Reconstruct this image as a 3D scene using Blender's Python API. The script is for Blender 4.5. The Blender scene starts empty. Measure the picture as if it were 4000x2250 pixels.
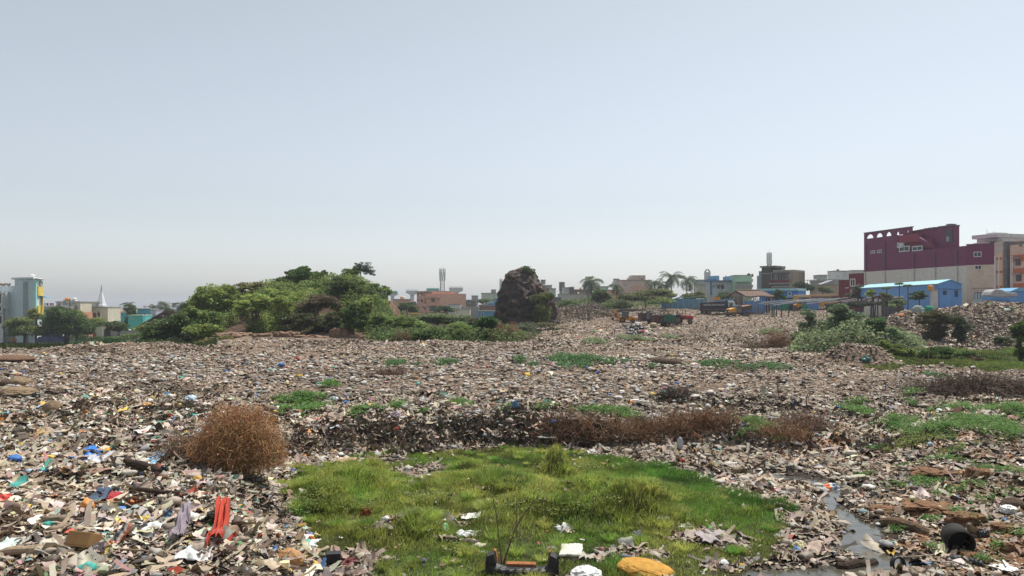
import bpy, math, random
import numpy as np
from mathutils import Vector, Matrix, noise as mnoise
R = math.radians
random.seed(7)
rng = np.random.default_rng(11)
sc = bpy.context.scene
col = sc.collection
F, HZ, CH = 2890.0, 1195.0, 5.0      # survey constants: focal length in photo pixels, horizon row, eye height in metres

# ---------------------------------------------------------------- camera, sky, sun, exposure
cam = bpy.data.objects.new('camera', bpy.data.cameras.new('camera'))
col.objects.link(cam); sc.camera = cam
cam.location = (0, 0, CH); cam.rotation_euler = (R(90), 0, 0)
cam.data.sensor_width = 36; cam.data.lens = F / 4000 * 36
cam.data.shift_y = 70 / 4000
cam.data.clip_start = 0.3; cam.data.clip_end = 9000

SUN_EL, SUN_AZ = R(66), R(42)        # azimuth from +Y towards +X
w = bpy.data.worlds.new('World'); sc.world = w; w.use_nodes = True
nt = w.node_tree; nt.nodes.clear()
sky = nt.nodes.new('ShaderNodeTexSky'); sky.sky_type = 'NISHITA'; sky.sun_disc = False
sky.sun_elevation = SUN_EL; sky.sun_rotation = SUN_AZ
sky.air_density = 1.3; sky.dust_density = 1.6; sky.ozone_density = 1.5; sky.altitude = 0
hs = nt.nodes.new('ShaderNodeHueSaturation'); hs.inputs['Saturation'].default_value = 0.36
tint = nt.nodes.new('ShaderNodeMix'); tint.data_type = 'RGBA'; tint.blend_type = 'MULTIPLY'; tint.inputs[0].default_value = 1; tint.inputs[7].default_value = (1, 1, 1, 1)
tco = nt.nodes.new('ShaderNodeTexCoord'); sxyz = nt.nodes.new('ShaderNodeSeparateXYZ'); tr_ = nt.nodes.new('ShaderNodeValToRGB'); nt.links.new(tco.outputs['Generated'], sxyz.inputs[0]); nt.links.new(sxyz.outputs[2], tr_.inputs[0])
tr_.color_ramp.elements[0].position = 0; tr_.color_ramp.elements[0].color = (1.38, 1.44, 1.54, 1); tk = tr_.color_ramp.elements.new(.14); tk.color = (1.06, 1.10, 1.16, 1); tr_.color_ramp.elements[2].position = .42; tr_.color_ramp.elements[2].color = (.955, 1.0, 1.0, 1)   # milky haze low down, clearer above
nt.links.new(tr_.outputs[0], tint.inputs[7])
bg = nt.nodes.new('ShaderNodeBackground'); bg.inputs['Strength'].default_value = 0.098
wo = nt.nodes.new('ShaderNodeOutputWorld')
nt.links.new(sky.outputs[0], hs.inputs['Color']); nt.links.new(hs.outputs[0], tint.inputs[6]); nt.links.new(tint.outputs[2], bg.inputs[0]); nt.links.new(bg.outputs[0], wo.inputs[0])
sl = bpy.data.lights.new('sun', 'SUN'); sl.energy = 4.0; sl.angle = R(2.5); sl.color = (1, 0.95, 0.87)
so = bpy.data.objects.new('sun', sl); col.objects.link(so)
sd = Vector((math.sin(SUN_AZ) * math.cos(SUN_EL), math.cos(SUN_AZ) * math.cos(SUN_EL), math.sin(SUN_EL)))
so.rotation_euler = sd.to_track_quat('Z', 'Y').to_euler()
sc.view_settings.view_transform = 'Standard'; sc.view_settings.look = 'None'
sc.view_settings.exposure = 0.33; sc.view_settings.gamma = 1
sc.cycles.max_bounces = 5; sc.cycles.transparent_max_bounces = 6; sc.cycles.volume_bounces = 0

# ---------------------------------------------------------------- small helpers
def ss(a, b, t):
    t = np.clip((np.asarray(t, float) - a) / (b - a), 0, 1); return t * t * (3 - 2 * t)
def hsh(i, j, s):
    h = np.sin(i * 127.1 + j * 311.7 + s * 74.7) * 43758.5453
    return h - np.floor(h)
def vn(x, y, s=0):
    x = np.asarray(x, float); y = np.asarray(y, float)
    i = np.floor(x); j = np.floor(y); fx = x - i; fy = y - j
    fx = fx * fx * (3 - 2 * fx); fy = fy * fy * (3 - 2 * fy)
    a = hsh(i, j, s); b = hsh(i + 1, j, s); c = hsh(i, j + 1, s); d = hsh(i + 1, j + 1, s)
    return (a * (1 - fx) + b * fx) * (1 - fy) + (c * (1 - fx) + d * fx) * fy - 0.5
def fbm(x, y, s=0, o=3):
    r = 0; a = 1.0
    for k in range(o):
        r = r + a * vn(x * 2 ** k + 13.7 * k, y * 2 ** k - 7.1 * k, s + k); a *= 0.5
    return r
def inpoly(x, y, P):
    P = np.asarray(P, float); r = np.zeros(np.shape(x), bool); j = len(P) - 1
    for i in range(len(P)):
        c = ((P[i, 1] > y) != (P[j, 1] > y)) & (x < (P[j, 0] - P[i, 0]) * (y - P[i, 1]) / (P[j, 1] - P[i, 1] + 1e-12) + P[i, 0])
        r ^= c; j = i
    return r
def flat(px, py, z=0.0):
    D = (CH - z) * F / (py - HZ); return ((px - 2000) / F * D, D)

# ---------------------------------------------------------------- terrain
STREAM = [flat(2930, 1850), flat(3060, 1862), flat(3290, 1900), flat(3230, 1950), flat(3300, 2010), flat(3390, 2070), flat(3330, 2130), flat(3480, 2190), flat(3250, 2240), flat(3000, 2260)]
STW = [.30, .42, .42, .2, .24, .42, .3, .38, .42, .5]
MOUNDS = [(1370, 1930, 1.3, .42), (1530, 1990, .6, .2), (1180, 1860, .45, .2), (1930, 1915, 1.2, .35), (2170, 1860, .45, .5), (2060, 2030, .9, .38), (2290, 2050, .7, .3), (2490, 2030, .85, .5),
          (1600, 2090, .8, .4), (1290, 1990, .8, .35), (2130, 1960, .6, .3), (1830, 1860, .6, .25), (2370, 1930, .7, .25), (2600, 1960, .7, .2), (1960, 2080, .6, .25), (1440, 1880, .6, .3), (1740, 1900, .6, .2), (2250, 1950, .5, .3), (1700, 2000, .5, .2)]
MW = [flat(a, b) + (c, d * 1.3) for a, b, c, d in MOUNDS]
HEAPS = [(12, 152, 7.5, 7, 2.6), (18.5, 150, 4.0, 6, 1.2), (3.5, 146, 6, 6, 1.0),
         (24.3, 52, 2.2, 1.6, 1.3), (20.5, 52.5, 2.2, 1.5, .5), (26.2, 45.5, 3.5, 1.0, .35), (31, 44, 2.0, 1.0, .35),
         (-2.5, 37.5, 1.5, .8, .28), (17.2, 133, 3.2, 2.5, .9), (-16, 60, 3, 2, .35), (-25, 66, 5, 1.5, .45), (-36, 64, 4, 2, .8), (-34, 70, 6, 2, .5),
         (-14.8, 27, 1.6, 1.2, .5), (-9.3, 30, 1.5, 1.0, .35), (-17, 36, 2.5, 1.6, .5)]
BP = [(-60, 26.5), (-12, 26.0), (-8.4, 25.0), (-6.8, 25.6), (-3, 26.0), (0.2, 27.4), (1.2, 26.4), (3.5, 27.2), (6.5, 27.0), (8.5, 26), (12, 25), (60, 24)]
def bank_y(x):
    return np.interp(x, [p[0] for p in BP], [p[1] for p in BP]) + 0.9 * vn(x * .8, x * 0, 5) + .45 * vn(x * 2.3, x * 0, 6)
def leftb(y):
    return -3.4 - (np.clip(y, 5, 40) - 13.7) * 0.40 + .5 * vn(y * .6, y * 0, 8)
def hill_profile(x, y):
    u = x / np.maximum(y, 1) * F + 2000
    return np.interp(u, [640, 760, 900, 1050, 1200, 1400, 1470, 1515, 1560], [0, 1.2, 3.2, 5.2, 6.1, 6.6, 5.6, 3.4, 0])
def streamd(x, y):
    d = np.full(np.shape(x), 99.0)
    for i in range(len(STREAM) - 1):
        ax, ay = STREAM[i]; bx, by = STREAM[i + 1]
        t = np.clip(((x - ax) * (bx - ax) + (y - ay) * (by - ay)) / ((bx - ax) ** 2 + (by - ay) ** 2), 0, 1)
        ww = STW[i] * (1 - t) + STW[i + 1] * t
        d = np.minimum(d, np.hypot(x - ax - t * (bx - ax), y - ay - t * (by - ay)) / ww)
    return d
def H(x, y):
    x = np.asarray(x, float); y = np.asarray(y, float)
    u = x / np.maximum(y, 1)
    by = bank_y(x)
    bh = (0.58 + .85 * vn(x * .35, x * 0, 45) + .3 * vn(x * 1.1, x * 0, 46)) * (1 - 0.55 * ss(8, 14, x))
    plat = bh * ss(-.85, .6 + .9 * ss(-2, -9, x) , (y - by) + .9 * vn(x * 1.3, y * 1.3, 21) + .4 * vn(x * 3.3, y * 3.3, 22)) + (0.9 - bh) * ss(2, 14, y - by)
    lb = leftb(y) - x
    left = 1.15 * ss(0.1, 2.3, lb + .5 * vn(x * 1.3, y * 1.3, 3)) * (1 - ss(24, 34, y) * .25)
    # notch in which the dead bush stands
    left = left * (1 - .75 * np.exp(-(((x + 7.0) / 1.4) ** 2 + ((y - 22.3) / 1.6) ** 2)))
    right = .75 * ss(8.4, 15, x - .12 * (y - 14)) * (1 - ss(26, 34, y) * .6) + .12 * ss(9.5, 13, x) * ss(-22, -13, -y)
    z = np.maximum(np.maximum(plat, left), right * 1.0)
    z = z + .0
    # far shape
    rr = ss(-.05, .10, u)
    rise = np.interp(y, [0, 75, 118, 145, 165, 190, 230, 400], [0, 0, .95, 1.1, 1.7, 3.7, 4.6, 4.6])
    z = z + rr * rise
    lf = 1 - ss(-.44, -.40, u)
    z = z - lf * 4.5 * ss(70, 96, y)
    z = z - (1 - rr) * (1 - lf) * 1.0 * ss(105, 150, y)
    z = z + hill_profile(x, y) * np.exp(-((y - 112) / 14.0) ** 4) + hill_profile(x, y) * 0.10 * np.exp(-((y - 93) / 8.0) ** 2)
    # heap on the right
    ru = ss(.485, .52, u + .012 * vn(y * .2, y * 0, 4))
    hh = ru * ss(79, 95, y + 5 * vn(x * .3, y * .1, 9)) * np.interp(u, [.5, .53, .57, .60, .64, .70, .8], [2.4, 3.0, 3.4, 3.7, 4.4, 4.2, 4.2])
    z = np.maximum(z, np.where((ru > 0) & (y > 77), .9 + hh, z))
    # grassy basin on the right is a little lower
    z = z - .35 * ss(.50, .56, u) * ss(46, 50, y) * (1 - ss(70, 78, y))
    for hx, hy, sx, sy, a in HEAPS:
        z = z + a * np.exp(-(((x - hx) / sx) ** 2 + ((y - hy) / sy) ** 2) ** 1.5)
    for mx, my, mr, a in MW:
        z = z + a * np.exp(-(((x - mx) / mr) ** 2 + ((y - my) / (mr * .8)) ** 2) ** 1.3)
    tr = ss(.02, .4, z)
    z = z + tr * (.36 * fbm(x * .35, y * .35, 31) + .20 * vn(x * 1.4, y * 1.7, 37) + .10 * vn(x * 3.6, y * 4.3, 38)) + .05 + .05 * vn(x * 1.5, y * 1.5, 40) * (1 - tr)
    sdist = streamd(x, y)
    z = z * (1 - .9 * np.exp(-(sdist / 1.5) ** 4)) - .16 * np.exp(-(sdist) ** 2) * (1 + .8 * vn(x * 3, y * 3, 77))
    return z
def Hs(x, y): return float(H(np.array([x]), np.array([y]))[0])
_D = np.concatenate([np.arange(11, 60, .05), np.arange(60, 400, .25)])
def ghit(px, py):
    """where the sight line through a photo pixel meets the terrain"""
    x = (px - 2000) / F * _D; zz = CH - (py - HZ) / F * _D
    k = np.nonzero(zz <= H(x, _D))[0]
    i = k[0] if len(k) else len(_D) - 1
    return (float(x[i]), float(_D[i]), Hs(float(x[i]), float(_D[i])))
GRASS = [flat(a, b) for a, b in [(1040, 1945), (1120, 1870), (1170, 1815), (1230, 1840), (1330, 1800), (1500, 1778), (1700, 1775), (1900, 1758), (2150, 1752), (2400, 1800), (2700, 1872), (2930, 1945), (3070, 2000), (3110, 2080), (3090, 2150), (2990, 2200), (2960, 2290), (1430, 2300), (1400, 2220), (1270, 2150), (1215, 2080), (1165, 2030), (1120, 2000)]]
HOLES = [((1480, 1805), .9, .5), ((1640, 1850), .9, .5), ((1700, 1845), .5, .4), ((2760, 2110), .8, .45), ((2420, 2180), 1.1, .35), ((1400, 2190), .6, .22), ((1530, 1790), .5, .3), ((1800, 2060), .3, .15), ((2300, 1775), .4, .2), ((2860, 2215), .5, .3), ((1480, 2090), .5, .3), ((1750, 2140), .4, .2)]
def in_grass(x, y):
    xx = x + .7 * vn(x * 1.3, y * 1.3, 51) + .4 * vn(x * 4, y * 4, 53); yy = y + .7 * vn(x * 1.3, y * 1.3, 52) + .4 * vn(x * 4, y * 4, 54)
    g = inpoly(xx, yy, GRASS)
    for (a, b), rx, ry in HOLES:
        hx, hy = flat(a, b)
        g &= ~(((xx - hx) / rx) ** 2 + ((yy - hy) / ry) ** 2 < 1)
    return g
def basin(x, y):
    u = x / y + .06 * vn(x * .4, y * .4, 61) + .03 * vn(x * 1.1, y * 1.1, 65)
    near_heap = (((x - 24.6) / 3.0) ** 2 + ((y - 52) / 2.6) ** 2 < 1 + vn(x, y, 68)) | (((x - 20.5) / 3.0) ** 2 + ((y - 52) / 2.6) ** 2 < 1)
    return ~near_heap & (u > .49) & (y > 46 + 3 * vn(x * .3, y * .3, 62)) & (y < 73 + 6 * vn(x * .2, y * .2, 63))
def marsh_left(x, y):
    return (x / y < -.40) & (y > 71 + 3 * vn(x * .3, x * 0, 64))

# ---------------------------------------------------------------- materials
MATS = {}
def mat(name, c, rough=.7, var=.25, scale=3.0, spec=.3, metal=0., bump=0., stain=None, attr=None, trans=0., alpha=1.):
    if name in MATS: return MATS[name]
    m = bpy.data.materials.new(name); m.use_nodes = True; n = m.node_tree; b = n.nodes['Principled BSDF']
    b.inputs['Roughness'].default_value = rough; b.inputs['Metallic'].default_value = metal
    b.inputs['Specular IOR Level'].default_value = spec
    if trans: b.inputs['Transmission Weight'].default_value = trans
    tc = n.nodes.new('ShaderNodeTexCoord')
    nz = n.nodes.new('ShaderNodeTexNoise'); nz.inputs['Scale'].default_value = scale; nz.inputs['Detail'].default_value = 6; nz.inputs['Roughness'].default_value = .65
    n.links.new(tc.outputs['Object'], nz.inputs['Vector'])
    mr = n.nodes.new('ShaderNodeMapRange'); mr.inputs[1].default_value = .3; mr.inputs[2].default_value = .7
    mr.inputs[3].default_value = 1 - var; mr.inputs[4].default_value = 1 + var
    n.links.new(nz.outputs['Fac'], mr.inputs[0])
    mx = n.nodes.new('ShaderNodeVectorMath'); mx.operation = 'SCALE'
    if attr:
        at = n.nodes.new('ShaderNodeAttribute'); at.attribute_name = attr; n.links.new(at.outputs['Color'], mx.inputs[0])
    else:
        mx.inputs[0].default_value = c[:3]
    n.links.new(mr.outputs[0], mx.inputs['Scale']); out = mx.outputs[0]
    if stain:
        n2 = n.nodes.new('ShaderNodeTexNoise'); n2.inputs['Scale'].default_value = stain[1]; n2.inputs['Detail'].default_value = 8; n2.inputs['Roughness'].default_value = .7
        mp = n.nodes.new('ShaderNodeMapping'); mp.inputs['Scale'].default_value = (1, 1, stain[3] if len(stain) > 3 else .35)
        n.links.new(tc.outputs['Object'], mp.inputs[0]); n.links.new(mp.outputs[0], n2.inputs['Vector'])
        r2 = n.nodes.new('ShaderNodeMapRange'); r2.inputs[1].default_value = stain[2]; r2.inputs[2].default_value = stain[2] + .14
        n.links.new(n2.outputs['Fac'], r2.inputs[0])
        mm = n.nodes.new('ShaderNodeMix'); mm.data_type = 'RGBA'; mm.inputs[7].default_value = tuple(stain[0]) + (1,)
        n.links.new(r2.outputs[0], mm.inputs[0]); n.links.new(out, mm.inputs[6]); out = mm.outputs[2]
    n.links.new(out, b.inputs['Base Color'])
    if bump:
        bp = n.nodes.new('ShaderNodeBump'); bp.inputs['Strength'].default_value = bump; bp.inputs['Distance'].default_value = .15
        n.links.new(nz.outputs['Fac'], bp.inputs['Height']); n.links.new(bp.outputs[0], b.inputs['Normal'])
    MATS[name] = m; return m
def wallm(name, c, st=.62, sc_=.6, dark=None):
    d = dark or tuple(v * .45 for v in c)
    return mat(name, c, .85, .12, 1.2, .2, stain=(d, sc_, st))
def leafm(name='foliage'):
    if name in MATS: return MATS[name]
    m = bpy.data.materials.new(name); m.use_nodes = True; n = m.node_tree; b = n.nodes['Principled BSDF']
    at = n.nodes.new('ShaderNodeAttribute'); at.attribute_name = 'Col'
    b.inputs['Roughness'].default_value = .55; b.inputs['Specular IOR Level'].default_value = .35
    n.links.new(at.outputs['Color'], b.inputs['Base Color'])
    tr = n.nodes.new('ShaderNodeBsdfTranslucent'); n.links.new(at.outputs['Color'], tr.inputs[0])
    mx = n.nodes.new('ShaderNodeMixShader'); mx.inputs[0].default_value = .5
    n.links.new(b.outputs[0], mx.inputs[1]); n.links.new(tr.outputs[0], mx.inputs[2]); n.links.new(mx.outputs[0], n.nodes['Material Output'].inputs[0])
    MATS[name] = m; return m
def litterm():
    if 'litter' in MATS: return MATS['litter']
    m = mat('litter', (1, 1, 1), .6, .18, 9, .35, attr='Col'); return m

# ---------------------------------------------------------------- mesh and object helpers
def link(o, parent=None):
    col.objects.link(o)
    if parent is not None: o.parent = parent
    return o
def tag(o, label=None, cat=None, group=None, kind=None):
    if label: o['label'] = label
    if cat: o['category'] = cat
    if group: o['group'] = group
    if kind: o['kind'] = kind
    return o
def thing(name, label, cat, loc=(0, 0, 0), rz=0., group=None):
    o = bpy.data.objects.new(name, None); o.empty_display_size = .2
    o.location = loc; o.rotation_euler = (0, 0, rz); link(o); return tag(o, label, cat, group)
def npmesh(name, V, Fc, m, parent=None, C=None, smooth=False):
    """V (n,3); Fc a list of int arrays, one per face size; C per-vertex rgb"""
    V = np.asarray(V, np.float32)
    if not isinstance(Fc, (list, tuple)): Fc = [Fc]
    Fc = [np.asarray(f, np.int32) for f in Fc if len(f)]
    me = bpy.data.meshes.new(name); me.vertices.add(len(V)); me.vertices.foreach_set('co', V.ravel())
    li = np.concatenate([f.ravel() for f in Fc]); tot = np.concatenate([np.full(len(f), f.shape[1], np.int32) for f in Fc])
    st = np.concatenate([[0], np.cumsum(tot)[:-1]]).astype(np.int32)
    me.loops.add(len(li)); me.loops.foreach_set('vertex_index', li)
    me.polygons.add(len(tot)); me.polygons.foreach_set('loop_start', st); me.polygons.foreach_set('loop_total', tot)
    if smooth: me.polygons.foreach_set('use_smooth', np.ones(len(tot), bool))
    me.update(calc_edges=True); me.validate()
    if C is not None:
        a = me.color_attributes.new('Col', 'FLOAT_COLOR', 'POINT')
        cc = np.ones((len(V), 4), np.float32); cc[:, :3] = C; a.data.foreach_set('color', cc.ravel())
    if m is not None: me.materials.append(m)
    return link(bpy.data.objects.new(name, me), parent)
class MB:
    def __init__(s): s.v = []; s.f = []
    def add(s, vs, fs):
        n = len(s.v); s.v += [tuple(p) for p in vs]; s.f += [tuple(i + n for i in f) for f in fs]; return s
    def box(s, x0, x1, y0, y1, z0, z1, mx=None):
        vs = [(x, y, z) for z in (z0, z1) for y in (y0, y1) for x in (x0, x1)]
        if mx is not None: vs = [mx @ Vector(p) for p in vs]
        return s.add(vs, [(0, 2, 3, 1), (4, 5, 7, 6), (0, 1, 5, 4), (2, 6, 7, 3), (0, 4, 6, 2), (1, 3, 7, 5)])
    def prism(s, prof, y0, y1, axis='y'):
        n = len(prof)
        if axis == 'y': vs = [(a, y0, b) for a, b in prof] + [(a, y1, b) for a, b in prof]
        elif axis == 'x': vs = [(y0, a, b) for a, b in prof] + [(y1, a, b) for a, b in prof]
        else: vs = [(a, b, y0) for a, b in prof] + [(a, b, y1) for a, b in prof]
        return s.add(vs, [tuple(range(n)), tuple(range(2 * n - 1, n - 1, -1))] + [(i, (i + 1) % n + 0, (i + 1) % n + n, i + n)[::-1] for i in range(n)])
    def tube(s, pts, rad, n=8, caps=True):
        pts = [Vector(p) for p in pts]
        rad = [float(r) for r in rad] if hasattr(rad, "__len__") else [float(rad)] * len(pts)
        vs = []
        for i, p in enumerate(pts):
            d = (pts[min(i + 1, len(pts) - 1)] - pts[max(i - 1, 0)]).normalized()
            a = d.cross(Vector((0, 0, 1)) if abs(d.z) < .9 else Vector((1, 0, 0))).normalized(); b = d.cross(a)
            for k in range(n):
                t = 2 * math.pi * k / n; vs.append(p + rad[i] * (math.cos(t) * a + math.sin(t) * b))
        fs = [(i * n + k, i * n + (k + 1) % n, (i + 1) * n + (k + 1) % n, (i + 1) * n + k) for i in range(len(pts) - 1) for k in range(n)]
        if caps: fs += [tuple(range(n))[::-1], tuple(range((len(pts) - 1) * n, len(pts) * n))]
        return s.add(vs, fs)
    def build(s, name, m, parent=None, smooth=False, bevel=0.):
        me = bpy.data.meshes.new(name); me.from_pydata([tuple(p) for p in s.v], [], s.f); me.update()
        if smooth: me.polygons.foreach_set('use_smooth', [True] * len(me.polygons))
        me.materials.append(m); o = link(bpy.data.objects.new(name, me), parent)
        if bevel:
            b = o.modifiers.new('bevel', 'BEVEL'); b.width = bevel; b.segments = 2; b.limit_method = 'ANGLE'
        return o
def copy_tree(o, parent=None):
    c = o.copy(); col.objects.link(c)
    if parent is not None: c.parent = parent
    for ch in list(o.children): copy_tree(ch, c)
    return c

# ---------------------------------------------------------------- ground sheet
def ground():
    ys = [5.0]
    while ys[-1] < 240: ys.append(ys[-1] * (1.0046 if ys[-1] > 60 else (1.0042 if ys[-1] < 29 else 1.0055)))
    while ys[-1] < 6000: ys.append(ys[-1] * 1.09)
    ys = np.array(ys); us = np.linspace(-1.35, 1.35, 740)
    U, Y = np.meshgrid(us, ys); X = U * Y
    Z = H(X, Y)
    Z = np.where(Y > 400, Z * 1.0, Z)
    V = np.stack([X, Y, Z], -1).reshape(-1, 3); nr, nc = X.shape
    i = (np.arange(nr - 1)[:, None] * nc + np.arange(nc - 1)[None]).ravel()
    Q = np.stack([i, i + 1, i + nc + 1, i + nc], 1)
    x, y, z = V.T
    C = np.empty((len(V), 3)); C[:] = (.125, .10, .078)
    n1 = fbm(x * .25, y * .25, 91)[:, None]
    C = C * (1 + .7 * n1)
    C[y > 35] = (.19, .14, .105) * (1 + .6 * n1[y > 35])
    g = in_grass(x, y); C[g] = (.05, .06, .022)
    b = basin(x, y); C[b] = (.06, .085, .025)
    ml = marsh_left(x, y); C[ml] = (.07, .085, .035)
    hb = (hill_profile(x, y) > .3) & (y > 90) & (y < 140); C[hb] = (.105, .07, .05) * (1 + .6 * n1[hb])
    u = x / y
    cen = (y > 84) & (u > -.2) & (u < .03); C[cen] = (.06, .07, .035)
    rd = (x > 7.5 + .12 * (y - 14)) & (y < 30); rc = ss(-.1, .3, fbm(x * .9, y * .9, 17))[:, None]
    C[rd] = (np.array([.15, .105, .07]) * (1 - rc) + np.array([.24, .125, .065]) * rc)[rd]
    wet = streamd(x, y) < 2.2; C[wet] = (.055, .045, .035)
    C[y > 185] = (.12, .12, .08)
    m = mat('ground', (1, 1, 1), .9, .35, 5, .15, attr='Col', bump=.7)
    n = m.node_tree; b_ = n.nodes['Principled BSDF']
    vo = n.nodes.new('ShaderNodeTexVoronoi'); vo.inputs['Scale'].default_value = 7; tc = n.nodes.new('ShaderNodeTexCoord'); n.links.new(tc.outputs['Object'], vo.inputs['Vector'])
    cr = n.nodes.new('ShaderNodeValToRGB'); sp = n.nodes.new('ShaderNodeSeparateColor'); n.links.new(vo.outputs['Color'], sp.inputs[0]); n.links.new(sp.outputs[0], cr.inputs[0])
    e = cr.color_ramp.elements; e[0].position = 0; e[0].color = (.35, .35, .35, 1); e[1].position = 1; e[1].color = (1.9, 1.85, 1.8, 1)
    k = cr.color_ramp.elements.new(.45); k.color = (.8, .8, .8, 1); k = cr.color_ramp.elements.new(.8); k.color = (1.15, 1.1, 1.05, 1)
    mm = n.nodes.new('ShaderNodeMix'); mm.data_type = 'RGBA'; mm.blend_type = 'MULTIPLY'; mm.inputs[0].default_value = .8
    src = b_.inputs['Base Color'].links[0].from_socket; n.links.new(src, mm.inputs[6]); n.links.new(cr.outputs[0], mm.inputs[7]); n.links.new(mm.outputs[2], b_.inputs['Base Color'])
    o = npmesh('ground', V, Q, m, C=np.clip(C, .01, .9), smooth=True); tag(o, kind='structure')
ground()
def water():
    x0, y0, x1, y1 = 1.5, 9.5, 13.5, 24.5
    V = [(x0, y0, -.035), (x1, y0, -.035), (x1, y1, -.035), (x0, y1, -.035)]
    m = mat('puddle_water', (.07, .065, .05), .10, .5, 3, .5, bump=.05, stain=((.16, .15, .10), 2.5, .58, 1))
    o = npmesh('water', V, [np.array([[0, 1, 2, 3]])], m); tag(o, kind='structure')
water()

# ---------------------------------------------------------------- litter (nobody could count it)
PAL = np.array([(.50, .46, .40), (.66, .64, .60), (.36, .30, .24), (.22, .16, .11), (.12, .09, .07), (.035, .035, .04), (.30, .29, .28), (.44, .36, .29),
                (.05, .16, .45), (.45, .06, .04), (.62, .42, .06), (.06, .33, .28), (.60, .24, .06), (.50, .25, .28), (.10, .30, .10), (.30, .42, .50)])
PW = np.array([16, 7, 19, 14, 9, 5, 9, 18, .7, .8, .9, .8, .8, .8, .35, 1.3])
def litter(name, x, y, size, res, label, pw=None, tilt=.3, crump=.2, dz=0., mul=1., aspect=(1, 2.6), hang=None, zz=None, dustm=.6):
    n = len(x); rx, ry = res
    gu, gv = np.meshgrid(np.linspace(-.5, .5, rx), np.linspace(-.5, .5, ry)); g = np.stack([gu.ravel(), gv.ravel()], 1); k = len(g)
    s = size; asp = rng.uniform(aspect[0], aspect[1], n)
    P = np.empty((n, k, 3)); P[:, :, 0] = g[None, :, 0] * (s * np.sqrt(asp))[:, None]; P[:, :, 1] = g[None, :, 1] * (s / np.sqrt(asp))[:, None]
    P[:, :, :2] += rng.normal(0, .17, (n, k, 2)) * s[:, None, None] / max(rx, 2) * 2
    P[:, :, 2] = rng.normal(0, crump, (n, k)) * s[:, None] * .5 + (rng.normal(0, .55, n) * s)[:, None] * (g[None, :, 0] ** 2)
    if rx > 4 and ry > 2:   # folded film and cloth: waves across the sheet, pinched ends
        ph = rng.uniform(0, 6.28, (n, 1)); fr = rng.uniform(4, 11, (n, 1)); dirn = rng.normal(0, 1, (n, 2))
        P[:, :, 2] += np.sin(ph + fr * (g[None, :, 0] * dirn[:, :1] + g[None, :, 1] * dirn[:, 1:])) * (s * rng.uniform(.06, .2, n))[:, None]
        P[:, :, 1] *= 1 - .75 * np.abs(2 * g[None, :, 0]) ** rng.uniform(1, 3, (n, 1)) * rng.uniform(0, 1, (n, 1))
    ax = rng.normal(0, tilt, n); ay = rng.normal(0, tilt, n); az = rng.uniform(0, 6.283, n)
    if hang is not None: ax = ax + hang
    c, s_ = np.cos(ax)[:, None], np.sin(ax)[:, None]; y1 = P[:, :, 1] * c - P[:, :, 2] * s_; z1 = P[:, :, 1] * s_ + P[:, :, 2] * c
    c, s_ = np.cos(ay)[:, None], np.sin(ay)[:, None]; x2 = P[:, :, 0] * c + z1 * s_; z2 = -P[:, :, 0] * s_ + z1 * c
    c, s_ = np.cos(az)[:, None], np.sin(az)[:, None]
    X = x2 * c - y1 * s_ + x[:, None]; Y = x2 * s_ + y1 * c + y[:, None]
    zb = H(x, y) if zz is None else zz
    Z = z2 + (zb + dz + s * .12)[:, None]
    V = np.stack([X, Y, Z], -1).reshape(-1, 3)
    q = np.array([[j * rx + i, j * rx + i + 1, (j + 1) * rx + i + 1, (j + 1) * rx + i] for j in range(ry - 1) for i in range(rx - 1)])
    Q = (np.arange(n)[:, None, None] * k + q[None]).reshape(-1, 4)
    w_ = (PW if pw is None else pw); ci = rng.choice(len(PAL), n, p=w_ / w_.sum())
    C = PAL[ci] * rng.uniform(.6, 1.2, (n, 1)) * mul
    tone = 1 + .55 * fbm(x * .13, y * .22, 301, 3) + .35 * vn(x * .9, y * 1.4, 305)
    C = C * tone[:, None] * np.array([1.05, 1., .90])
    dust = rng.uniform(0, dustm, (n, 1)); C = C * (1 - dust) + np.array([.29, .225, .175]) * dust * tone[:, None]
    C = np.clip(C * (1 + rng.normal(0, .06, (n, 3))), .01, .85)
    o = npmesh(name, V, Q, litterm(), C=np.repeat(C, k, 0), smooth=(rx > 4)); tag(o, label, kind='stuff'); return o
def wedge(n, d0, d1, umax=.80):
    if d0 < 20: n, umax = int(n * 1.2), .96
    y = np.sqrt(rng.uniform(d0 * d0, d1 * d1, n)); x = rng.uniform(-umax, umax, n) * y; return x, y
def farpw(): 
    w_ = PW.copy(); w_[8:] *= .45; w_[[3, 4, 7]] *= 1.3; return w_
# near ground, 11 to 34 m
x, y = wedge(420000, 8.6, 34)
g = in_grass(x, y); sdm = streamd(x, y)
red = (x > 7.5 + .12 * (y - 14)) & (y < 27)
keep = ~g & ((sdm > 1.0) | (rng.uniform(0, 1, len(x)) < .15))
dens = np.where(red, .33, 1.0) * np.where(sdm < 2.2, .75, 1.) * np.clip(.95 + 1.5 * fbm(x * .5, y * .5, 71), .12, 1)
keep &= rng.uniform(0, 1, len(x)) < dens
lefty = x < leftb(y) + .4
x, y = x[keep], y[keep]
sz = np.clip(rng.lognormal(-2.95, .68, len(x)), .025, .38)
sh = (x < leftb(y) + .3)
big = sz > .095
nearpw = PW.copy(); nearpw[1] *= 1.9; nearpw[0] *= 1.4; nearpw[8:] *= 1.7
m1 = sh & (y < 27)
litter('litter', x[m1 & big], y[m1 & big], sz[m1 & big] * 1.0, (6, 4), 'crumpled multicoloured plastic, paper and rag litter in the foreground left', aspect=(1.1, 3), crump=.1, dustm=.2, pw=nearpw, mul=1.1)
litter('litter', x[m1 & ~big], y[m1 & ~big], sz[m1 & ~big] * 1.0, (3, 2), 'small scraps between the crumpled litter in the foreground left', aspect=(1, 2.4), dustm=.35, pw=nearpw)
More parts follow.
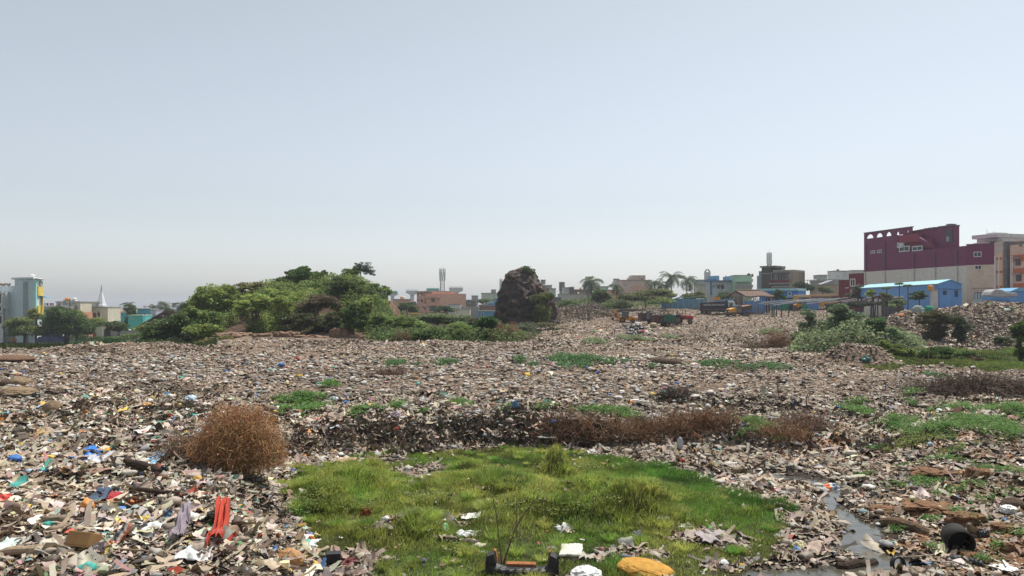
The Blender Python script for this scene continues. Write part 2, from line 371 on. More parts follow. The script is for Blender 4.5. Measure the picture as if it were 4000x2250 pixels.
w2 = PW.copy(); w2[[2, 3, 4]] *= 1.5; w2[[1]] *= .6; w2[8:] *= .7
m2 = ~m1
litter('litter', x[m2 & big], y[m2 & big], sz[m2 & big], (6, 4), 'grey and brown torn sheets of litter along the muddy bank', pw=w2, mul=.92, aspect=(1.1, 3), crump=.1)
litter('litter', x[m2 & ~big], y[m2 & ~big], sz[m2 & ~big], (3, 2), 'small grey and brown scraps of litter along the muddy bank', pw=w2, mul=.85, aspect=(1, 2.6))
x = rng.uniform(-7, 8, 1400); y = rng.uniform(12.5, 26, 1400); k = in_grass(x, y) & (fbm(x * .9, y * .9, 207) > -.1); x, y = x[k], y[k]
litter('litter', x, y, np.clip(rng.lognormal(-2.6, .5, len(x)), .04, .25), (6, 4), 'scraps of plastic and paper caught in the marsh grass', dz=.05, aspect=(1, 2.5))
# knotted bags and balled-up film: rounder pieces among the flat ones
def wads(x, y, size, label, pw):
    t = (1 + 5 ** .5) / 2
    iv = np.array([(-1, t, 0), (1, t, 0), (-1, -t, 0), (1, -t, 0), (0, -1, t), (0, 1, t), (0, -1, -t), (0, 1, -t), (t, 0, -1), (t, 0, 1), (-t, 0, -1), (-t, 0, 1)]) / (1 + t * t) ** .5
    fi = np.array([(0, 11, 5), (0, 5, 1), (0, 1, 7), (0, 7, 10), (0, 10, 11), (1, 5, 9), (5, 11, 4), (11, 10, 2), (10, 7, 6), (7, 1, 8), (3, 9, 4), (3, 4, 2), (3, 2, 6), (3, 6, 8), (3, 8, 9), (4, 9, 5), (2, 4, 11), (6, 2, 10), (8, 6, 7), (9, 8, 1)])
    # one subdivision
    vs = [tuple(v) for v in iv]; mid = {}; nf = []
    def m_(a, b):
        k = (min(a, b), max(a, b))
        if k not in mid:
            v = (np.array(vs[a]) + np.array(vs[b])) / 2; mid[k] = len(vs); vs.append(tuple(v / np.linalg.norm(v)))
        return mid[k]
    for a, b, c in fi: ab, bc, ca = m_(a, b), m_(b, c), m_(c, a); nf += [(a, ab, ca), (b, bc, ab), (c, ca, bc), (ab, bc, ca)]
    iv = np.array(vs); n = len(x); k = len(iv)
    P = iv[None] * (1 + rng.normal(0, .22, (n, k, 1))) * (size[:, None] * np.stack([rng.uniform(.7, 1.5, n), rng.uniform(.5, 1, n), rng.uniform(.3, .65, n)], 1))[:, None] * .5
    a = rng.uniform(0, 6.28, n); c, s_ = np.cos(a)[:, None], np.sin(a)[:, None]
    V = np.stack([P[:, :, 0] * c - P[:, :, 1] * s_ + x[:, None], P[:, :, 0] * s_ + P[:, :, 1] * c + y[:, None], P[:, :, 2] + (H(x, y) + size * .22)[:, None]], -1).reshape(-1, 3)
    T = (np.arange(n)[:, None, None] * k + np.array(nf)[None]).reshape(-1, 3); ci = rng.choice(len(PAL), n, p=pw / pw.sum())
    C = np.clip(PAL[ci] * rng.uniform(.6, 1.15, (n, 1)), .01, .8)
    o = npmesh('litter', V, T, litterm(), C=np.repeat(C, k, 0)); tag(o, label, kind='stuff')
x, y = wedge(16000, 8.6, 60); k = ~in_grass(x, y) & (streamd(x, y) > 1.) & (rng.uniform(0, 1, len(x)) < np.where(x > 7.5 + .1 * y, .3, 1.)) & ~basin(x, y); x, y = x[k], y[k]
wads(x, y, np.clip(rng.lognormal(-1.75, .4, len(x)), .08, .42) * np.interp(y, [9, 60], [.8, 1.1]), 'crumpled bags and balled up film lying among the flat litter', PW)
# broken sticks, canes and bones of furniture
n = 2600; x, y = wedge(n, 8.6, 45); k = ~in_grass(x, y); x, y = x[k], y[k]; n = len(x)
ln = rng.uniform(.15, .75, n); a = rng.uniform(0, 6.28, n); el = rng.normal(.05, .2, n); rr = rng.uniform(.005, .018, n)
d = np.stack([np.cos(a) * np.cos(el), np.sin(a) * np.cos(el), np.sin(el)], 1); p0 = np.stack([x, y, H(x, y) + .06], 1) - d * ln[:, None] / 2; V = []
for p in (p0, p0 + d * ln[:, None]):
    for j in range(4):
        an = j * math.pi / 2; V.append(p + rr[:, None] * (math.cos(an) * np.stack([-np.sin(a), np.cos(a), a * 0], 1) + math.sin(an) * np.array([0, 0, 1.])))
V = np.stack(V, 1).reshape(-1, 3); q = np.array([[0, 1, 5, 4], [1, 2, 6, 5], [2, 3, 7, 6], [3, 0, 4, 7], [3, 2, 1, 0], [4, 5, 6, 7]])
C = np.array([(.22, .15, .09), (.33, .27, .20), (.08, .06, .05)])[rng.integers(0, 3, n)] * rng.uniform(.6, 1.2, (n, 1))
o = npmesh('sticks', V, (np.arange(n)[:, None, None] * 8 + q[None]).reshape(-1, 4), litterm(), C=np.repeat(C, 8, 0)); tag(o, 'broken sticks strewn among the litter', kind='stuff')
# thin strips and strings in the foreground
x, y = wedge(9000, 8.6, 32); k = ~in_grass(x, y) & (streamd(x, y) > 1.1) & (rng.uniform(0, 1, len(x)) < np.where((x > 7.5), .5, 1)); x, y = x[k], y[k]
litter('litter', x, y, rng.uniform(.1, .28, len(x)), (7, 2), 'long thin strips of torn plastic', aspect=(6, 14), tilt=.35, crump=.12, pw=w2)
# middle field
x, y = wedge(760000, 33, 92, .86)
u = x / y
k = ~basin(x, y) & ~marsh_left(x, y) & ~((y > 84) & (u < .03)) & (rng.uniform(0, 1, len(x)) < np.clip(.78 + 1.9 * fbm(x * .22, y * .35, 73), .10, 1))
x, y = x[k], y[k]
litter('litter', x, y, np.clip(rng.lognormal(-2.7, .55, len(x)) * np.interp(y, [33, 92], [.8, 1.35]), .05, .5), (3, 2), 'pale grey and brown litter covering the middle of the dump', pw=farpw(), crump=.22, tilt=.22, mul=.88, dustm=.9, aspect=(1.3, 4))
# far field and heaps
x, y = wedge(430000, 90, 200, .80); u = x / y
k = (u > .0) & (rng.uniform(0, 1, len(x)) < np.where(u > .5, 1, .8)) & (rng.uniform(0, 1, len(x)) < np.where(y < 125, 1, .7))
x, y = x[k], y[k]
litter('litter', x, y, np.clip(rng.lognormal(-2.0, .45, len(x)), .09, .6), (3, 2), 'grey brown litter on the far slope and heaps', pw=farpw(), crump=.2, tilt=.26, mul=.88, dustm=.9)
# extra thick cover on the steep heap slopes
hx = []; hy = []
for a, b, sx, sy, am in HEAPS[:3] + [(54, 88, 14, 8, 3)]:
    hx.append(rng.normal(a, sx * .8, 14000)); hy.append(rng.normal(b - 2, sy * .8, 14000))
x = np.concatenate(hx); y = np.concatenate(hy); k = ~basin(x, y); x, y = x[k], y[k]
litter('litter', x, y, np.clip(rng.lognormal(-1.7, .4, len(x)), .1, .6), (3, 2), 'litter piled thick on the far heaps', pw=farpw(), tilt=.7, mul=.8)
# torn sheets hanging on the bank face, colours darkened to paint in its shade
n = 11000
x = rng.uniform(-13, 14, n); y = bank_y(x) + rng.normal(-.1, .42, n); k = rng.uniform(0, 1, n) < np.clip(.55 + 1.8 * vn(x * .55, y * .8, 93), .05, 1); x, y = x[k], y[k]; n = len(x)
wb = PW.copy(); wb[[3, 4, 5]] *= 2.4; wb[[0, 1]] *= .55; wb[8:] *= .6
litter('litter', x, y, rng.uniform(.06, .22, n), (3, 4), 'torn rags and plastic hanging out of the cut bank, coloured dark for its shade', pw=wb, hang=1.1, tilt=.6, mul=.5, aspect=(.15, .9))

def haze():
    m = bpy.data.materials.new('haze'); m.use_nodes = True; n = m.node_tree; n.nodes.clear()
    o = n.nodes.new('ShaderNodeOutputMaterial'); v = n.nodes.new('ShaderNodeVolumePrincipled'); v.inputs['Density'].default_value = .0003; v.inputs['Color'].default_value = (.86, .90, 1, 1); v.inputs['Anisotropy'].default_value = .3
    n.links.new(v.outputs[0], o.inputs['Volume'])
    b = MB().box(-2500, 2500, -60, 3500, -6, 34).build('haze', m); tag(b, 'pale hot weather haze in the air over the dump', kind='stuff')
haze()

# ---------------------------------------------------------------- vegetation builders
def leaf_arrays(P, size, C, up=.4, asp=.55, droop=0.):
    """one folded diamond per point"""
    n = len(P); size = np.broadcast_to(size, n)
    nrm = rng.normal(0, 1, (n, 3)); nrm[:, 2] = np.abs(nrm[:, 2]) + up; nrm /= np.linalg.norm(nrm, axis=1)[:, None]
    t = rng.normal(0, 1, (n, 3)); t[:, 2] -= droop; t -= (t * nrm).sum(1)[:, None] * nrm; t /= np.linalg.norm(t, axis=1)[:, None]
    b = np.cross(nrm, t); h = size[:, None] * .5
    V = np.stack([P - t * h, P + b * h * asp + nrm * h * .15, P + t * h, P - b * h * asp + nrm * h * .15], 1).reshape(-1, 3)
    Q = np.arange(n * 4).reshape(n, 4)
    return V, Q, np.repeat(C, 4, 0)
def clumps(cx, cy, cz, rx, ry, rz, nc, nl, fill=.5, cr=.38, flatc=.75, lower=-.5):
    """points of foliage: sub-clumps spread through an ellipsoid, leaves near the upper shell of each"""
    d = rng.normal(0, 1, (nc, 3)); d /= np.linalg.norm(d, axis=1)[:, None]; d[:, 2] = np.where(d[:, 2] < lower, -d[:, 2] * .4, d[:, 2])
    rad = rng.uniform(fill, 1, nc) ** .7
    rr = rng.uniform(.6, 1.25, nc) * cr
    c = d * (rad * (1 - rr * .8))[:, None]
    e = rng.normal(0, 1, (nc, nl, 3)); e /= np.linalg.norm(e, axis=2)[:, :, None]
    e *= rng.uniform(.35, 1.05, (nc, nl, 1)) ** .6; e[:, :, 2] *= flatc
    p = (c[:, None] + e * rr[:, None, None]) * np.array([rx, ry, rz]) + np.array([cx, cy, cz])
    br = rng.uniform(.72, 1.25, nc)
    return p.reshape(-1, 3), np.repeat(br, nl), c * np.array([rx, ry, rz]) + np.array([cx, cy, cz])
def leafcol(base, br, jit=.2, hue=.18):
    n = len(br); c = np.array(base)[None] * br[:, None] * rng.uniform(1 - jit, 1 + jit, (n, 1))
    c = c * (1 + rng.normal(0, hue, (n, 1)) * np.array([[1, .25, .3]]))
    return np.clip(c, .005, .6)
BARK = mat('bark', (.10, .075, .055), .9, .35, 4, .1, bump=.6)
G1 = (.30, .37, .10); G2 = (.20, .28, .08); G3 = (.26, .31, .10); GD = (.10, .145, .048); GO = (.26, .245, .10); GP = (.25, .29, .17); GG = (.21, .26, .13)
def gz(x, y, dz=0.): return Hs(x, y) + dz
def tree(label, base, crowns, D, color=G1, leaf=.28, dens=1., group=None, name='tree', trunk_r=None, stems=1, cat='tree', fill=.45, flatc=.75, cr=.38, droop=0., part='crown', depth=.9, nlimb=9, fl=1.0, asp=.72, up=.12, low=-.8):
    """crowns: photo-pixel ellipses (cx, cy, rx, ry) seen at distance D; base: photo column of the trunk (and row, if it stands on the hill)"""
    bx = (base[0] - 2000) / F * D; bz = min(CH - (base[1] - HZ) / F * D, gz(bx, D)) if len(base) > 1 and base[1] else gz(bx, D)
    root = thing(name, label, cat, (bx, D, bz), 0, group)
    if cat == 'bush':
        low_ = max(c[1] + c[3] for c in crowns); gr = HZ + (CH - bz) / D * F
        if gr - low_ > 4: crowns = list(crowns) + [(sum(c[0] for c in crowns) / len(crowns), (gr + low_) / 2 - 6, max(c[2] for c in crowns) * .9, (gr - low_) / 2 + 10)]
    Vs, Qs, Cs, tips = [], [], [], []; n0 = 0
    for (cx, cy, rx, ry) in crowns:
        X = (cx - 2000) / F * D - bx; Z = CH - (cy - HZ) / F * D - bz; a = 1.16 * rx / F * D; b = 1.14 * ry / F * D
        dpt = max(a, b) * depth if a < 4 * b else a * .5
        vol = (a * b) / (leaf * leaf)
        nc = int(np.clip(12 + a * b * 5, 12, 90)); nl = int(np.clip(vol * 50 * dens / nc, 8, 1800))
        P, br, cc = clumps(X, rng.normal(0, .15 * dpt), Z, a, dpt, b, nc, nl, fill, cr, flatc, low)
        V, Q, C = leaf_arrays(P, leaf * rng.uniform(.7, 1.3, len(P)), leafcol(color, br), up, asp, droop)
        Vs.append(V); Qs.append(Q + n0); Cs.append(C); n0 += len(V); tips += [tuple(t) for t in cc[:max(3, nlimb)]]
    npmesh(part, np.concatenate(Vs), np.concatenate(Qs), leafm(), root, np.concatenate(Cs))
    m = MB(); zc = min(t[2] for t in tips); zt = max(t[2] for t in tips)
    tr = trunk_r or max(.05, .035 * zt)
    for s in range(stems):
        ox = random.uniform(-.5, .5) * (stems > 1) * tr * 5; k = Vector((ox * 2 + random.uniform(-.2, .2), random.uniform(-.2, .2), max(.3, zc + .35 * (zt - zc))))
        pts = [Vector((ox * .4, 0, -.3)), Vector((ox, .05, k.z * .5)) + Vector((random.uniform(-.1, .1), 0, 0)), k]
        m.tube(pts, [tr, tr * .75, tr * .55], 7)
        for t in tips[s::stems]:
            t = Vector(t); mid = k.lerp(t, .5) + Vector((0, 0, .1 * (t - k).length)); m.tube([k, mid, t], [tr * .42, tr * .25, tr * .08], 5, False)
    m.build('trunk', BARK, root)
    return root
def twigbush(name, label, cat, loc, rx, ry, rz, n, color, r=.008, length=.9, seed=1, curl=.5, group=None, part='twigs', kind=None, vert=1., lump=.25):
    root = thing(name, label, cat, loc, 0, group) if kind is None else None
    lg = np.random.default_rng(seed); seg = 5
    d = lg.normal(0, 1, (n, 3)); d /= np.linalg.norm(d, axis=1)[:, None]; d[:, 2] = np.abs(d[:, 2])
    P = d * (lg.uniform(.15, 1, (n, 1)) ** .5) * np.array([rx, ry, rz]); P *= (1 + lump * np.sin(d[:, :1] * 7 + d[:, 2:] * 5))
    t = lg.normal(0, 1, (n, 3)) + d * .6; t[:, 2] *= vert; t /= np.linalg.norm(t, axis=1)[:, None]
    pts = [P]; L = lg.uniform(.35, 1, n)[:, None] * length
    for k in range(seg - 1):
        t = t + lg.normal(0, curl, (n, 3)); t[:, 2] -= .08; t /= np.linalg.norm(t, axis=1)[:, None]; pts.append(pts[-1] + t * L / seg)
    P = np.stack(pts, 1); P[:, :, 2] = np.maximum(P[:, :, 2], -.05)
    a = lg.normal(0, 1, (n, 1, 3)); a /= np.linalg.norm(a, axis=2)[:, :, None]
    b = np.cross(a, np.array([0, 0, 1.])); b /= np.linalg.norm(b, axis=2)[:, :, None] + 1e-6
    rr = (r * lg.uniform(.5, 1.5, (n, 1, 1))) * np.linspace(1, .5, seg)[None, :, None]
    ring = [P + a * rr, P - .5 * a * rr + .87 * b * rr, P - .5 * a * rr - .87 * b * rr]
    V = np.stack(ring, 2).reshape(-1, 3); q = []
    for k in range(seg - 1):
        for j in range(3): q.append([k * 3 + j, k * 3 + (j + 1) % 3, (k + 1) * 3 + (j + 1) % 3, (k + 1) * 3 + j])
    Q = (np.arange(n)[:, None, None] * seg * 3 + np.array(q)[None]).reshape(-1, 4)
    C = np.array(color)[None] * lg.uniform(.5, 1.35, (n, 1)) * (1 + lg.normal(0, .1, (n, 3)))
    if root is None: V = V + np.array(loc)
    o = npmesh(part if root else name, V, Q, litterm(), root, np.clip(np.repeat(C, seg * 3, 0), .01, .8))
    if root is None: tag(o, label, kind=kind)
    return root or o
def palm(label, px, pbase, ptop, D, R_=28, n=18, group='coconut palms', lean=0, col_=(.06, .10, .035)):
    bx = (px - 2000) / F * D; bz = gz(bx, D); zt = CH - (ptop - HZ) / F * D - bz; L = 1.75 * R_ / F * D
    root = thing('coconut_palm', label, 'palm', (bx, D, bz), 0, group)
    top = Vector((lean, 0, zt)); MB().tube([(0, 0, -.3), (lean * .3, 0, zt * .5), top], [.22, .16, .14], 8).build('trunk', BARK, root)
    V = []; Q = []; C = []
    def quad(a, b, c, d, cc): i = len(V); V.extend([a, b, c, d]); Q.append([i, i + 1, i + 2, i + 3]); C.extend([cc] * 4)
    for k in range(n):
        az = k * 2.4 + random.uniform(-.3, .3); el = random.uniform(-.5, 1.25); Lf = L * random.uniform(.85, 1.15)
        dr = Vector((math.cos(az), math.sin(az), 0)); side = Vector((-math.sin(az), math.cos(az), 0)); p = top.copy(); e = el; m_ = 14
        sh = random.uniform(.7, 1.3)
        for s in range(m_):
            st = dr * math.cos(e) + Vector((0, 0, math.sin(e))); q = p + st * Lf / m_; e -= .13 + .05 * s / m_
            wl = Lf * .30 * math.sin(math.pi * min(1, (s + 1.2) / (m_ + 1))) + .1; cc = tuple(c * sh * random.uniform(.75, 1.25) for c in col_)
            for sg in (-1, 1):
                tip = p + side * sg * wl * .85 + st * wl * .4 + Vector((0, 0, -wl * random.uniform(.25, .7)))
                quad(p, p.lerp(q, .62), tip + st * .04, tip, cc)
            quad(p + side * .03, q + side * .03, q - side * .03, p - side * .03, (.12, .13, .05)); p = q
    npmesh('fronds', V, np.array(Q), leafm(), root, np.array(C)); return root

# ---------------------------------------------------------------- grass and low weeds (uncountable ground cover)
def blades(name, x, y, h, wd, C, label, lean=.5, z=None, windx=.15):
    n = len(x); z0 = (H(x, y) if z is None else z) - .015
    a = rng.uniform(0, 6.283, n); l = np.abs(rng.normal(0, lean, n)); dx = np.cos(a) * l + windx; dy = np.sin(a) * l
    b = rng.uniform(0, 6.283, n); sx = np.cos(b) * wd * .5; sy = np.sin(b) * wd * .5
    B = np.stack([x, y, z0], 1); S = np.stack([sx, sy, sx * 0], 1)
    M_ = B + np.stack([dx * h * .4, dy * h * .4, h * .62], 1); T = B + np.stack([dx * h * 1.1, dy * h * 1.1, h * np.maximum(.25, 1 - .35 * l)], 1)
    V = np.stack([B - S, B + S, M_ + S * .8, M_ - S * .8, T], 1).reshape(-1, 3); i = np.arange(n)[:, None] * 5
    Q = i + np.array([[0, 1, 2, 3]]); Tt = i + np.array([[3, 2, 4]])
    o = npmesh(name, V, [Q, Tt], leafm(), C=np.repeat(C, 5, 0)); tag(o, label, kind='stuff'); return o
def marsh_grass():
    n = 300000; x = rng.uniform(-8.5, 8.6, n); y = rng.uniform(12.2, 27.5, n)
    k = in_grass(x, y); x, y = x[k], y[k]
    k = rng.uniform(0, 1, len(x)) < np.clip(1.0 + 1.3 * fbm(x * .8, y * .8, 203), .3, 1); x, y = x[k], y[k]; n = len(x)
    t = np.zeros(n)
    for mx, my, mr, a in MW: t = np.maximum(t, np.exp(-(((x - mx) / mr) ** 2 + ((y - my) / mr) ** 2)) * min(1, a * 2.4))
    rightlush = ss(1.5, 4.5, x + .5 * vn(x, y, 5)) * ss(16, 18, y)
    tuft = np.clip(2.2 * fbm(x * 1.6, y * 1.6, 77), 0, 1)
    h = rng.uniform(.05, .12, n) + .24 * t * rng.uniform(.3, 1, n) + .09 * rightlush * rng.uniform(.6, 1.2, n) + .17 * tuft * rng.uniform(.3, 1, n)
    br = (1 + 1.1 * fbm(x * 1.4, y * 1.4, 88))[:, None]
    yel = np.clip(.62 + 1.3 * fbm(x * .6, y * .6, 99) + .35 * t - .55 * rightlush, 0, 1)[:, None]
    C = (np.array([.14, .33, .045]) * (1 - yel) + np.array([.38, .43, .09]) * yel) * br * (.8 + .5 * t[:, None])
    dead = rng.uniform(0, 1, n) < .10 + .22 * np.clip(fbm(x * .9, y * .9, 55), 0, 1); C[dead] = np.array([.22, .16, .07]) * rng.uniform(.5, 1.2, (dead.sum(), 1))
    blades('grass', x, y, h, rng.uniform(.008, .016, n), np.clip(C * rng.uniform(.6, 1.3, (n, 1)), .01, .5), 'bright green marsh grass with yellowish tufts in front of the dump', lean=.55)
marsh_grass()
def tufts():
    n = 900; x = rng.uniform(-8, 8.4, n); y = rng.uniform(12.2, 27, n); k = in_grass(x, y); x, y = x[k], y[k]; n = len(x)
    w_ = np.zeros(n)
    for mx, my, mr, a in MW: w_ = np.maximum(w_, np.exp(-(((x - mx) / mr) ** 2 + ((y - my) / mr) ** 2)) * a * 2)
    k = (w_ > .15) | (rng.uniform(0, 1, n) < .35); x, y, w_ = x[k], y[k], w_[k]; n = len(x); m = 170
    r = rng.uniform(.08, .24, n) * (1 + w_); a = rng.uniform(0, 6.283, (n, m)); q = rng.uniform(0, 1, (n, m)) ** .7
    X = (x[:, None] + np.cos(a) * q * r[:, None] * .6).ravel(); Y = (y[:, None] + np.sin(a) * q * r[:, None] * .6).ravel(); N = len(X)
    h = (np.repeat(rng.uniform(.12, .26, n) * (1 + .5 * w_), m)) * rng.uniform(.6, 1.1, N)
    l = q.ravel() * 1.1 + .1; dx = np.cos(a).ravel() * l; dy = np.sin(a).ravel() * l
    z0 = H(X, Y) - .01; b = rng.uniform(0, 6.283, N); wd = rng.uniform(.006, .013, N); S = np.stack([np.cos(b) * wd, np.sin(b) * wd, b * 0], 1) * .5
    B = np.stack([X, Y, z0], 1); M_ = B + np.stack([dx * h * .5, dy * h * .5, h * .75], 1); T = B + np.stack([dx * h * 1.2, dy * h * 1.2, h * (1 - .6 * l * .6)], 1)
    V = np.stack([B - S, B + S, M_ + S * .8, M_ - S * .8, T], 1).reshape(-1, 3); i = np.arange(N)[:, None] * 5
    yl = np.repeat(np.clip(rng.normal(.6, .3, n), 0, 1), m)[:, None]; C = (np.array([.16, .34, .05]) * (1 - yl) + np.array([.46, .47, .11]) * yl) * np.repeat(rng.uniform(.6, 1.25, n), m)[:, None] * rng.uniform(.7, 1.2, (N, 1))
    o = npmesh('grass_tufts', V, [i + np.array([[0, 1, 2, 3]]), i + np.array([[3, 2, 4]])], leafm(), C=np.repeat(np.clip(C, .01, .6), 5, 0)); tag(o, 'shaggy tufts of longer yellow green grass in the marsh grass', kind='stuff')
tufts()
def weeds(name, label, patches, color, leafs=.05, per=260, zmin=0., base=None):
    Ps, Cs, S = [], [], []
    for p in patches:
        px, py, rx, ry = p[:4]; hgt = p[4] if len(p) > 4 else .3; cc = p[5] if len(p) > 5 else color
        cx, cy, cz = ghit(px, py + ry * .6); wx = rx / F * cy
        D1 = ghit(px, py + ry)[1]; D2 = ghit(px, py - ry * .6)[1]; wy = np.clip((D2 - D1) / 2, wx * .3, wx * 2.5); cy = D1 + wy * .9; cx = (px - 2000) / F * cy
        npl = int(np.clip(wx * wy * 3.14 * (60 if cy < 40 else 22), 12, 3200)); a = rng.uniform(0, 6.283, npl); r = rng.uniform(0, 1, npl) ** .6 * (1 + .35 * np.sin(3 * a + px) + .2 * np.sin(7 * a))
        x = cx + r * np.cos(a) * wx; y = cy + r * np.sin(a) * wy; z = H(x, y) + .06; k_ = 14 if cy < 40 else 9
        hh = hgt * rng.uniform(.35, 1.1, npl) * (1.15 - .6 * np.clip(r, 0, 1))
        P = np.repeat(np.stack([x, y, z], 1), k_, 0); s = rng.uniform(0, 1, len(P)) ** .7; P[:, 2] += s * np.repeat(hh, k_)
        sp = np.repeat(hh, k_) * .45 * (.5 + s); P[:, :2] += rng.normal(0, 1, (len(P), 2)) * sp[:, None]
        br = np.repeat(rng.uniform(.65, 1.35, npl), k_); Ps.append(P); Cs.append(leafcol(cc, br, .25)); S.append(rng.uniform(.6, 1.4, len(P)) * leafs * np.interp(cy, [20, 30, 60, 120], [1.1, 1.6, 3.2, 5]))
    V, Q, C = leaf_arrays(np.concatenate(Ps), np.concatenate(S), np.concatenate(Cs), up=.9, asp=.6)
    o = npmesh(name, V, Q, leafm(), C=C); tag(o, label, kind='stuff')
WG = (.13, .25, .06); WD = (.08, .17, .055); WY = (.24, .28, .07)
weeds('low_weeds', 'low green leafy weeds scattered over the middle of the dump', [
    (1180, 1560, 90, 30, .3), (1130, 1600, 60, 14, .2), (1230, 1590, 60, 20, .25), (1290, 1500, 35, 20, .25), (1545, 1420, 45, 12, .35, WD), (1740, 1417, 42, 13, .4, WD), (1630, 1423, 14, 8, .3, WD),
    (2030, 1408, 26, 16, .5, WD), (2085, 1420, 22, 12, .4, WD), (2180, 1405, 45, 14, .4, WD), (2270, 1413, 110, 20, .5, WD), (2440, 1412, 22, 7, .3, WD), (2560, 1435, 30, 6, .3, WD), (2790, 1425, 90, 12, .4, WD), (2930, 1440, 80, 14, .4, WD), (3030, 1432, 45, 18, .4, WD), (1560, 1588, 38, 18, .25),
    (1400, 1612, 60, 10, .2), (1650, 1612, 28, 15, .2), (1490, 1600, 50, 8, .2), (1800, 1575, 40, 20, .25), (1985, 1588, 24, 16, .25), (2120, 1598, 50, 12, .25), (2270, 1606, 60, 12, .3), (2390, 1612, 100, 22, .3), (2470, 1640, 50, 14, .3), (2960, 1660, 75, 36, .3), (2900, 1700, 40, 15, .25),
    (2480, 1322, 50, 9, .5, GG), (2320, 1335, 40, 10, .5, GG), (3010, 1300, 30, 14, .9, GG), (2620, 1318, 30, 6, .4, GG)], WG)
weeds('low_weeds', 'bright green weeds spreading over the bank and red earth on the right', [(3600, 1900, 120, 12, .14), (3800, 1900, 80, 14, .16), (3950, 1930, 50, 14, .16), (3500, 2080, 40, 8, .12), (3650, 2150, 40, 12, .14), (3900, 2150, 40, 14, .16), (3550, 1820, 60, 8, .12), (3740, 1760, 90, 10, .16),
    (3350, 1605, 45, 28, .35), (3340, 1575, 40, 10, .3), (3560, 1540, 36, 12, .4), (3550, 1578, 30, 12, .3), (3500, 1655, 80, 24, .3), (3720, 1590, 45, 26, .4), (3640, 1690, 130, 40, .3), (3820, 1650, 110, 40, .35), (3950, 1600, 80, 40, .35), (3930, 1700, 90, 40, .3), (3560, 1735, 100, 22, .3, WY), (3430, 1760, 50, 10, .2),
    (3640, 1468, 50, 9, .3, WD), (3700, 1800, 60, 12, .18), (3850, 1830, 50, 18, .2), (3970, 1860, 40, 25, .22), (3600, 1880, 90, 14, .15), (3700, 1930, 90, 20, .16), (3850, 1960, 70, 20, .18), (3560, 1985, 40, 12, .15), (3620, 2040, 60, 12, .15), (3800, 2040, 50, 18, .25), (3970, 2090, 40, 36, .25), (3860, 2200, 50, 14, .15), (3700, 2110, 30, 14, .15), (3480, 1900, 60, 10, .12), (3720, 2010, 60, 12, .15), (3400, 1855, 60, 8, .1)], WG, leafs=.048)
weeds('yellow_weeds', 'yellow green creepers trailing over the marsh grass', [(1240, 1960, 120, 50, 0.44, WY), (1340, 1990, 100, 30, 0.44, WY), (1690, 1960, 90, 24, 0.29, WY), (2050, 1985, 110, 40, 0.34, WY), (2230, 2020, 120, 16, 0.26, WY), (2380, 1990, 50, 10, 0.29, WY), (1180, 2010, 60, 30, 0.39, WG), (2300, 1835, 60, 14, 0.29, WY), (1780, 2160, 60, 18, 0.24, WY)], WY, leafs=.045)
def field_grass():
    n = 90000; y = rng.uniform(44, 82, n); x = rng.uniform(.45, .8, n) * y; k = basin(x, y); x, y = x[k], y[k]; n = len(x)
    br = (1 + .8 * fbm(x * .3, y * .3, 12))[:, None]
    yl = np.clip(.5 + fbm(x * .15, y * .15, 15), 0, 1)[:, None]
    C = (np.array([.10, .18, .03]) * (1 - yl) + np.array([.20, .22, .06]) * yl) * br
    blades('grass', x, y, rng.uniform(.06, .26, n), rng.uniform(.03, .06, n), np.clip(C * rng.uniform(.7, 1.2, (n, 1)), .01, .4), 'green and yellow grass flat below the rubbish hill on the right')
    n = 60000; y = rng.uniform(70, 120, n); x = rng.uniform(-.8, -.36, n) * y; k = marsh_left(x, y); x, y = x[k], y[k]; n = len(x)
    C = np.array([.07, .10, .03]) * (1 + .8 * fbm(x * .2, y * .2, 19))[:, None] * rng.uniform(.6, 1.3, (n, 1))
    blades('grass', x, y, rng.uniform(.2, .6, n), rng.uniform(.05, .1, n), np.clip(C, .01, .4), 'olive grass in the low ground beyond the dump on the left')
field_grass()
def reeds(label, px, py, rx, hpx, D, color, n=900, dy=1.2):
    cx = (px - 2000) / F * D; a = rx / F * D; x = cx + rng.normal(0, a * .45, n); y = D + rng.normal(0, dy, n); hm = hpx / F * D
    zb = CH - (py - HZ) / F * D; zt_ = H(x, y); hm = hm + np.maximum(0, zb - zt_)
    C = np.array(color)[None] * rng.uniform(.55, 1.4, (n, 1)) * (1 + rng.normal(0, .12, (n, 3)))
    o = blades('reed_clump', x, y, hm * rng.uniform(.5, 1.1, n), rng.uniform(.05, .1, n), np.clip(C, .01, .5), label, lean=.28, z=np.minimum(zt_, zb))
    del o['kind']; tag(o, label, 'reeds', 'clumps of reeds at the far left edge of the dump')
reeds('tall blue green reed clump, the biggest in the marsh on the left', 425, 1378, 38, 62, 82, (.05, .12, .05), 2200)
reeds('blue green reed clump left of the biggest reed clump', 308, 1374, 26, 52, 83, (.05, .12, .055), 1300)
reeds('low olive reeds between the two tall reed clumps', 365, 1376, 36, 36, 84, (.12, .14, .06), 1200)
reeds('grey green reeds leaning right beside the dark bushes', 520, 1374, 50, 40, 84, (.10, .13, .06), 1600)
reeds('pale brownish reeds below the parked orange rickshaw', 110, 1372, 80, 34, 86, (.13, .12, .07), 1800)
reeds('sparse olive reeds below the dark blue tarpaulin', 220, 1370, 50, 26, 88, (.13, .13, .06), 1000)

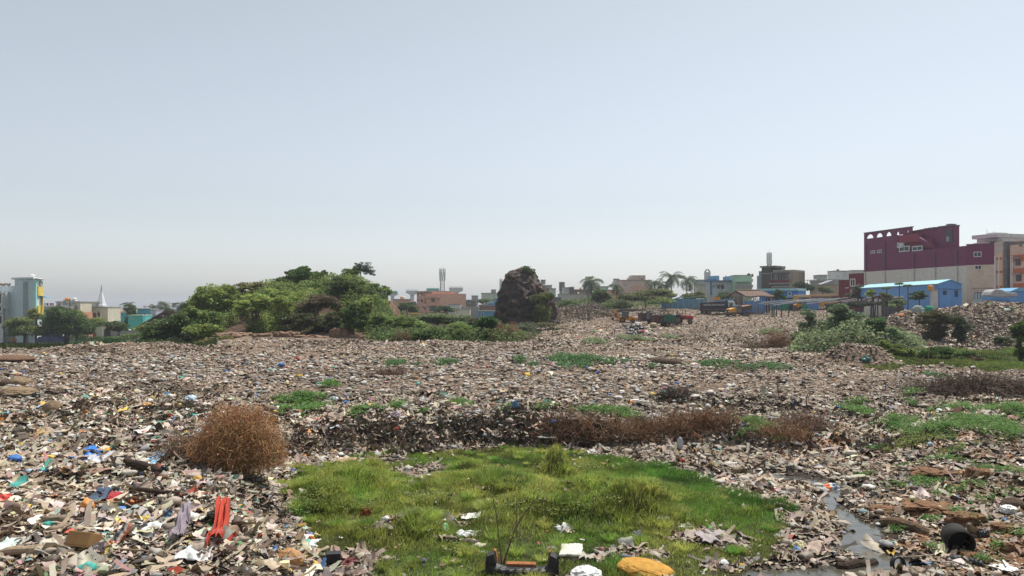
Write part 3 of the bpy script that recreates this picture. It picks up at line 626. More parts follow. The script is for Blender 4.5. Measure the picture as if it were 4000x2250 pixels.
# ---------------------------------------------------------------- the wooded hill and its rocks
ROCKM = mat('sandstone', (.23, .15, .105), .9, .35, 1.2, .15, bump=1., stain=((.10, .075, .06), .8, .55, 2.5))
BOULM = mat('boulder_stone', (.23, .165, .105), .9, .3, 3, .15, bump=.8)
def rockmesh(name, label, cat, loc, s, m=ROCKM, seed=0, flatness=1., rough=.28, group=None, rz=None, sub=4, sink=.25, angular=False):
    import bmesh
    bm = bmesh.new(); bmesh.ops.create_icosphere(bm, subdivisions=sub, radius=1)
    o_ = Vector((seed * 3.1, seed * 1.7, seed))
    for v in bm.verts:
        p = v.co.copy(); d = mnoise.voronoi(p * 1.3 + o_)[0]
        v.co = p * (1 - rough * 1.1 * (.8 - d[0]) * -1 * .5 + rough * .5 * mnoise.noise(p * 1.1 + o_) + rough * .22 * mnoise.noise(p * 3.7 + o_) + .1 * rough * mnoise.noise(p * 9 + o_))
        v.co.z = v.co.z if v.co.z > -.4 else -.4
        if angular: v.co.z = min(v.co.z, .45 + .12 * mnoise.noise(p * 2.5 + o_)); cl = mnoise.voronoi(p * 1.1 + o_); v.co *= 1 - .22 * (1 - min(1, 6 * (cl[0][1] - cl[0][0])))
        v.co = Vector((v.co.x * s[0], v.co.y * s[1], v.co.z * s[2] * flatness * (1.9 if angular else 1)))
    me = bpy.data.meshes.new(name); bm.to_mesh(me); bm.free(); me.materials.append(m)
    o = bpy.data.objects.new(name, me); o.location = (loc[0], loc[1], loc[2] + s[2] * (.4 - sink)); o.rotation_euler = (0, 0, random.uniform(0, 6) if rz is None else rz); link(o)
    return tag(o, label, cat, group)
def rockpx(name, label, cat, px, py, wpx, hpx, m=ROCKM, seed=0, depth=1., **k):
    x, y, z = ghit(px, py + hpx * .5); s = wpx / F * y / 2
    return rockmesh(name, label, cat, (x, y + s * depth * .5, z), (s, s * depth, max(.05, hpx / F * y * .62)), m, seed, rz=k.pop('rz', 0), **k)
slabs = [(905, 1308, 130, 34, 'long pinkish rock ledge at the left foot of the wooded hill'), (1010, 1312, 100, 30, 'flat brown rock shelf under the left trunks of the hill'), (1105, 1306, 90, 40, 'rounded tan rock shelf in the middle of the hill foot'),
         (1175, 1318, 90, 34, 'cracked brown ledge right of the rounded tan shelf'), (1240, 1322, 90, 26, 'low dark seamed ledge at the hill foot'), (1325, 1300, 90, 75, 'steep grey pink rock ramp rising into the hill trees'), (1400, 1318, 90, 34, 'red brown overhanging slab beside the rock ramp'),
         (1440, 1335, 40, 32, 'blocky red brown boulder at the right end of the hill foot'), (960, 1338, 120, 26, 'pinkish bare rock sheet just above the rubbish edge'), (860, 1362, 110, 30, 'smooth sandy dome of rock at the rubbish edge'), (1290, 1342, 150, 18, 'thin pale rock sheet below the rock ramp'), (730, 1368, 90, 34, 'shaded brown earth and rock lump below the dark bushes'), (1080, 1336, 110, 20, 'broken rock strip in front of the tan shelf'),
         (1180, 1345, 110, 18, 'low brown rock strip by the rubbish heap at the hill foot'), (820, 1325, 70, 20, 'small rock ledge showing through the left bushes')]
for i, (a, b, w_, h_, lb) in enumerate(slabs):
    D = 88 - (b - 1300) * .09; s = w_ / F * D / 2; hz = h_ / F * D
    zc = CH - (b - HZ) / F * D
    rockmesh('rock_ledge', lb, 'rock', ((a - 2000) / F * D, D + 1, zc - hz * .5), (s, s * .8, hz * .62), ROCKM, i, rz=random.uniform(-.15, .15), group='rock ledges at the foot of the wooded hill', sink=.1, rough=.7, angular=True)
rockmesh('rock_outcrop', 'steep red brown rock face at the right end of the wooded hill', 'rock', ((1520 - 2000) / F * 106, 107, 1.2), (1.2, 3, 2.9), ROCKM, 31, rz=0, sink=.1, rough=.6)

HT = 'trees growing over the wooded hill'
tree('broad light green tree at the left end of the wooded hill', (850, 1290), [(830, 1165, 72, 60), (785, 1190, 45, 55), (880, 1160, 50, 50), (845, 1215, 70, 50)], 100, G1, .30, 1.1, HT, stems=3, cr=.3)
tree('feathery flat topped acacia behind the left trees of the hill', (985, 1230), [(960, 1115, 55, 16), (1030, 1112, 55, 14), (920, 1130, 45, 18), (1000, 1135, 60, 18)], 108, GO, .26, .55, HT, flatc=.45, cr=.3, fill=.3)
tree('rounded bright green treetop crowning the hill', (1180, 1200), [(1165, 1085, 55, 38), (1225, 1085, 55, 32), (1190, 1062, 40, 22), (1262, 1080, 25, 22), (1110, 1110, 45, 30)], 112, (.095, .155, .04), .3, 1.2, HT, cr=.3)
tree('multi stemmed tree with bare dark trunks over the shaded hollow', (995, 1268), [(985, 1175, 70, 30), (960, 1195, 50, 28), (1025, 1190, 45, 35), (985, 1205, 60, 20)], 94, G1, .26, 1., HT, stems=4, cr=.3)
tree('slender light green tree between hollow and thorn scrub', (1100, 1300), [(1105, 1180, 48, 40), (1100, 1230, 42, 45), (1085, 1275, 38, 30)], 92, G1, .26, 1.1, HT, cr=.3)
tree('wide green tree mass in the middle of the hill', (1230, 1230), [(1230, 1130, 90, 35), (1130, 1140, 60, 35), (1310, 1150, 70, 30), (1180, 1160, 70, 35)], 106, G2, .3, 1.1, HT, cr=.28)
tree('yellowish green tree on the upper right slope of the hill', (1370, 1230), [(1330, 1110, 60, 30), (1380, 1125, 60, 35), (1400, 1170, 55, 40), (1330, 1140, 50, 30)], 103, (.12, .165, .045), .28, 1.1, HT, cr=.28)
tree('dark green treetop left of the sparse skyline tree', (1365, 1140), [(1365, 1075, 38, 26), (1385, 1060, 25, 20), (1345, 1090, 30, 18)], 114, G2, .28, 1.1, HT)
tree('sparse see through tree standing highest on the skyline', (1410, 1118), [(1420, 1048, 40, 30), (1445, 1062, 28, 20), (1400, 1040, 22, 20)], 112, (.075, .10, .06), .13, .28, HT, fill=.2, cr=.3, nlimb=30, trunk_r=.12)
tree('feathery acacia leaning out over the right end of the hill', (1470, 1220), [(1480, 1130, 50, 18), (1455, 1115, 35, 14), (1505, 1145, 28, 18), (1490, 1170, 25, 25)], 108, G2, .24, .7, HT, flatc=.45, cr=.3)
tree('dark round tree at the right shoulder of the hill', (1470, 1260), [(1465, 1165, 45, 45), (1440, 1210, 40, 35), (1490, 1220, 25, 35)], 104, GD, .28, 1.3, HT)
tree('bright leafy tree standing on the steep rock ramp', (1375, 1298), [(1375, 1215, 45, 35), (1355, 1240, 40, 35), (1400, 1245, 42, 35), (1385, 1275, 40, 22)], 88, (.095, .15, .042), .25, 1.2, HT, stems=3, cr=.3)
tree('pale brownish thorn scrub running down the middle of the hill', (1240, 1280), [(1250, 1170, 60, 30), (1200, 1200, 55, 25), (1300, 1185, 45, 25), (1150, 1225, 50, 20)], 97, (.17, .13, .085), .22, .8, HT, flatc=.4, fill=.3)
tree('dark olive thorn tree hanging over the rock shelves', (1170, 1315), [(1170, 1250, 65, 30), (1150, 1280, 50, 25), (1235, 1260, 50, 25), (1300, 1240, 35, 28)], 91, (.10, .11, .045), .24, 1., HT, flatc=.5)
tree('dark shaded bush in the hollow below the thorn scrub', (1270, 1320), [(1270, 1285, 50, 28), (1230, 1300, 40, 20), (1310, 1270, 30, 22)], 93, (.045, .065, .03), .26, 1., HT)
tree('green bush at the hill foot right of the rock ramp', (1450, 1320), [(1450, 1270, 40, 35), (1480, 1250, 40, 30), (1430, 1295, 30, 20)], 90, G2, .26, 1.1, HT)
tree('light green tree filling the upper middle of the hill', (1120, 1230), [(1080, 1155, 60, 32), (1140, 1175, 55, 35), (1060, 1190, 40, 28)], 102, G1, .28, 1., HT, cr=.28)
tree('mid green tree between the two treetops on the crest', (1290, 1200), [(1290, 1112, 55, 26), (1330, 1125, 40, 24), (1255, 1125, 40, 24)], 111, G2, .28, 1., HT, cr=.28)
tree('green tree behind the flat topped acacia', (930, 1230), [(920, 1150, 50, 24), (960, 1150, 50, 22), (1010, 1150, 45, 22)], 110, G2, .28, 1., HT, cr=.28)
tree('green tree low on the right slope above the rock ramp tree', (1420, 1260), [(1420, 1190, 45, 32), (1330, 1200, 40, 28)], 98, G1, .27, 1., HT, cr=.28)
LB = 'bushes at the left foot of the wooded hill'
tree('tall dark green bush against the left end of the hill', (800, 1340), [(790, 1245, 75, 40), (750, 1225, 45, 30), (830, 1250, 40, 35)], 92, G2, .28, 1.2, LB, cat='bush')
tree('dark rounded bush overhanging the marsh', (660, 1378), [(650, 1285, 60, 35), (610, 1300, 55, 40), (690, 1260, 50, 35), (660, 1330, 70, 40), (580, 1330, 45, 30)], 90, GD, .28, 1.4, LB, cat='bush')
tree('light topped bush between the dark bushes', (770, 1345), [(770, 1290, 55, 28), (820, 1285, 40, 25), (800, 1320, 50, 20)], 88, G1, .26, 1.1, LB, cat='bush')
tree('low yellowish bush on the rocks by the rubbish edge', (840, 1368), [(840, 1335, 50, 18), (790, 1345, 40, 18), (880, 1325, 35, 18)], 85, GO, .24, 1., LB, cat='bush')
tree('dark lower bush right above the reeds', (600, 1380), [(560, 1345, 45, 25), (620, 1355, 50, 22), (700, 1345, 60, 30)], 87, (.035, .055, .028), .26, 1.3, LB, cat='bush')

# ---------------------------------------------------------------- thicket in front of the centre
CB = 'bushes in the thicket left of the rock pinnacle'
def bush(label, px, py, crowns, D, color, leaf=.2, dens=1., group=CB, **k):
    return tree(label, (px, py), crowns, D, color, leaf, dens, group, name='bush', cat='bush', part='foliage', **k)
bush('deep green bush joining the hill foot to the thicket', 1520, 1335, [(1510, 1270, 55, 35), (1545, 1250, 45, 28), (1500, 1310, 50, 28)], 90, G2, .24, 1.2)
bush('bright green low bush at the left of the thicket edge', 1490, 1350, [(1480, 1325, 45, 22), (1530, 1335, 35, 14)], 86, (.09, .16, .035), .2, 1.2)
bush('dark leafy bush with glossy leaves in the thicket', 1600, 1330, [(1590, 1265, 60, 38), (1560, 1295, 50, 30), (1640, 1285, 50, 35)], 92, G2, .24, 1.2)
bush('silvery green tall shrubs at the back of the thicket', 1720, 1290, [(1700, 1240, 60, 20), (1760, 1245, 55, 20), (1660, 1245, 45, 20), (1820, 1250, 50, 22), (1740, 1265, 80, 24)], 100, GG, .24, 1.)
bush('silvery shrubs with dry stems behind the right of the thicket', 1860, 1290, [(1850, 1255, 40, 18), (1880, 1265, 30, 18), (1830, 1275, 50, 20)], 96, (.14, .15, .09), .22, 1.)
bush('bright green feathery bush in front of the dry patch', 1660, 1348, [(1650, 1310, 60, 22), (1700, 1300, 45, 20), (1620, 1330, 40, 16)], 86, (.085, .165, .03), .2, 1.2, flatc=.5)
bush('broad green bush filling the middle of the thicket', 1780, 1345, [(1780, 1290, 60, 30), (1740, 1315, 60, 28), (1820, 1315, 55, 26), (1790, 1330, 60, 16)], 87, G2, .22, 1.2)
bush('pale leaved shrub in the middle of the thicket', 1790, 1310, [(1790, 1275, 50, 20), (1760, 1285, 40, 18)], 90, GG, .22, 1.)
bush('tall dark green bush at the right end of the thicket', 1900, 1345, [(1910, 1255, 45, 28), (1890, 1285, 55, 35), (1930, 1275, 40, 30), (1880, 1320, 50, 22)], 88, (.055, .12, .03), .22, 1.4)
bush('pale grey green shrub right of the rusty dead bush', 2045, 1335, [(2050, 1280, 50, 24), (2030, 1300, 45, 25), (2080, 1300, 30, 20)], 92, (.15, .18, .11), .2, .8, group=None)
bush('dry olive shrubs on the lower slope of the rubbish heap', 2150, 1310, [(2130, 1270, 50, 16), (2180, 1290, 60, 14), (2110, 1300, 40, 18)], 105, (.17, .16, .09), .2, .5, group=None)
twigbush('dead_bush', 'rusty brown dead bush between thicket and pale shrub', 'bush', ((1975 - 2000) / F * 86, 86, .8), 1.6, 1.3, 2.1, 3000, (.32, .17, .10), .014, .9, 5, group='rusty dead bushes at the thicket edge')
twigbush('dead_bush', 'small rusty dead bush at the left edge of the thicket', 'bush', ((1570 - 2000) / F * 85, 85, .8), 1.0, 1., 1.3, 1500, (.30, .18, .10), .014, .8, 6, group='rusty dead bushes at the thicket edge')
twigbush('dead_bush', 'greyish dry stems in the middle of the thicket', 'bush', ((1710 - 2000) / F * 91, 91, 1.4), 1.6, 1., 1.3, 1500, (.26, .19, .13), .014, .9, 7)
twigbush('dead_bush', 'low rusty dead shrub beside the pale shrub', 'bush', ((2055 - 2000) / F * 85, 85, .8), .9, .8, .8, 900, (.24, .13, .08), .014, .7, 8)

# ---------------------------------------------------------------- rock pinnacle
def pinnacle():
    D = 132.0
    prof = [(1290, 1930, 2180), (1262, 1935, 2175), (1240, 1937, 2170), (1200, 1941, 2168), (1170, 1946, 2160), (1150, 1950, 2148), (1130, 1958, 2140), (1110, 1966, 2118), (1090, 1974, 2098), (1075, 1980, 2086), (1060, 1992, 2076), (1050, 2010, 2066), (1046, 2028, 2052)]
    rows, n = 120, 170; V = []; Q = []
    ys = np.linspace(1290, 1046, rows)
    L = np.interp(-ys, [-p[0] for p in prof], [p[1] for p in prof]); Rr = np.interp(-ys, [-p[0] for p in prof], [p[2] for p in prof])
    for i in range(rows):
        z = CH - (ys[i] - HZ) / F * D; cx = ((L[i] + Rr[i]) / 2 - 2000) / F * D; hw = 1.05 * (Rr[i] - L[i]) / 2 / F * D
        for k in range(n):
            t = 2 * math.pi * k / n; x = math.cos(t) * hw; y = math.sin(t) * hw * .8
            q = Vector((x + cx, y, z)); c1 = mnoise.voronoi(q * .45 + Vector((3, 1, 2)))[0]; c2 = mnoise.voronoi(Vector((q.x, q.y, q.z * .6)) * 1.1)[0]
            d = -.95 * (c1[1] - c1[0]) + .45 * (c2[1] - c2[0]) + .5 * mnoise.noise(q * .8) + .2 * mnoise.noise(q * 2.3) + .1 * mnoise.noise(q * 5)
            if t > math.pi and abs(z - 3.1 + .08 * x) < .25: d -= .35
            sc_ = 1 + d * .95 / max(1.6, hw)
            V.append((cx + x * sc_, D + y * sc_, z + .3 * mnoise.noise(q * .6)))
    V.append((((L[-1] + Rr[-1]) / 2 - 2000) / F * D, D, V[-1][2] + .1))
    Q = [[i * n + k, i * n + (k + 1) % n, (i + 1) * n + (k + 1) % n, (i + 1) * n + k] for i in range(rows - 1) for k in range(n)]
    T = [[(rows - 1) * n + k, (rows - 1) * n + (k + 1) % n, rows * n] for k in range(n)]
    m = mat('dark_rock', (.05, .034, .027), .75, .75, 1.3, .35, bump=2.0, stain=((.22, .10, .055), .4, .56, 1.6))
    o = npmesh('rock_pinnacle', V, [np.array(Q), np.array(T)], m)
    tag(o, 'tall dark weathered rock standing alone on the edge of the dump', 'rock')
pinnacle()
tree('light green tree sprouting from the top of the rock pinnacle', (2066, 1085), [(2058, 1055, 22, 22), (2078, 1062, 15, 16), (2068, 1085, 14, 12)], 131, (.14, .19, .06), .24, .7, None, nlimb=14, trunk_r=.09)
tree('yellow green shrub growing on the right ledge of the rock pinnacle', (2120, 1190), [(2115, 1162, 42, 18), (2145, 1160, 22, 18), (2090, 1172, 22, 10)], 126.5, (.14, .17, .05), .26, 1.1, None, cat='bush')
twigbush('dry_grass', 'pale dry grass on the crest of the rock pinnacle', 'grass', ((2022 - 2000) / F * 131, 131.5, CH + 5.7), .9, .8, .7, 500, (.32, .25, .17), .014, .4, 9)

# ---------------------------------------------------------------- trees of the low ground on the left
LT = 'trees in front of the houses on the left'
def ltree(label, px, crowns, D=168, color=G1, leaf=.42, dens=1., **k):
    return tree(label, (px,), crowns, D, color, leaf, dens, k.pop('group', LT), **k)
ltree('rounded olive tree nearest the left edge of the photo', 92, [(75, 1260, 50, 25), (45, 1275, 35, 25), (110, 1290, 55, 28), (150, 1300, 38, 18), (70, 1300, 45, 18)], 166, (.21, .25, .09), stems=3)
ltree('largest dark green tree hiding the low houses on the left', 260, [(230, 1215, 45, 22), (270, 1235, 60, 30), (210, 1255, 55, 35), (320, 1270, 50, 30), (260, 1285, 80, 35), (350, 1290, 28, 25), (190, 1290, 40, 25)], 168, (.12, .185, .06), dens=1.2, stems=4)
ltree('yellow tinged tree top beside the white tank house', 300, [(305, 1225, 28, 14), (290, 1240, 30, 14), (330, 1248, 18, 14)], 172, (.26, .29, .08))
ltree('tree with yellow blossom against the yellow balconies', 140, [(130, 1220, 22, 18), (150, 1235, 25, 16), (115, 1245, 25, 15)], 169, (.28, .30, .08))
ltree('small green tree beside the steeple house', 385, [(385, 1255, 32, 16), (370, 1270, 30, 14), (405, 1268, 20, 12)], 190, G1)
ltree('dark bushy tree in front of the turquoise houses', 465, [(455, 1270, 38, 20), (480, 1280, 30, 18), (435, 1285, 20, 12)], 172, GD)
ltree('dark tree in front of the turquoise wall with antenna', 510, [(505, 1205, 24, 18), (520, 1225, 20, 18), (515, 1250, 25, 20), (540, 1265, 22, 14)], 215, (.10, .15, .06))
ltree('dark green tree behind the lilac house', 640, [(640, 1215, 38, 20), (615, 1240, 25, 20), (665, 1235, 30, 20)], 230, (.10, .14, .07), leaf=.5)
ltree('tree filling the gap left of the big dark bushes', 560, [(600, 1270, 40, 20), (560, 1285, 40, 16), (650, 1255, 40, 22), (700, 1235, 35, 20), (735, 1215, 30, 18)], 150, G2, dens=1.1)
ltree('dark crown at the left shoulder of the wooded hill', 760, [(752, 1180, 22, 18), (735, 1200, 25, 18), (765, 1205, 25, 20)], 118, GD, leaf=.3)
ltree('low dark hedge of bushes behind the rickshaw', 40, [(30, 1315, 40, 15), (100, 1318, 40, 12), (0, 1305, 25, 20)], 186, GD, name='hedge', cat='hedge')
ltree('low dark hedge behind the blue tarpaulin', 320, [(310, 1318, 45, 14), (380, 1325, 40, 12), (240, 1320, 40, 12)], 184, GD, name='hedge', cat='hedge')
ltree('low hedge behind the white heap right of the street lamp', 520, [(500, 1315, 45, 12), (580, 1310, 60, 14), (450, 1322, 40, 10)], 160, G2, name='hedge', cat='hedge')
palm('short palm rising above the dark tree by the turquoise wall', 500, 0, 1192, 222, 20, group='coconut palms on the left')
palm('palm at the left of the cluster behind the dark tree', 602, 0, 1196, 250, 16, group='coconut palms on the left')
palm('bushiest palm of the cluster behind the dark tree', 642, 0, 1190, 250, 22, group='coconut palms on the left')
palm('lone palm beside the small billboard', 710, 0, 1190, 255, 20, group='coconut palms on the left')

# ---------------------------------------------------------------- trees of the middle and right distance
MT = 'trees along the back of the dump'
def mtree(label, px, crowns, D, color=G1, leaf=.42, dens=1., **k):
    return tree(label, (px,), crowns, D, color, leaf, dens, k.pop('group', MT), **k)
mtree('dark green tree left of the stepped pink house', 1590, [(1590, 1195, 38, 16), (1565, 1210, 30, 16), (1615, 1212, 22, 14)], 190, GD)
mtree('bushy green shrub below the dark tree by the pink house', 1550, [(1550, 1225, 30, 14), (1520, 1240, 30, 14)], 150, G2)
mtree('round green tree at the right corner of the stepped pink house', 1735, [(1735, 1205, 30, 14), (1710, 1212, 18, 8), (1755, 1213, 20, 8)], 200, (.06, .12, .05))
mtree('leafless pale tree right of the telecom mast', 1797, [(1800, 1158, 22, 14), (1790, 1168, 18, 8)], 330, (.20, .19, .15), .25, .25, nlimb=26, fill=.2)
mtree('pale green tree in front of the long cream block', 1900, [(1895, 1175, 32, 10), (1880, 1180, 18, 8)], 260, (.13, .19, .08))
mtree('bright bush right behind the rock pinnacle', 2215, [(2210, 1190, 40, 20), (2250, 1200, 40, 22), (2190, 1215, 30, 18), (2240, 1225, 55, 16)], 165, (.10, .17, .05))
mtree('green bush behind the crest of the rubbish heap', 2310, [(2310, 1205, 32, 16), (2350, 1200, 30, 14), (2330, 1220, 45, 14), (2375, 1205, 22, 18)], 168, (.095, .15, .05))
mtree('dark broad tree under the left palm', 2345, [(2340, 1145, 30, 22), (2365, 1160, 24, 16), (2320, 1165, 20, 12), (2345, 1175, 30, 12)], 185, GD)
mtree('wide umbrella shaped acacia over the dark hollow', 2520, [(2500, 1150, 75, 12), (2560, 1140, 70, 14), (2450, 1165, 60, 14), (2600, 1155, 50, 12), (2530, 1165, 90, 16)], 182, (.17, .19, .08), flatc=.5, fill=.3)
mtree('green crown rising from the umbrella acacia', 2590, [(2590, 1138, 28, 14), (2620, 1150, 25, 12)], 188, G1)
mtree('dark green bush left of the hollow', 2420, [(2420, 1185, 45, 16), (2440, 1195, 40, 14), (2400, 1200, 30, 10)], 178, GD)
mtree('green tree right over the dark hollow', 2600, [(2590, 1175, 45, 12), (2560, 1180, 35, 12)], 178, G2)
mtree('yellow green tree above the blue fence', 2710, [(2700, 1160, 38, 16), (2735, 1150, 25, 10), (2670, 1172, 28, 10), (2740, 1168, 25, 10)], 205, (.13, .165, .05))
mtree('light green tree left of the thatched hut', 2835, [(2835, 1155, 28, 18), (2810, 1160, 22, 12), (2860, 1150, 20, 10)], 196, (.12, .18, .06))
mtree('round dense green tree beside the bright blue house', 3040, [(3040, 1150, 24, 20), (3025, 1160, 20, 14), (3058, 1162, 16, 12)], 184, (.05, .12, .035))
mtree('dark leafy tree above the left part of the bus', 3130, [(3130, 1115, 28, 18), (3150, 1125, 30, 16), (3110, 1135, 22, 10)], 205, (.06, .10, .055))
mtree('yellowish shrub tree above the middle of the bus', 3215, [(3210, 1130, 30, 14), (3235, 1138, 20, 10)], 205, (.14, .16, .07))
mtree('pale shrub in front of the dark crimson house', 3350, [(3350, 1130, 25, 18), (3330, 1155, 28, 14), (3365, 1150, 22, 20)], 150, (.13, .15, .09), leaf=.34)
mtree('leafy tree beneath the left eave of the long blue shed', 3403, [(3403, 1140, 18, 12), (3395, 1152, 16, 8)], 128, G1, leaf=.26)
mtree('low green shrub by the shed entrance', 3450, [(3450, 1150, 22, 10), (3470, 1158, 22, 8)], 128, (.12, .16, .06), leaf=.26)
mtree('pinkish flowering shrub under the shed eave', 3430, [(3430, 1160, 16, 9)], 126, (.26, .17, .15), leaf=.22)
mtree('dark hedge under the fallen grey poles', 3420, [(3400, 1188, 60, 12), (3330, 1192, 50, 14), (3480, 1185, 40, 12), (3270, 1195, 40, 12)], 112, (.055, .07, .045), leaf=.26, name='hedge', cat='hedge')
mtree('bright banana like shrub right of the hedge', 3510, [(3510, 1180, 30, 16), (3490, 1195, 25, 10)], 108, (.15, .20, .10), leaf=.4)
mtree('green shrubs in front of the shed doors', 3590, [(3590, 1145, 22, 14), (3570, 1160, 28, 14), (3605, 1160, 20, 12)], 120, (.07, .12, .045), leaf=.3)
def papaya(label, px, pt, D):
    x = (px - 2000) / F * D; zb = gz(x, D); zt = CH - (pt - HZ) / F * D - zb
    r = thing('papaya_tree', label, 'tree', (x, D, zb), 0, 'papaya trees in front of the long blue shed')
    MB().tube([(0, 0, -.2), (.05, 0, zt)], [.09, .06], 7).build('trunk', BARK, r)
    V, Q, C = [], [], []; 
    for k in range(16):
        a = k * 2.4; L = 13 / F * D * random.uniform(.6, 1.1); tip = np.array([math.cos(a) * L, math.sin(a) * L, zt + .1 - .25 * L]); 
        P = tip + rng.normal(0, .14, (16, 3)) * np.array([1, 1, .6]); v, q, c = leaf_arrays(P, .24, leafcol((.10, .16, .05), np.ones(16)), .9); Q.append(q + len(V) * 0 + sum(len(i) for i in V)); V.append(v); C.append(c)
    npmesh('leaves', np.concatenate(V), np.concatenate(Q), leafm(), r, np.concatenate(C))
papaya('taller papaya tree with a flat crown, left of the pair', 3512, 1108, 122); papaya('shorter papaya tree with a flat crown, right of the pair', 3546, 1115, 120); papaya('spindly papaya tree with a tiny crown', 3463, 1125, 126)
PT = 'coconut palms at the back of the dump'
palm('palm with long hanging fronds nearest the rock pinnacle', 2312, 0, 1100, 195, 36, 22, PT); palm('small palm in front of the ribbed tower', 2408, 0, 1118, 205, 26, 16, PT)
palm('low palm left of the tallest palm', 2558, 0, 1105, 215, 30, 18, PT); palm('tallest palm with an upright crown', 2622, 0, 1082, 215, 34, 22, PT); palm('lone palm with arching fronds right of the tallest', 2683, 0, 1095, 210, 32, 20, PT)
palm('palm half hidden behind the low palm', 2583, 0, 1112, 230, 24, 14, PT)

# the big pale leaved shrub thicket on the right, vines, dry shrubs
RB = 'shrubs of the big thicket on the right'
bush('tall pale leaved shrub at the left of the right thicket', 3170, 1350, [(3150, 1235, 35, 35), (3170, 1290, 60, 45), (3120, 1320, 40, 28)], 70, (.17, .22, .12), .2, .8, RB)
bush('highest pale leaved shrub in the middle of the right thicket', 3290, 1360, [(3270, 1210, 50, 28), (3310, 1235, 60, 35), (3280, 1280, 70, 45), (3340, 1280, 60, 40), (3300, 1330, 90, 30)], 69, (.16, .22, .12), .2, .9, RB)
bush('dark green shrub sloping down at the right of the thicket', 3440, 1365, [(3420, 1265, 50, 30), (3450, 1300, 60, 35), (3500, 1330, 50, 28), (3400, 1330, 60, 30)], 67, (.10, .17, .07), .2, 1., RB)
bush('yellow green vine mass at the right foot of the thicket', 3500, 1390, [(3480, 1370, 50, 28), (3540, 1375, 40, 20), (3450, 1345, 30, 20)], 62, (.19, .24, .06), .18, 1.1, RB)
bush('dry brown stems at the left foot of the thicket', 3200, 1385, [(3200, 1350, 60, 25), (3140, 1360, 40, 16)], 66, (.20, .16, .09), .16, .7, RB)
bush('rounded olive brown shrub below the netting bundles', 3650, 1295, [(3650, 1235, 55, 28), (3630, 1255, 50, 24), (3690, 1250, 40, 24)], 82, (.14, .13, .06), .16, 1.1, None, stems=3)
bush('dark green shrub next to the olive brown shrub', 3745, 1300, [(3740, 1255, 35, 28), (3760, 1275, 35, 20)], 80, (.07, .10, .045), .16, 1.2, None, stems=3)
bush('bright green shrub cut by the right edge of the photo', 3990, 1370, [(3985, 1285, 30, 35), (3990, 1320, 28, 35)], 60, (.11, .17, .035), .16, 1.2, None)
bush('dark creeper mound highest on the green flat', 3650, 1400, [(3640, 1375, 45, 22), (3680, 1370, 40, 18), (3620, 1390, 30, 14)], 60, (.075, .14, .03), .15, 1.3, 'creeper mounds on the green flat')
bush('dark creeper mound right of the highest one', 3740, 1410, [(3725, 1400, 45, 18), (3770, 1385, 35, 14)], 59, (.07, .13, .03), .15, 1.3, 'creeper mounds on the green flat')
bush('small creeper mound at the right end of the green flat', 3860, 1412, [(3860, 1398, 40, 12), (3900, 1405, 30, 8)], 60, (.09, .15, .035), .15, 1.2, 'creeper mounds on the green flat')
bush('brownish creeper mound between the dark ones', 3800, 1420, [(3800, 1402, 32, 16)], 58.5, (.12, .09, .05), .15, 1.1, 'creeper mounds on the green flat')
bush('low dark weeds mound at the top of the green flat', 3920, 1335, [(3920, 1322, 40, 10)], 76, (.08, .11, .04), .15, 1.1, 'creeper mounds on the green flat')
twigbush('dead_bush', 'rusty dead bush left of the right thicket', 'bush', ((3045 - 2000) / F * 72, 72, .9), 1.5, 1.2, 1.7, 2600, (.33, .19, .12), .013, .8, 11)
twigbush('dead_bush', 'dry greyish scrub in front of the rusty dead bush', 'bush', ((2960 - 2000) / F * 72, 72, .9), 1.9, 1., .8, 1400, (.25, .18, .12), .013, .8, 12)
n = 32000; y = rng.uniform(62, 84, n); u = .375 + .19 * rng.uniform(0, 1, n); x = u * y
top = np.interp(u, [.37, .39, .42, .46, .50, .54, .57], [-.5, 2.4, 3.0, 3.5, 2.7, 1.3, -.5]) * (.75 + .5 * fbm(x * .5, y * .5, 88)) * ss(62, 66, y) * ss(-84, -78, -y)
k = (rng.uniform(0, 1, n) < ss(62, 66, y + 3 * vn(x * .4, y * .4, 7))) & (top > .05 + .3 * vn(x, y, 8)) ; x, y, top = x[k], y[k], top[k]; n = len(x)
P = np.stack([x, y, H(x, y) + rng.uniform(0, 1, n) ** .8 * np.maximum(top, .05)], 1); br = 1 + .9 * fbm(x * .8, y * .8, 89)
V, Q, C = leaf_arrays(P, .27 * rng.uniform(.6, 1.3, n), leafcol((.24, .29, .15), br * rng.uniform(.7, 1.2, n)), .2, .7)
o = npmesh('undergrowth', V, Q, leafm(), C=C); tag(o, 'pale leaved undergrowth filling the big thicket on the right', kind='stuff')
# tall dry stalks standing on the field
for i, (px, py, w_, n_) in enumerate([(2720, 1325, 60, 340), (2880, 1330, 40, 160), (2990, 1240, 60, 120), (2100, 1330, 80, 160), (2180, 1265, 90, 220), (2560, 1215, 60, 200), (2640, 1225, 90, 220)]):
    gx, gy, g_ = ghit(px, py); a = w_ / F * gy
    twigbush('dry_stalks', 'thin dry stalks standing up from the far litter', 'stalks', (gx, gy, g_), a, 2.0, 1.1, n_, (.27, .21, .14), .012, 1.3, 40 + i, curl=.12, kind='stuff')
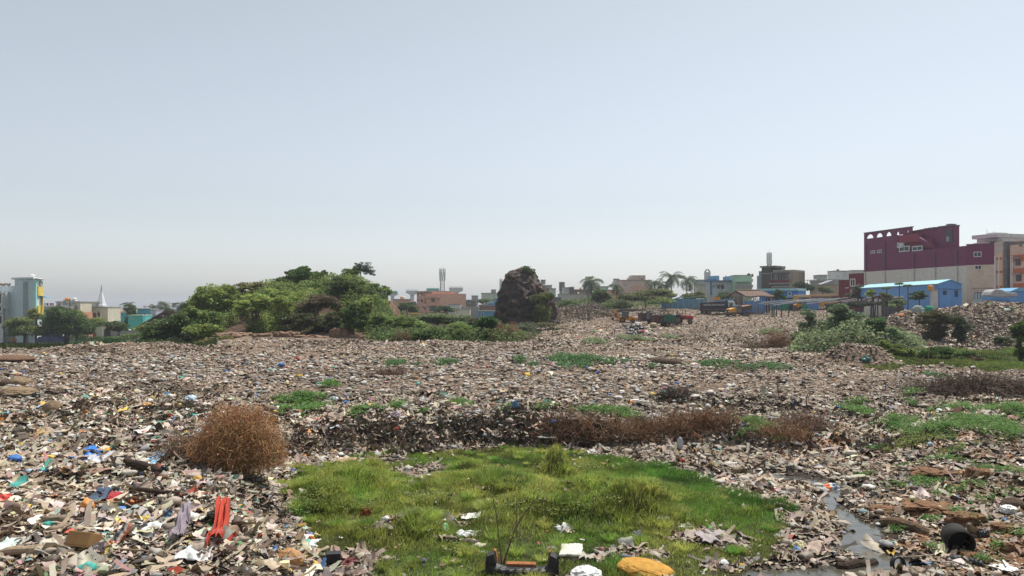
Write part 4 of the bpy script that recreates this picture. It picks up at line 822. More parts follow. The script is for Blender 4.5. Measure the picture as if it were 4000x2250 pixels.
# undergrowth belt behind the crest of the dump
bx_, by_ = [], []
n = 26000; y = rng.uniform(186, 232, n); x = rng.uniform(.04, .8, n) * y
k = rng.uniform(0, 1, n) < np.clip(.6 + 1.3 * fbm(x * .1, y * .1, 5), 0, 1); x, y = x[k], y[k]
P = np.stack([x, y, H(x, y) + rng.uniform(0, 1, len(x)) ** 1.5 * 2.2], 1); V, Q, C = leaf_arrays(P, .55, leafcol((.15, .18, .07), rng.uniform(.7, 1.2, len(x))), .15)
o = npmesh('undergrowth', V, Q, leafm(), C=C); tag(o, 'green undergrowth along the back of the dump', kind='stuff')
n = 60000; u = rng.uniform(-.2, .04, n); y = 84 + 2.5 * vn(u * 60, u * 0, 3) + 24 * rng.uniform(0, 1, n) ** .8; x = u * y
k = rng.uniform(0, 1, n) < ss(-.205, -.165, u + .02 * vn(y * .5, u * 40, 8)) * (1 - ss(.0, .035, u)); x, y, u = x[k], y[k], u[k]; n = len(x); P = np.stack([x, y, H(x, y) + rng.uniform(0, 1, n) ** 1.5 * (1.4 - .5 * ss(-.02, .03, u))], 1); V, Q, C = leaf_arrays(P, .3, leafcol((.15, .21, .07), rng.uniform(.6, 1.3, n)), .15)
o = npmesh('undergrowth', V, Q, leafm(), C=C); tag(o, 'green undergrowth between the bushes left of the rock pinnacle', kind='stuff')
n = 120000; y = rng.uniform(93, 122, n); x = rng.uniform(-.45, -.16, n) * y; hp = hill_profile(x, y); k = (hp > .3) & (fbm(x * .25, y * .25, 66) > -.16 - .3 * ss(98, 104, y)) ; x, y, hp = x[k], y[k], hp[k]
P = np.stack([x, y, H(x, y) + rng.uniform(0, 1, len(x)) ** 1.2 * np.maximum(.3, (1.1 + .5 * ss(97, 104, y) + 2.4 * fbm(x * .3, y * .3, 67)) * ss(.3, 2., hp))], 1); V, Q, C = leaf_arrays(P, .3, leafcol((.23, .29, .085), rng.uniform(.7, 1.2, len(x)) * (1 + .8 * fbm(x * .5, y * .5, 69))), .15)
o = npmesh('undergrowth', V, Q, leafm(), C=C); tag(o, 'scrubby undergrowth covering the wooded hill', kind='stuff')

# ---------------------------------------------------------------- buildings
PANE = mat('dark_pane', (.03, .035, .04), .25, .2, 2, .5)
FRW = mat('white_frame', (.7, .7, .68), .5, .1, 2)
FRB = mat('brown_frame', (.12, .06, .035), .6, .2, 2)
CONC = wallm('concrete', (.33, .32, .31), .55, .9)
DKC = wallm('dark_concrete', (.16, .15, .145), .6, .9)
GREYM = mat('galvanised_metal', (.33, .34, .35), .45, .15, 3, .4, .5)
BLK = mat('black_plastic', (.02, .02, .022), .5, .3, 4, .4)
ORG = mat('orange_plastic', (.75, .30, .03), .5, .1, 4)
WHT = mat('white_plastic', (.78, .78, .76), .5, .1, 4)
class Face:
    """a building whose visible front runs between two sight lines (pl at Dl, pr at Dr); everything on it is measured in its own plane"""
    def __init__(s, name, label, cat, pl, Dl, pr, Dr, ytop, depth, m, group=None, zb=None, wins=(), frame=FRW, body='wall'):
        s.x0, s.y0 = (pl - 2000) / F * Dl, Dl; x1, y1 = (pr - 2000) / F * Dr, Dr
        L = math.hypot(x1 - s.x0, y1 - s.y0); s.dx, s.dy = (x1 - s.x0) / L, (y1 - s.y0) / L; s.L = L
        s.zb = (Hs(s.x0, s.y0) - .6) if zb is None else zb
        s.root = thing(name, label, cat, (s.x0, s.y0, s.zb), math.atan2(s.dy, s.dx), group)
        s.top = CH - (ytop - HZ) / F * Dl - s.zb
        s.m = m
        if body: MB().box(0, L, 0, depth, 0, s.top).build(body, m, s.root)
        for w_ in wins: s.win(*w_, frame=frame) if len(w_) == 4 else s.win(*w_[:4], frame=w_[4])
    def uv(s, px, py):
        k = (px - 2000) / F          # ray (k, 1); solve x0+u dx = k (y0 + u dy)
        u = (k * s.y0 - s.x0) / (s.dx - k * s.dy); D = s.y0 + u * s.dy
        return u, CH - (py - HZ) / F * D - s.zb
    def rect(s, a, b, c, d):
        u0, v1 = s.uv(a, b); u1, v0 = s.uv(c, d); return min(u0, u1), max(u0, u1), min(v0, v1), max(v0, v1)
    def box(s, name, a, b, c, d, o0, o1, m, parent=None):
        u0, u1, v0, v1 = s.rect(a, b, c, d); return MB().box(u0, u1, -o1, -o0, v0, v1).build(name, m, parent or s.root)
    def win(s, a, b, c, d, frame=FRW, t=.10):
        u0, u1, v0, v1 = s.rect(a, b, c, d); t = min(t, (u1 - u0) * .2)
        f = MB(); f.box(u0, u1, -.12, .02, v0, v0 + t).box(u0, u1, -.12, .02, v1 - t, v1).box(u0, u0 + t, -.12, .02, v0 + t, v1 - t).box(u1 - t, u1, -.12, .02, v0 + t, v1 - t)
        if u1 - u0 > 1.1: um = (u0 + u1) / 2; f.box(um - t * .3, um + t * .3, -.12, .02, v0 + t, v1 - t)
        fo = f.build('window', frame, s.root); MB().box(u0 + t, u1 - t, -.05, -.02, v0 + t, v1 - t).build('pane', PANE, fo); return fo
def tank(label, px, py0, py1, w_, D, m, group='rooftop water tanks', legs=0):
    r = w_ / 2 / F * D; zt = CH - (py0 - HZ) / F * D; zb = CH - (py1 - HZ) / F * D; h = zt - zb
    t = thing('water_tank', label, 'water tank', ((px - 2000) / F * D, D + r, zb), 0, group)
    b = MB().tube([(0, 0, 0), (0, 0, h * .12), (0, 0, h * .16), (0, 0, h * .45), (0, 0, h * .49), (0, 0, h * .78), (0, 0, h * .88)], [r, r, r * .95, r * .95, r, r, r * .72], 16); b.build('barrel', m, t, True)
    MB().tube([(0, 0, h * .88), (0, 0, h * .96), (0, 0, h)], [r * .42, r * .42, r * .2], 12).build('lid', m, t, True)
    return t
LH = 'low houses on the left'
# far left house with white columns
f = Face('house', 'white columned house cut by the left edge of the photo', 'house', -60, 172, 12, 172, 1140, 8, wallm('white_wall', (.62, .62, .6)))
f.box('cornice', -62, 1139, 14, 1144, 0, .7, f.m); f.box('balcony', -60, 1186, 13, 1196, 0, .6, f.m); f.box('balcony', -60, 1216, 14, 1222, 0, .7, f.m)
f.win(-20, 1150, 6, 1184, FRB); f.win(-20, 1198, 6, 1214, FRB); f.box('column', 8, 1144, 12, 1216, .02, .35, f.m); f.win(-20, 1235, 6, 1262, FRB)
# pale blue building with yellow balconies
PB = wallm('pale_blue_wall', (.56, .64, .67), .66, .5); YE = wallm('yellow_paint', (.72, .52, .10), .68, 1.2); CY = wallm('cyan_paint', (.32, .60, .57), .68, 1.2)
f = Face('apartment_house', 'tall pale blue house with yellow balconies and a white tank', 'house', 0, 176, 133, 170, 1117, 7, PB, body=None)
u1, v1 = f.uv(133, 1090); ul, vl = f.uv(57, 1117); uz, vz = f.uv(-40, 1117)
PBT = wallm('pale_trim', (.62, .68, .70))
f.win(17, 1155, 33, 1175, FRB)
g_ = Face('x', 'x', 'x', 133, 170, 163, 178, 1090, 1, YE, body=None)
mw = Matrix.Translation((f.x0, f.y0, f.zb)) @ Matrix.Rotation(math.atan2(f.dy, f.dx), 4, 'Z')
ex, ey = g_.x0 + g_.dx * g_.L - f.x0, g_.y0 + g_.dy * g_.L - f.y0; eu, ev = ex * f.dx + ey * f.dy, -ex * f.dy + ey * f.dx
MB().box(uz, ul - .01, .01, ev, 0, vl).prism([(ul, 0), (u1, 0), (eu, ev), (ul, ev)], 0, v1, 'z').build('wall', PB, f.root)
MB().prism([(ul - .9, -.25), (u1 + .1, -.25), (eu + .3, ev), (ul - .9, ev)], v1 + .02, v1 + .45, 'z').build('roof_slab', PBT, f.root)
def onface(g, f, name, a, b, c, d, o0, o1, m):
    """box on the side face g, stored as a part of building f"""
    u0, u1, v0, v1 = g.rect(a, b, c, d); mg = Matrix.Translation((g.x0, g.y0, g.zb)) @ Matrix.Rotation(math.atan2(g.dy, g.dx), 4, 'Z')
    return MB().box(u0, u1, -o1, -o0, v0, v1, mw.inverted() @ mg).build(name, m, f.root)
bpy.data.objects.remove(g_.root)
onface(g_, f, 'corner_pier', 134, 1095, 139, 1335, 0, .3, CY); onface(g_, f, 'side_wall', 139, 1100, 161, 1335, -2.5, -1.2, wallm('grey_wall', (.35, .38, .38)))
onface(g_, f, 'balcony', 143, 1119, 163, 1156, .0, .35, YE); onface(g_, f, 'balcony', 143, 1193, 164, 1235, .0, .35, YE); onface(g_, f, 'balcony_post', 161, 1156, 164, 1193, 0, .3, YE)
onface(g_, f, 'recess_window', 144, 1157, 160, 1180, -.9, -.6, PANE); onface(g_, f, 'recess_sill', 144, 1180, 160, 1192, -.6, -.3, CY); onface(g_, f, 'roof_slab', 134, 1087, 168, 1094, -1.5, .7, wallm('white_wall', (.62, .62, .6)))
onface(g_, f, 'roof_column', 153, 1098, 162, 1119, 0, .3, wallm('grey_wall', (.35, .38, .38)))
tank('white water tank on the pale blue house', 117, 1071, 1087, 23, 173, WHT)
o = twigbush('x', 'x', 'x', (0, 0, 0), .01, .01, .01, 3, (0, 0, 0)); [bpy.data.objects.remove(c) for c in list(o.children)]; bpy.data.objects.remove(o)
# washing and striped cloth on the roof edge
for a, b, cc, lb in ((0, 12, (.45, .10, .38), 'magenta cloth hung on the roof edge of the pale blue house'), (13, 38, (.45, .33, .22), 'tan bundle of cloth on the roof edge of the pale blue house'), (39, 56, (.55, .33, .37), 'pink cloth draped on the roof edge of the pale blue house')):
    D = 174.; X0, X1 = (a - 2000) / F * D, (b - 2000) / F * D; zt = CH - (1107 - HZ) / F * D; V = []; Q = []
    for i in range(9):
        for j in range(4): V.append((X0 + (X1 - X0) * i / 8, D - 1.3 + .12 * math.sin(i * 1.7 + j), zt - .62 * j / 3 + .08 * math.sin(i * 1.1) - (0 if j else .1 * abs(math.sin(i)))))
    for i in range(8):
        for j in range(3): k = i * 4 + j; Q.append([k, k + 4, k + 5, k + 1])
    tag(npmesh('laundry', V, np.array(Q), mat('cloth%d' % a, cc, .9, .2, 4)), lb, 'laundry', 'cloths on the roof of the pale blue house')
# house with clothes line, tank house
f = Face('house', 'low grey house with washing on its roof, right of the yellow balconies', 'house', 166, 182, 225, 182, 1196, 8, CONC, LH); f.box('parapet', 166, 1193, 216, 1198, -.2, .15, wallm('white_wall', (0,) * 3)); f.box('stair_head', 215, 1181, 232, 1197, -3, -.5, CONC)
for i, (a, b, c_) in enumerate([(170, 181, (.55, .6, .68)), (182, 189, (.03, .03, .05)), (194, 201, (.50, .05, .20)), (201, 210, (.50, .30, .38))]):
    D = 182; V = []; Q = []
    for p in range(5):
        for q in range(3): V.append(((a + (b - a) * p / 4 - 2000) / F * D, D + .1 * math.sin(p * 2 + q), CH - (1184 + q * 4.5 - HZ) / F * D))
    for p in range(4):
        for q in range(2): k = p * 3 + q; Q.append([k, k + 3, k + 4, k + 1])
    tag(npmesh('laundry', V, np.array(Q), mat('wash%d' % i, c_, .9, .2, 4)), ['pale blue washing on the line of the low grey house', 'black washing on the line of the low grey house', 'crimson washing on the line of the low grey house', 'pink washing on the line of the low grey house'][i], 'laundry', 'washing on the line')
f = Face('house', 'cream grey house carrying an orange and a white tank', 'house', 222, 190, 303, 190, 1180, 9, wallm('cream_wall', (.55, .54, .45)), LH); f.box('roof_slab', 219, 1177, 317, 1180, -9, .5, CONC); f.box('side_wing', 303, 1180, 315, 1335, -5, .2, wallm('pale_cream', (.62, .58, .46))); f.win(272, 1195, 284, 1207)
tank('orange water tank left of the white one on the cream grey house', 258, 1162, 1177, 19, 191, ORG); tank('white water tank right of the orange one on the cream grey house', 285, 1162, 1177, 18, 191, WHT)
# house with steeple
CR = wallm('pale_cream', (.62, .58, .46))
f = Face('church', 'cream flat roofed hall with a tall white steeple', 'church', 316, 196, 393, 196, 1201, 10, CR); f.box('roof_slab', 315, 1198, 425, 1202, -10, .6, CONC); f.box('side_wing', 394, 1202, 424, 1335, -6, .4, CR); f.box('dark_band', 328, 1222, 376, 1240, 0, .1, DKC); f.win(330, 1213, 349, 1222, FRB); f.win(382, 1216, 385, 1232, FRB); f.win(384, 1222, 402, 1236, FRB)
u, v = f.uv(363, 1195); ur, vt = f.uv(363, 1135); _, vtop = f.uv(363, 1112); s_ = MB()
rb = 17 / F * 196; s_.tube([(u, 4, v - .3), (u, 4, v + .25), (u, 4, v + .3), (u, 4, v + 1.6), (u, 4, vt)], [rb * 1.25, rb * 1.25, rb, rb * .72, .22], 8); s_.tube([(u, 4, vt), (u, 4, vt + .15)], [.4, .4], 8); s_.build('steeple', wallm('steeple_white', (.72, .73, .74), .7), f.root)
MB().tube([(u, 4, vt), (u, 4, vtop)], [.13, .07], 6).build('finial', DKC, f.root)
def simple(label, pl, pr, yt, D, m, wins=(), dep=5, group=LH, D2=None, frame=FRW, name='house', cap=None, slab=True):
    f = Face(name, label, 'house' if name == 'house' else 'building', pl, D, pr, D2 or D, yt, dep, m, group, wins=wins, frame=frame)
    if slab: f.box('parapet', pl - 1, yt - 2, pr + 1, yt + 1.5, -dep - .1, .25, cap or CONC)
    return f
TQ = wallm('turquoise_wall', (.10, .50, .48), .66); SK = wallm('sky_wall', (.14, .48, .58), .68); LI = wallm('lilac_wall', (.42, .42, .50)); PK = wallm('peach_wall', (.62, .36, .26), .62); MN = wallm('mint_wall', (.40, .56, .42), .6)
simple('turquoise low house left of the palm crown', 460, 505, 1222, 215, TQ, [(468, 1235, 476, 1243), (490, 1236, 498, 1244)])
simple('sea green house in front of the sky blue one', 500, 560, 1232, 208, TQ, [(512, 1240, 520, 1248)], cap=MN)
simple('sky blue house with satellite dishes on the roof', 537, 588, 1207, 218, SK, [(548, 1222, 556, 1232)])
simple('lilac grey house right of the sky blue house', 588, 608, 1212, 214, LI, [(596, 1246, 603, 1255)])
simple('turquoise roofed block seen beside the hill trees', 690, 752, 1200, 260, TQ, cap=SK)
simple('terracotta block at the corner of the steeple hall', 316, 327, 1219, 188, wallm('terracotta_wall', (.60, .28, .18)), dep=4, slab=False)
simple('cream boundary wall behind the street lamp', 376, 400, 1278, 186, CR, dep=.4, group=None, name='boundary_wall', slab=False)['category'] if False else None
f = Face('boundary_wall', 'cream boundary wall behind the street lamp', 'wall', 376, 186, 400, 186, 1278, .4, CR); f = Face('boundary_wall', 'long pale wall with an open gate right of the lamp', 'wall', 405, 188, 540, 188, 1290, .4, CONC); f.box('gate', 408, 1286, 432, 1318, 0, .1, BLK)
f = Face('boundary_wall', 'dark red wall beside the big dark bush', 'wall', 546, 160, 582, 160, 1268, .4, wallm('dark_red_wall', (.28, .05, .05)))
tank('orange tank beside the palm crown on the turquoise house', 467, 1213, 1222, 14, 216, ORG)
# satellite dishes
for px, w_ in ((553, 18), (572, 22)):
    D = 219; r = w_ / 2 / F * D; t = thing('satellite_dish', 'left smaller rooftop dish on the sky blue house' if w_ == 18 else 'right wider rooftop dish on the sky blue house', 'satellite dish', ((px - 2000) / F * D, D + 2, CH - (1206 - HZ) / F * D), 0, 'satellite dishes on the sky blue house')
    MB().tube([(0, 0, .45), (0, 0, .55), (0, 0, .75)], [r * .2, r * .6, r], 14, False).build('dish', CONC, t); MB().tube([(0, 0, 0), (0, 0, .45)], .05, 6).build('mast', GREYM, t)
def billboard(label, a, b, c, d, D, m, legs=3, m2=None):
    x0, x1 = (a - 2000) / F * D, (c - 2000) / F * D; z1, z0 = CH - (b - HZ) / F * D, CH - (d - HZ) / F * D
    t = thing('billboard', label, 'billboard', ((x0 + x1) / 2, D, z0 - 1.2)); w_ = (x1 - x0) / 2; h = z1 - z0
    MB().box(-w_, w_, 0, .15, 1.2, 1.2 + h).build('board', m, t); fr = MB()
    for k in range(legs): u = -w_ + 2 * w_ * (k + .5) / legs; fr.box(u - .06, u + .06, .17, .3, 0, 1.2 + h)
    fr.box(-w_ - .05, w_ + .05, -.06, -.01, 1.2 + h - .15, 1.2 + h + .05).box(-w_ - .05, w_ + .05, -.06, -.01, 1.15, 1.3); fr.build('frame', DKC, t)
    if m2:
        for k in range(3): MB().box(-w_ * .8, w_ * (.5 if k else -.05), -.03, -.01, 1.35 + h * .27 * k, 1.35 + h * (.27 * k + .14)).build('printed_block', m2, t)
    return t
billboard('small pale billboard between the palms on the left', 671, 1184, 694, 1200, 262, wallm('white_wall', (0,) * 3), m2=DKC)
def pole(label, px, yt, D, r=.09, name='utility_pole', arms=(), lamp=False, cat='pole', m=None, group=None, lean=0):
    x = (px - 2000) / F * D; zb = gz(x, D) - .2; h = CH - (yt - HZ) / F * D - zb; t = thing(name, label, cat, (x, D, zb), 0, group)
    MB().tube([(0, 0, 0), (lean, 0, h)], [r, r * .6], 8).build('post', m or DKC, t)
    for z, w_ in arms: MB().box(-w_, w_, -.06, .06, h - z - .06, h - z + .06).build('cross_arm', DKC, t)
    if lamp: MB().tube([(0, 0, h), (-.5, 0, h + .25), (-1.1, 0, h + .2)], [.05, .05, .09], 6).build('lamp_arm', GREYM, t)
    return t
pole('wooden utility pole nearest the left edge of the photo', 17, 1205, 172, .14, arms=((.3, .9),)); t = pole('transformer pole with cluttered cross arms by the tanks', 273, 1166, 178, .16, arms=((.5, 1.2), (1.3, 1.5)))
MB().box(-1.6, -.5, -.4, .4, 1, 2).box(-1.4, -.9, -.3, .3, 2, 2.3).build('transformer', GREYM, t); t.children[-1].location.z = CH - (1180 - HZ) / F * 178 - t.location.z - 1.8
pole('slim street lamp left of the gate wall', 402, 1221, 176, .07, 'street_lamp', lamp=True, cat='street lamp', m=GREYM)
pole('thin pole in front of the sky blue house', 565, 1222, 200, .08, arms=((.3, .6),)); pole('thin pole by the lilac house', 610, 1225, 205, .07); pole('slanting antenna pole beside the yellow balconies', 178, 1150, 180, .06, name='antenna', cat='antenna', lean=-.7)
pole('thin pole among the far roofs left of the rock pinnacle', 1830, 1168, 240, .09, arms=((.4, .8),)); pole('red flag mast in front of the white hoarding', 1775, 1185, 230, .06, name='flag_mast', cat='mast')
# awning in blue beside balconies
MB_ = MB().prism([(-1.1, 0), (0, .28), (1.6, .05), (1.6, 0)], 0, 2.0); o = MB_.build('awning', mat('blue_awning', (.12, .38, .60), .6, .1)); o.location = ((171 - 2000) / F * 177, 176, CH - (1161 - HZ) / F * 177); tag(o, 'sky blue awning sticking out beside the yellow balconies', 'awning')

# middle distance skyline
SKY_ = 'houses on the middle skyline'
f = Face('apartment_house', 'pink house with outside stairs in front of the telecom mast', 'house', 1628, 262, 1690, 254, 1140, 10, wallm('pink_wall', (.58, .34, .26), .6)); 
f.box('front_block', 1680, 1148, 1735, 1219, -9, 1.6, wallm('peach_wall', (0,) * 3)); f.box('roof_railing', 1680, 1147, 1735, 1151, 1.4, 1.7, PK); f.box('balcony', 1680, 1158, 1736, 1163, 1.6, 2.6, PK); f.box('balcony', 1680, 1187, 1736, 1193, 1.6, 2.6, PK); f.box('roof_slab', 1626, 1138, 1690, 1141, -8, .6, CONC)
for w_ in ((1632, 1146, 1636, 1153), (1642, 1145, 1651, 1153), (1668, 1145, 1678, 1151), (1645, 1170, 1651, 1180), (1631, 1171, 1637, 1176), (1631, 1197, 1636, 1204), (1641, 1198, 1645, 1207), (1649, 1198, 1655, 1207)): f.win(*w_, frame=FRB)
u0, u1, v0, v1 = f.rect(1702, 1166, 1713, 1179); w_o = MB().box(u0, u1, -1.75, -1.6, v0, v1).build('window', FRB, f.root); MB().box(u0 + .15, u1 - .15, -1.8, -1.74, v0 + .15, v1 - .15).build('pane', PANE, w_o)
u0, u1, v0, v1 = f.rect(1693, 1195, 1720, 1215); MB().box(u0, u1, -1.66, -1.6, v0, v1).build('door_recess', PANE, f.root)
s_ = MB()
for (a, b, c, d) in ((1662, 1180, 1690, 1206), (1655, 1196, 1675, 1216), (1650, 1150, 1668, 1162)):
    (ua, va), (ub, vb) = f.uv(a, b), f.uv(c, d); s_.prism([(ua, va), (ub, vb), (ub, vb - .8), (ua, va - .8)], -1.3, -.1)
s_.build('outside_stairs', PK, f.root); u0, u1, v0, v1 = f.rect(1661, 1176, 1676, 1216); MB().box(u0, u1, -.08, -.02, v0, v1).build('stair_opening', PANE, f.root)
simple('low peach house with tanks behind the hill end', 1535, 1606, 1170, 270, wallm('peach_wall', (0,) * 3), [(1554, 1174, 1558, 1180), (1590, 1186, 1598, 1194)], group=SKY_)
tank('orange tank on the low peach house', 1567, 1158, 1168, 10, 272, ORG); tank('white tank next to the orange one on the low peach house', 1577, 1157, 1168, 12, 272, WHT)
tank('black tank on the roof left of the stepped pink house', 1611, 1177, 1187, 8, 262, BLK); tank('second black tank on the roof left of the stepped pink house', 1621, 1177, 1187, 9, 262, BLK)
simple('yellowish low house left of the stepped pink house', 1605, 1630, 1187, 264, wallm('ochre_wall', (.45, .34, .18)), [(1612, 1192, 1618, 1198)], group=SKY_)
simple('grey block right of the stepped pink house', 1736, 1778, 1163, 275, wallm('grey_blue_wall', (.28, .32, .36)), [(1740, 1175, 1746, 1185), (1758, 1180, 1766, 1188)], group=SKY_)
simple('cream block behind the telecom mast', 1738, 1763, 1142, 330, CR, [(1745, 1150, 1750, 1156)], group=SKY_); simple('small cream block below the rightmost viaduct pier', 1768, 1785, 1149, 335, CR, group=SKY_)
tank('black tank on the grey block', 1767, 1156, 1162, 8, 276, BLK)
simple('long pale block with stained walls left of the rock pinnacle', 1880, 1960, 1146, 300, wallm('pale_green_wall', (.50, .55, .46), .55), [(1890, 1153, 1893, 1160), (1905, 1153, 1908, 1160), (1925, 1153, 1928, 1160)], group=SKY_)
simple('blue house touching the rock pinnacle', 1928, 1948, 1168, 262, wallm('bright_blue', (.05, .25, .60)), [(1932, 1175, 1938, 1181)], group=SKY_); simple('low blue roofed shack left of the rock pinnacle', 1905, 1950, 1185, 250, wallm('bright_blue', (0,) * 3), group=SKY_, cap=SK)
simple('small grey block with a flat roof on the far skyline', 1842, 1866, 1156, 320, CONC, [(1848, 1162, 1852, 1166)], group=SKY_)
simple('grey stained houses row behind the thicket', 1778, 1860, 1173, 285, DKC, [(1800, 1180, 1806, 1188), (1830, 1180, 1838, 1186)], group=SKY_)
simple('white walled shed behind the thicket', 1752, 1798, 1190, 240, wallm('white_wall', (0,) * 3), group=SKY_); simple('brown roofed shack behind the silvery shrubs', 1870, 1940, 1192, 236, wallm('brown_wall', (.25, .16, .11)), group=SKY_)
simple('long low grey shack behind the silvery shrubs', 1800, 1870, 1200, 232, CONC, [(1815, 1210, 1822, 1220)], group=SKY_); simple('blue tin shack behind the silvery shrubs', 1868, 1940, 1215, 225, wallm('tin_blue', (.10, .25, .42)), [(1880, 1222, 1890, 1236)], group=SKY_)
simple('cream hoarding wall beside the red flag mast', 1790, 1835, 1208, 226, CR, group=SKY_)
billboard('yellow and white hoarding behind the thicket', 1760, 1205, 1790, 1213, 228, wallm('yellow_paint', (0,) * 3)); billboard('yellow signboard at the left of the thicket', 1603, 1219, 1643, 1228, 215, wallm('yellow_paint', (0,) * 3))
# viaduct piers
for i, (cx, cw, dx0, dx1, yt, yb, D, teal, lb) in enumerate([(1533, 13, 1511, 1555, 1141, 1149, 420, 1, 'leftmost viaduct pier, with green netting on its cap'), (1610, 15, 1586, 1632, 1136, 1144, 440, 0, 'second viaduct pier, with bare scaffolding on its cap'), (1692, 15, 1667, 1718, 1130, 1140, 445, 1, 'viaduct pier with green netting behind the stepped pink house'), (1782, 17, 1755, 1809, 1124, 1135, 450, 0, 'rightmost and tallest viaduct pier, right of the telecom mast')]):
    x = (cx - 2000) / F * D; t = thing('viaduct_pier', lb, 'pier', (x, D, -1), 0, 'unfinished viaduct piers'); z = lambda py: CH - (py - HZ) / F * D + 1
    r = cw / 2 / F * D; hw = (dx1 - dx0) / 2 / F * D; PM = wallm('pier_concrete', (.50, .51, .52), .66)
    MB().tube([(0, 0, 0), (0, 0, z(yb + 14)), (0, 0, z(yb + 6))], [r, r, r * 1.25], 16).build('column', PM, t)
    MB().prism([(-hw, z(yb)), (-r, z(yb + 8)), (r, z(yb + 8)), (hw, z(yb)), (hw * .97, z(yt)), (-hw * .97, z(yt))], -1.8, 1.8).build('pier_cap', PM, t)
    fr = MB()
    for k in range(9): u = -hw + 2 * hw * k / 8; fr.tube([(u, -1.8, z(yt)), (u, -1.8, z(yt - 5))], .07, 4)
    fr.tube([(-hw, -1.8, z(yt - 4)), (hw, -1.8, z(yt - 4))], .06, 4).tube([(-hw, -1.8, z(yt - 2)), (hw, -1.8, z(yt - 2))], .05, 4); fr.build('railing', GREYM, t)
    if teal: MB().box(-hw * .9, hw * .9, -2.1, -1.95, z(yt + 5), z(yt - 3)).build('safety_net', mat('teal_net', (.06, .42, .36), .8, .3, 1), t)
def mast(label, px, yt, yb, wpx, D, levels=9, ant=True, name='telecom_mast', zb=None):
    x = (px - 2000) / F * D; z0 = CH - (yb - HZ) / F * D; h = (yb - yt) / F * D; w_ = wpx / 2 / F * D; t = thing(name, label, 'telecom mast', (x, D, z0)); m = MB(); c = [(-1, -1), (1, -1), (1, 1), (-1, 1)]
    for a, b in c: m.tube([(a * w_, b * w_, 0), (a * w_ * .8, b * w_ * .8, h)], .11, 4)
    for k in range(levels + 1):
        z = h * k / levels; f_ = w_ * (1 - .2 * k / levels)
        for i in range(4):
            a, b = c[i], c[(i + 1) % 4]; m.tube([(a[0] * f_, a[1] * f_, z), (b[0] * f_, b[1] * f_, z)], .07, 4)
            if k < levels: f2 = w_ * (1 - .2 * (k + 1) / levels); m.tube([(a[0] * f_, a[1] * f_, z), (b[0] * f2, b[1] * f2, h * (k + 1) / levels)], .06, 4)
    m.build('lattice', GREYM, t)
    if ant:
        for lv in (.72, .86, 1.0):
            for k in range(6): a = k * 1.05 + lv; MB().box(-.16, .16, -.1, .1, -1.2, 1.2, Matrix.Translation((math.cos(a) * w_ * 1.35, math.sin(a) * w_ * 1.35, h * lv - .6))).build('antenna_panel', WHT, t)
        MB().tube([(0, 0, h), (0, 0, h + 1.6)], .05, 4).build('lightning_rod', GREYM, t)
    return t
mast('tall lattice telecom mast behind the stepped pink house', 1728, 1054, 1150, 17, 330, 11); mast('slim white telecom mast above the dark brown house', 3005, 994, 1042, 12, 235, 7)
mast('small rooftop antenna cluster left of the rock pinnacle', 1957, 1096, 1136, 7, 300, 6); mast('distant thin pylon left of the pinkish block', 2393, 1102, 1128, 4, 420, 6, False)
def ribbed(label, a, c, yt, yb, D, group='ribbed unfinished towers'):
    x0, x1 = (a - 2000) / F * D, (c - 2000) / F * D; z0, z1 = CH - (yb - HZ) / F * D, CH - (yt - HZ) / F * D; t = thing('rebar_column', label, 'column', ((x0 + x1) / 2, D, z0), 0, group); w_ = (x1 - x0) / 2; h = z1 - z0; m = MB()
    for k in range(11): u = -w_ + 2 * w_ * k / 10; m.box(u - .06, u + .06, -w_, -w_ + .12, h * .22, h).box(u - .05, u + .05, w_ * .8, w_ * .8 + .1, h * .22, h)
    for k in range(5): m.box(-w_, w_, -w_ - .05, -w_ - .002, h * (.25 + .16 * k), h * (.25 + .16 * k) + .10)
    m.box(-w_ * 1.02, w_ * 1.02, -w_ * 1.02, w_, h - .12, h + .12); m.build('reinforcement', DKC, t); MB().box(-w_ * .95, w_ * .95, -w_ * .9, w_ * .7, -4, h * .24).build('footing', CONC, t)
ribbed('ribbed tower just right of the rock pinnacle', 2185, 2205, 1103, 1146, 300); ribbed('ribbed tower left of the palm with hanging fronds', 2287, 2306, 1082, 1120, 300); ribbed('ribbed tower behind the small palm', 2396, 2418, 1090, 1130, 300); ribbed('short ribbed stub left of the rock pinnacle', 1919, 1937, 1132, 1146, 310)
simple('grey green house with a signboard right behind the rock pinnacle', 2110, 2156, 1115, 250, wallm('sage_wall', (.38, .42, .38)), [(2134, 1117, 2138, 1122)], group=SKY_); simple('pale green house stepping down right of the signboard', 2130, 2171, 1128, 244, wallm('pale_green_wall', (0,) * 3), [(2162, 1140, 2166, 1146)], group=SKY_)
billboard('framed billboard on the roof behind the rock pinnacle', 2112, 1093, 2131, 1109, 252, CONC, m2=DKC)
simple('dark roofed porch house in the gap beside the rock pinnacle', 2160, 2192, 1162, 225, DKC, [(2168, 1180, 2176, 1196)], group=SKY_)
simple('white stair block on the long house', 2200, 2230, 1124, 268, wallm('white_wall', (0,) * 3), group=SKY_, cap=CONC); simple('dark brown upper block next to the white stair block', 2228, 2242, 1122, 264, wallm('dark_brown_wall', (.16, .12, .10)), group=SKY_)
simple('long brown upper storey with windows and a tank', 2228, 2300, 1132, 266, wallm('brown_wall', (0,) * 3), [(2232, 1140, 2238, 1146), (2240, 1140, 2246, 1146), (2266, 1140, 2284, 1147)], group=SKY_)
simple('long cream grey blank wall below the brown storey', 2182, 2292, 1150, 250, wallm('greige_wall', (.47, .46, .41), .7), [(2201, 1162, 2204, 1165)], group=SKY_); tank('small cream tank in front of the brown storey', 2259, 1140, 1149, 8, 252, wallm('cream_wall', (0,) * 3)); tank('orange box tank on the brown storey', 2268, 1122, 1132, 9, 268, ORG)
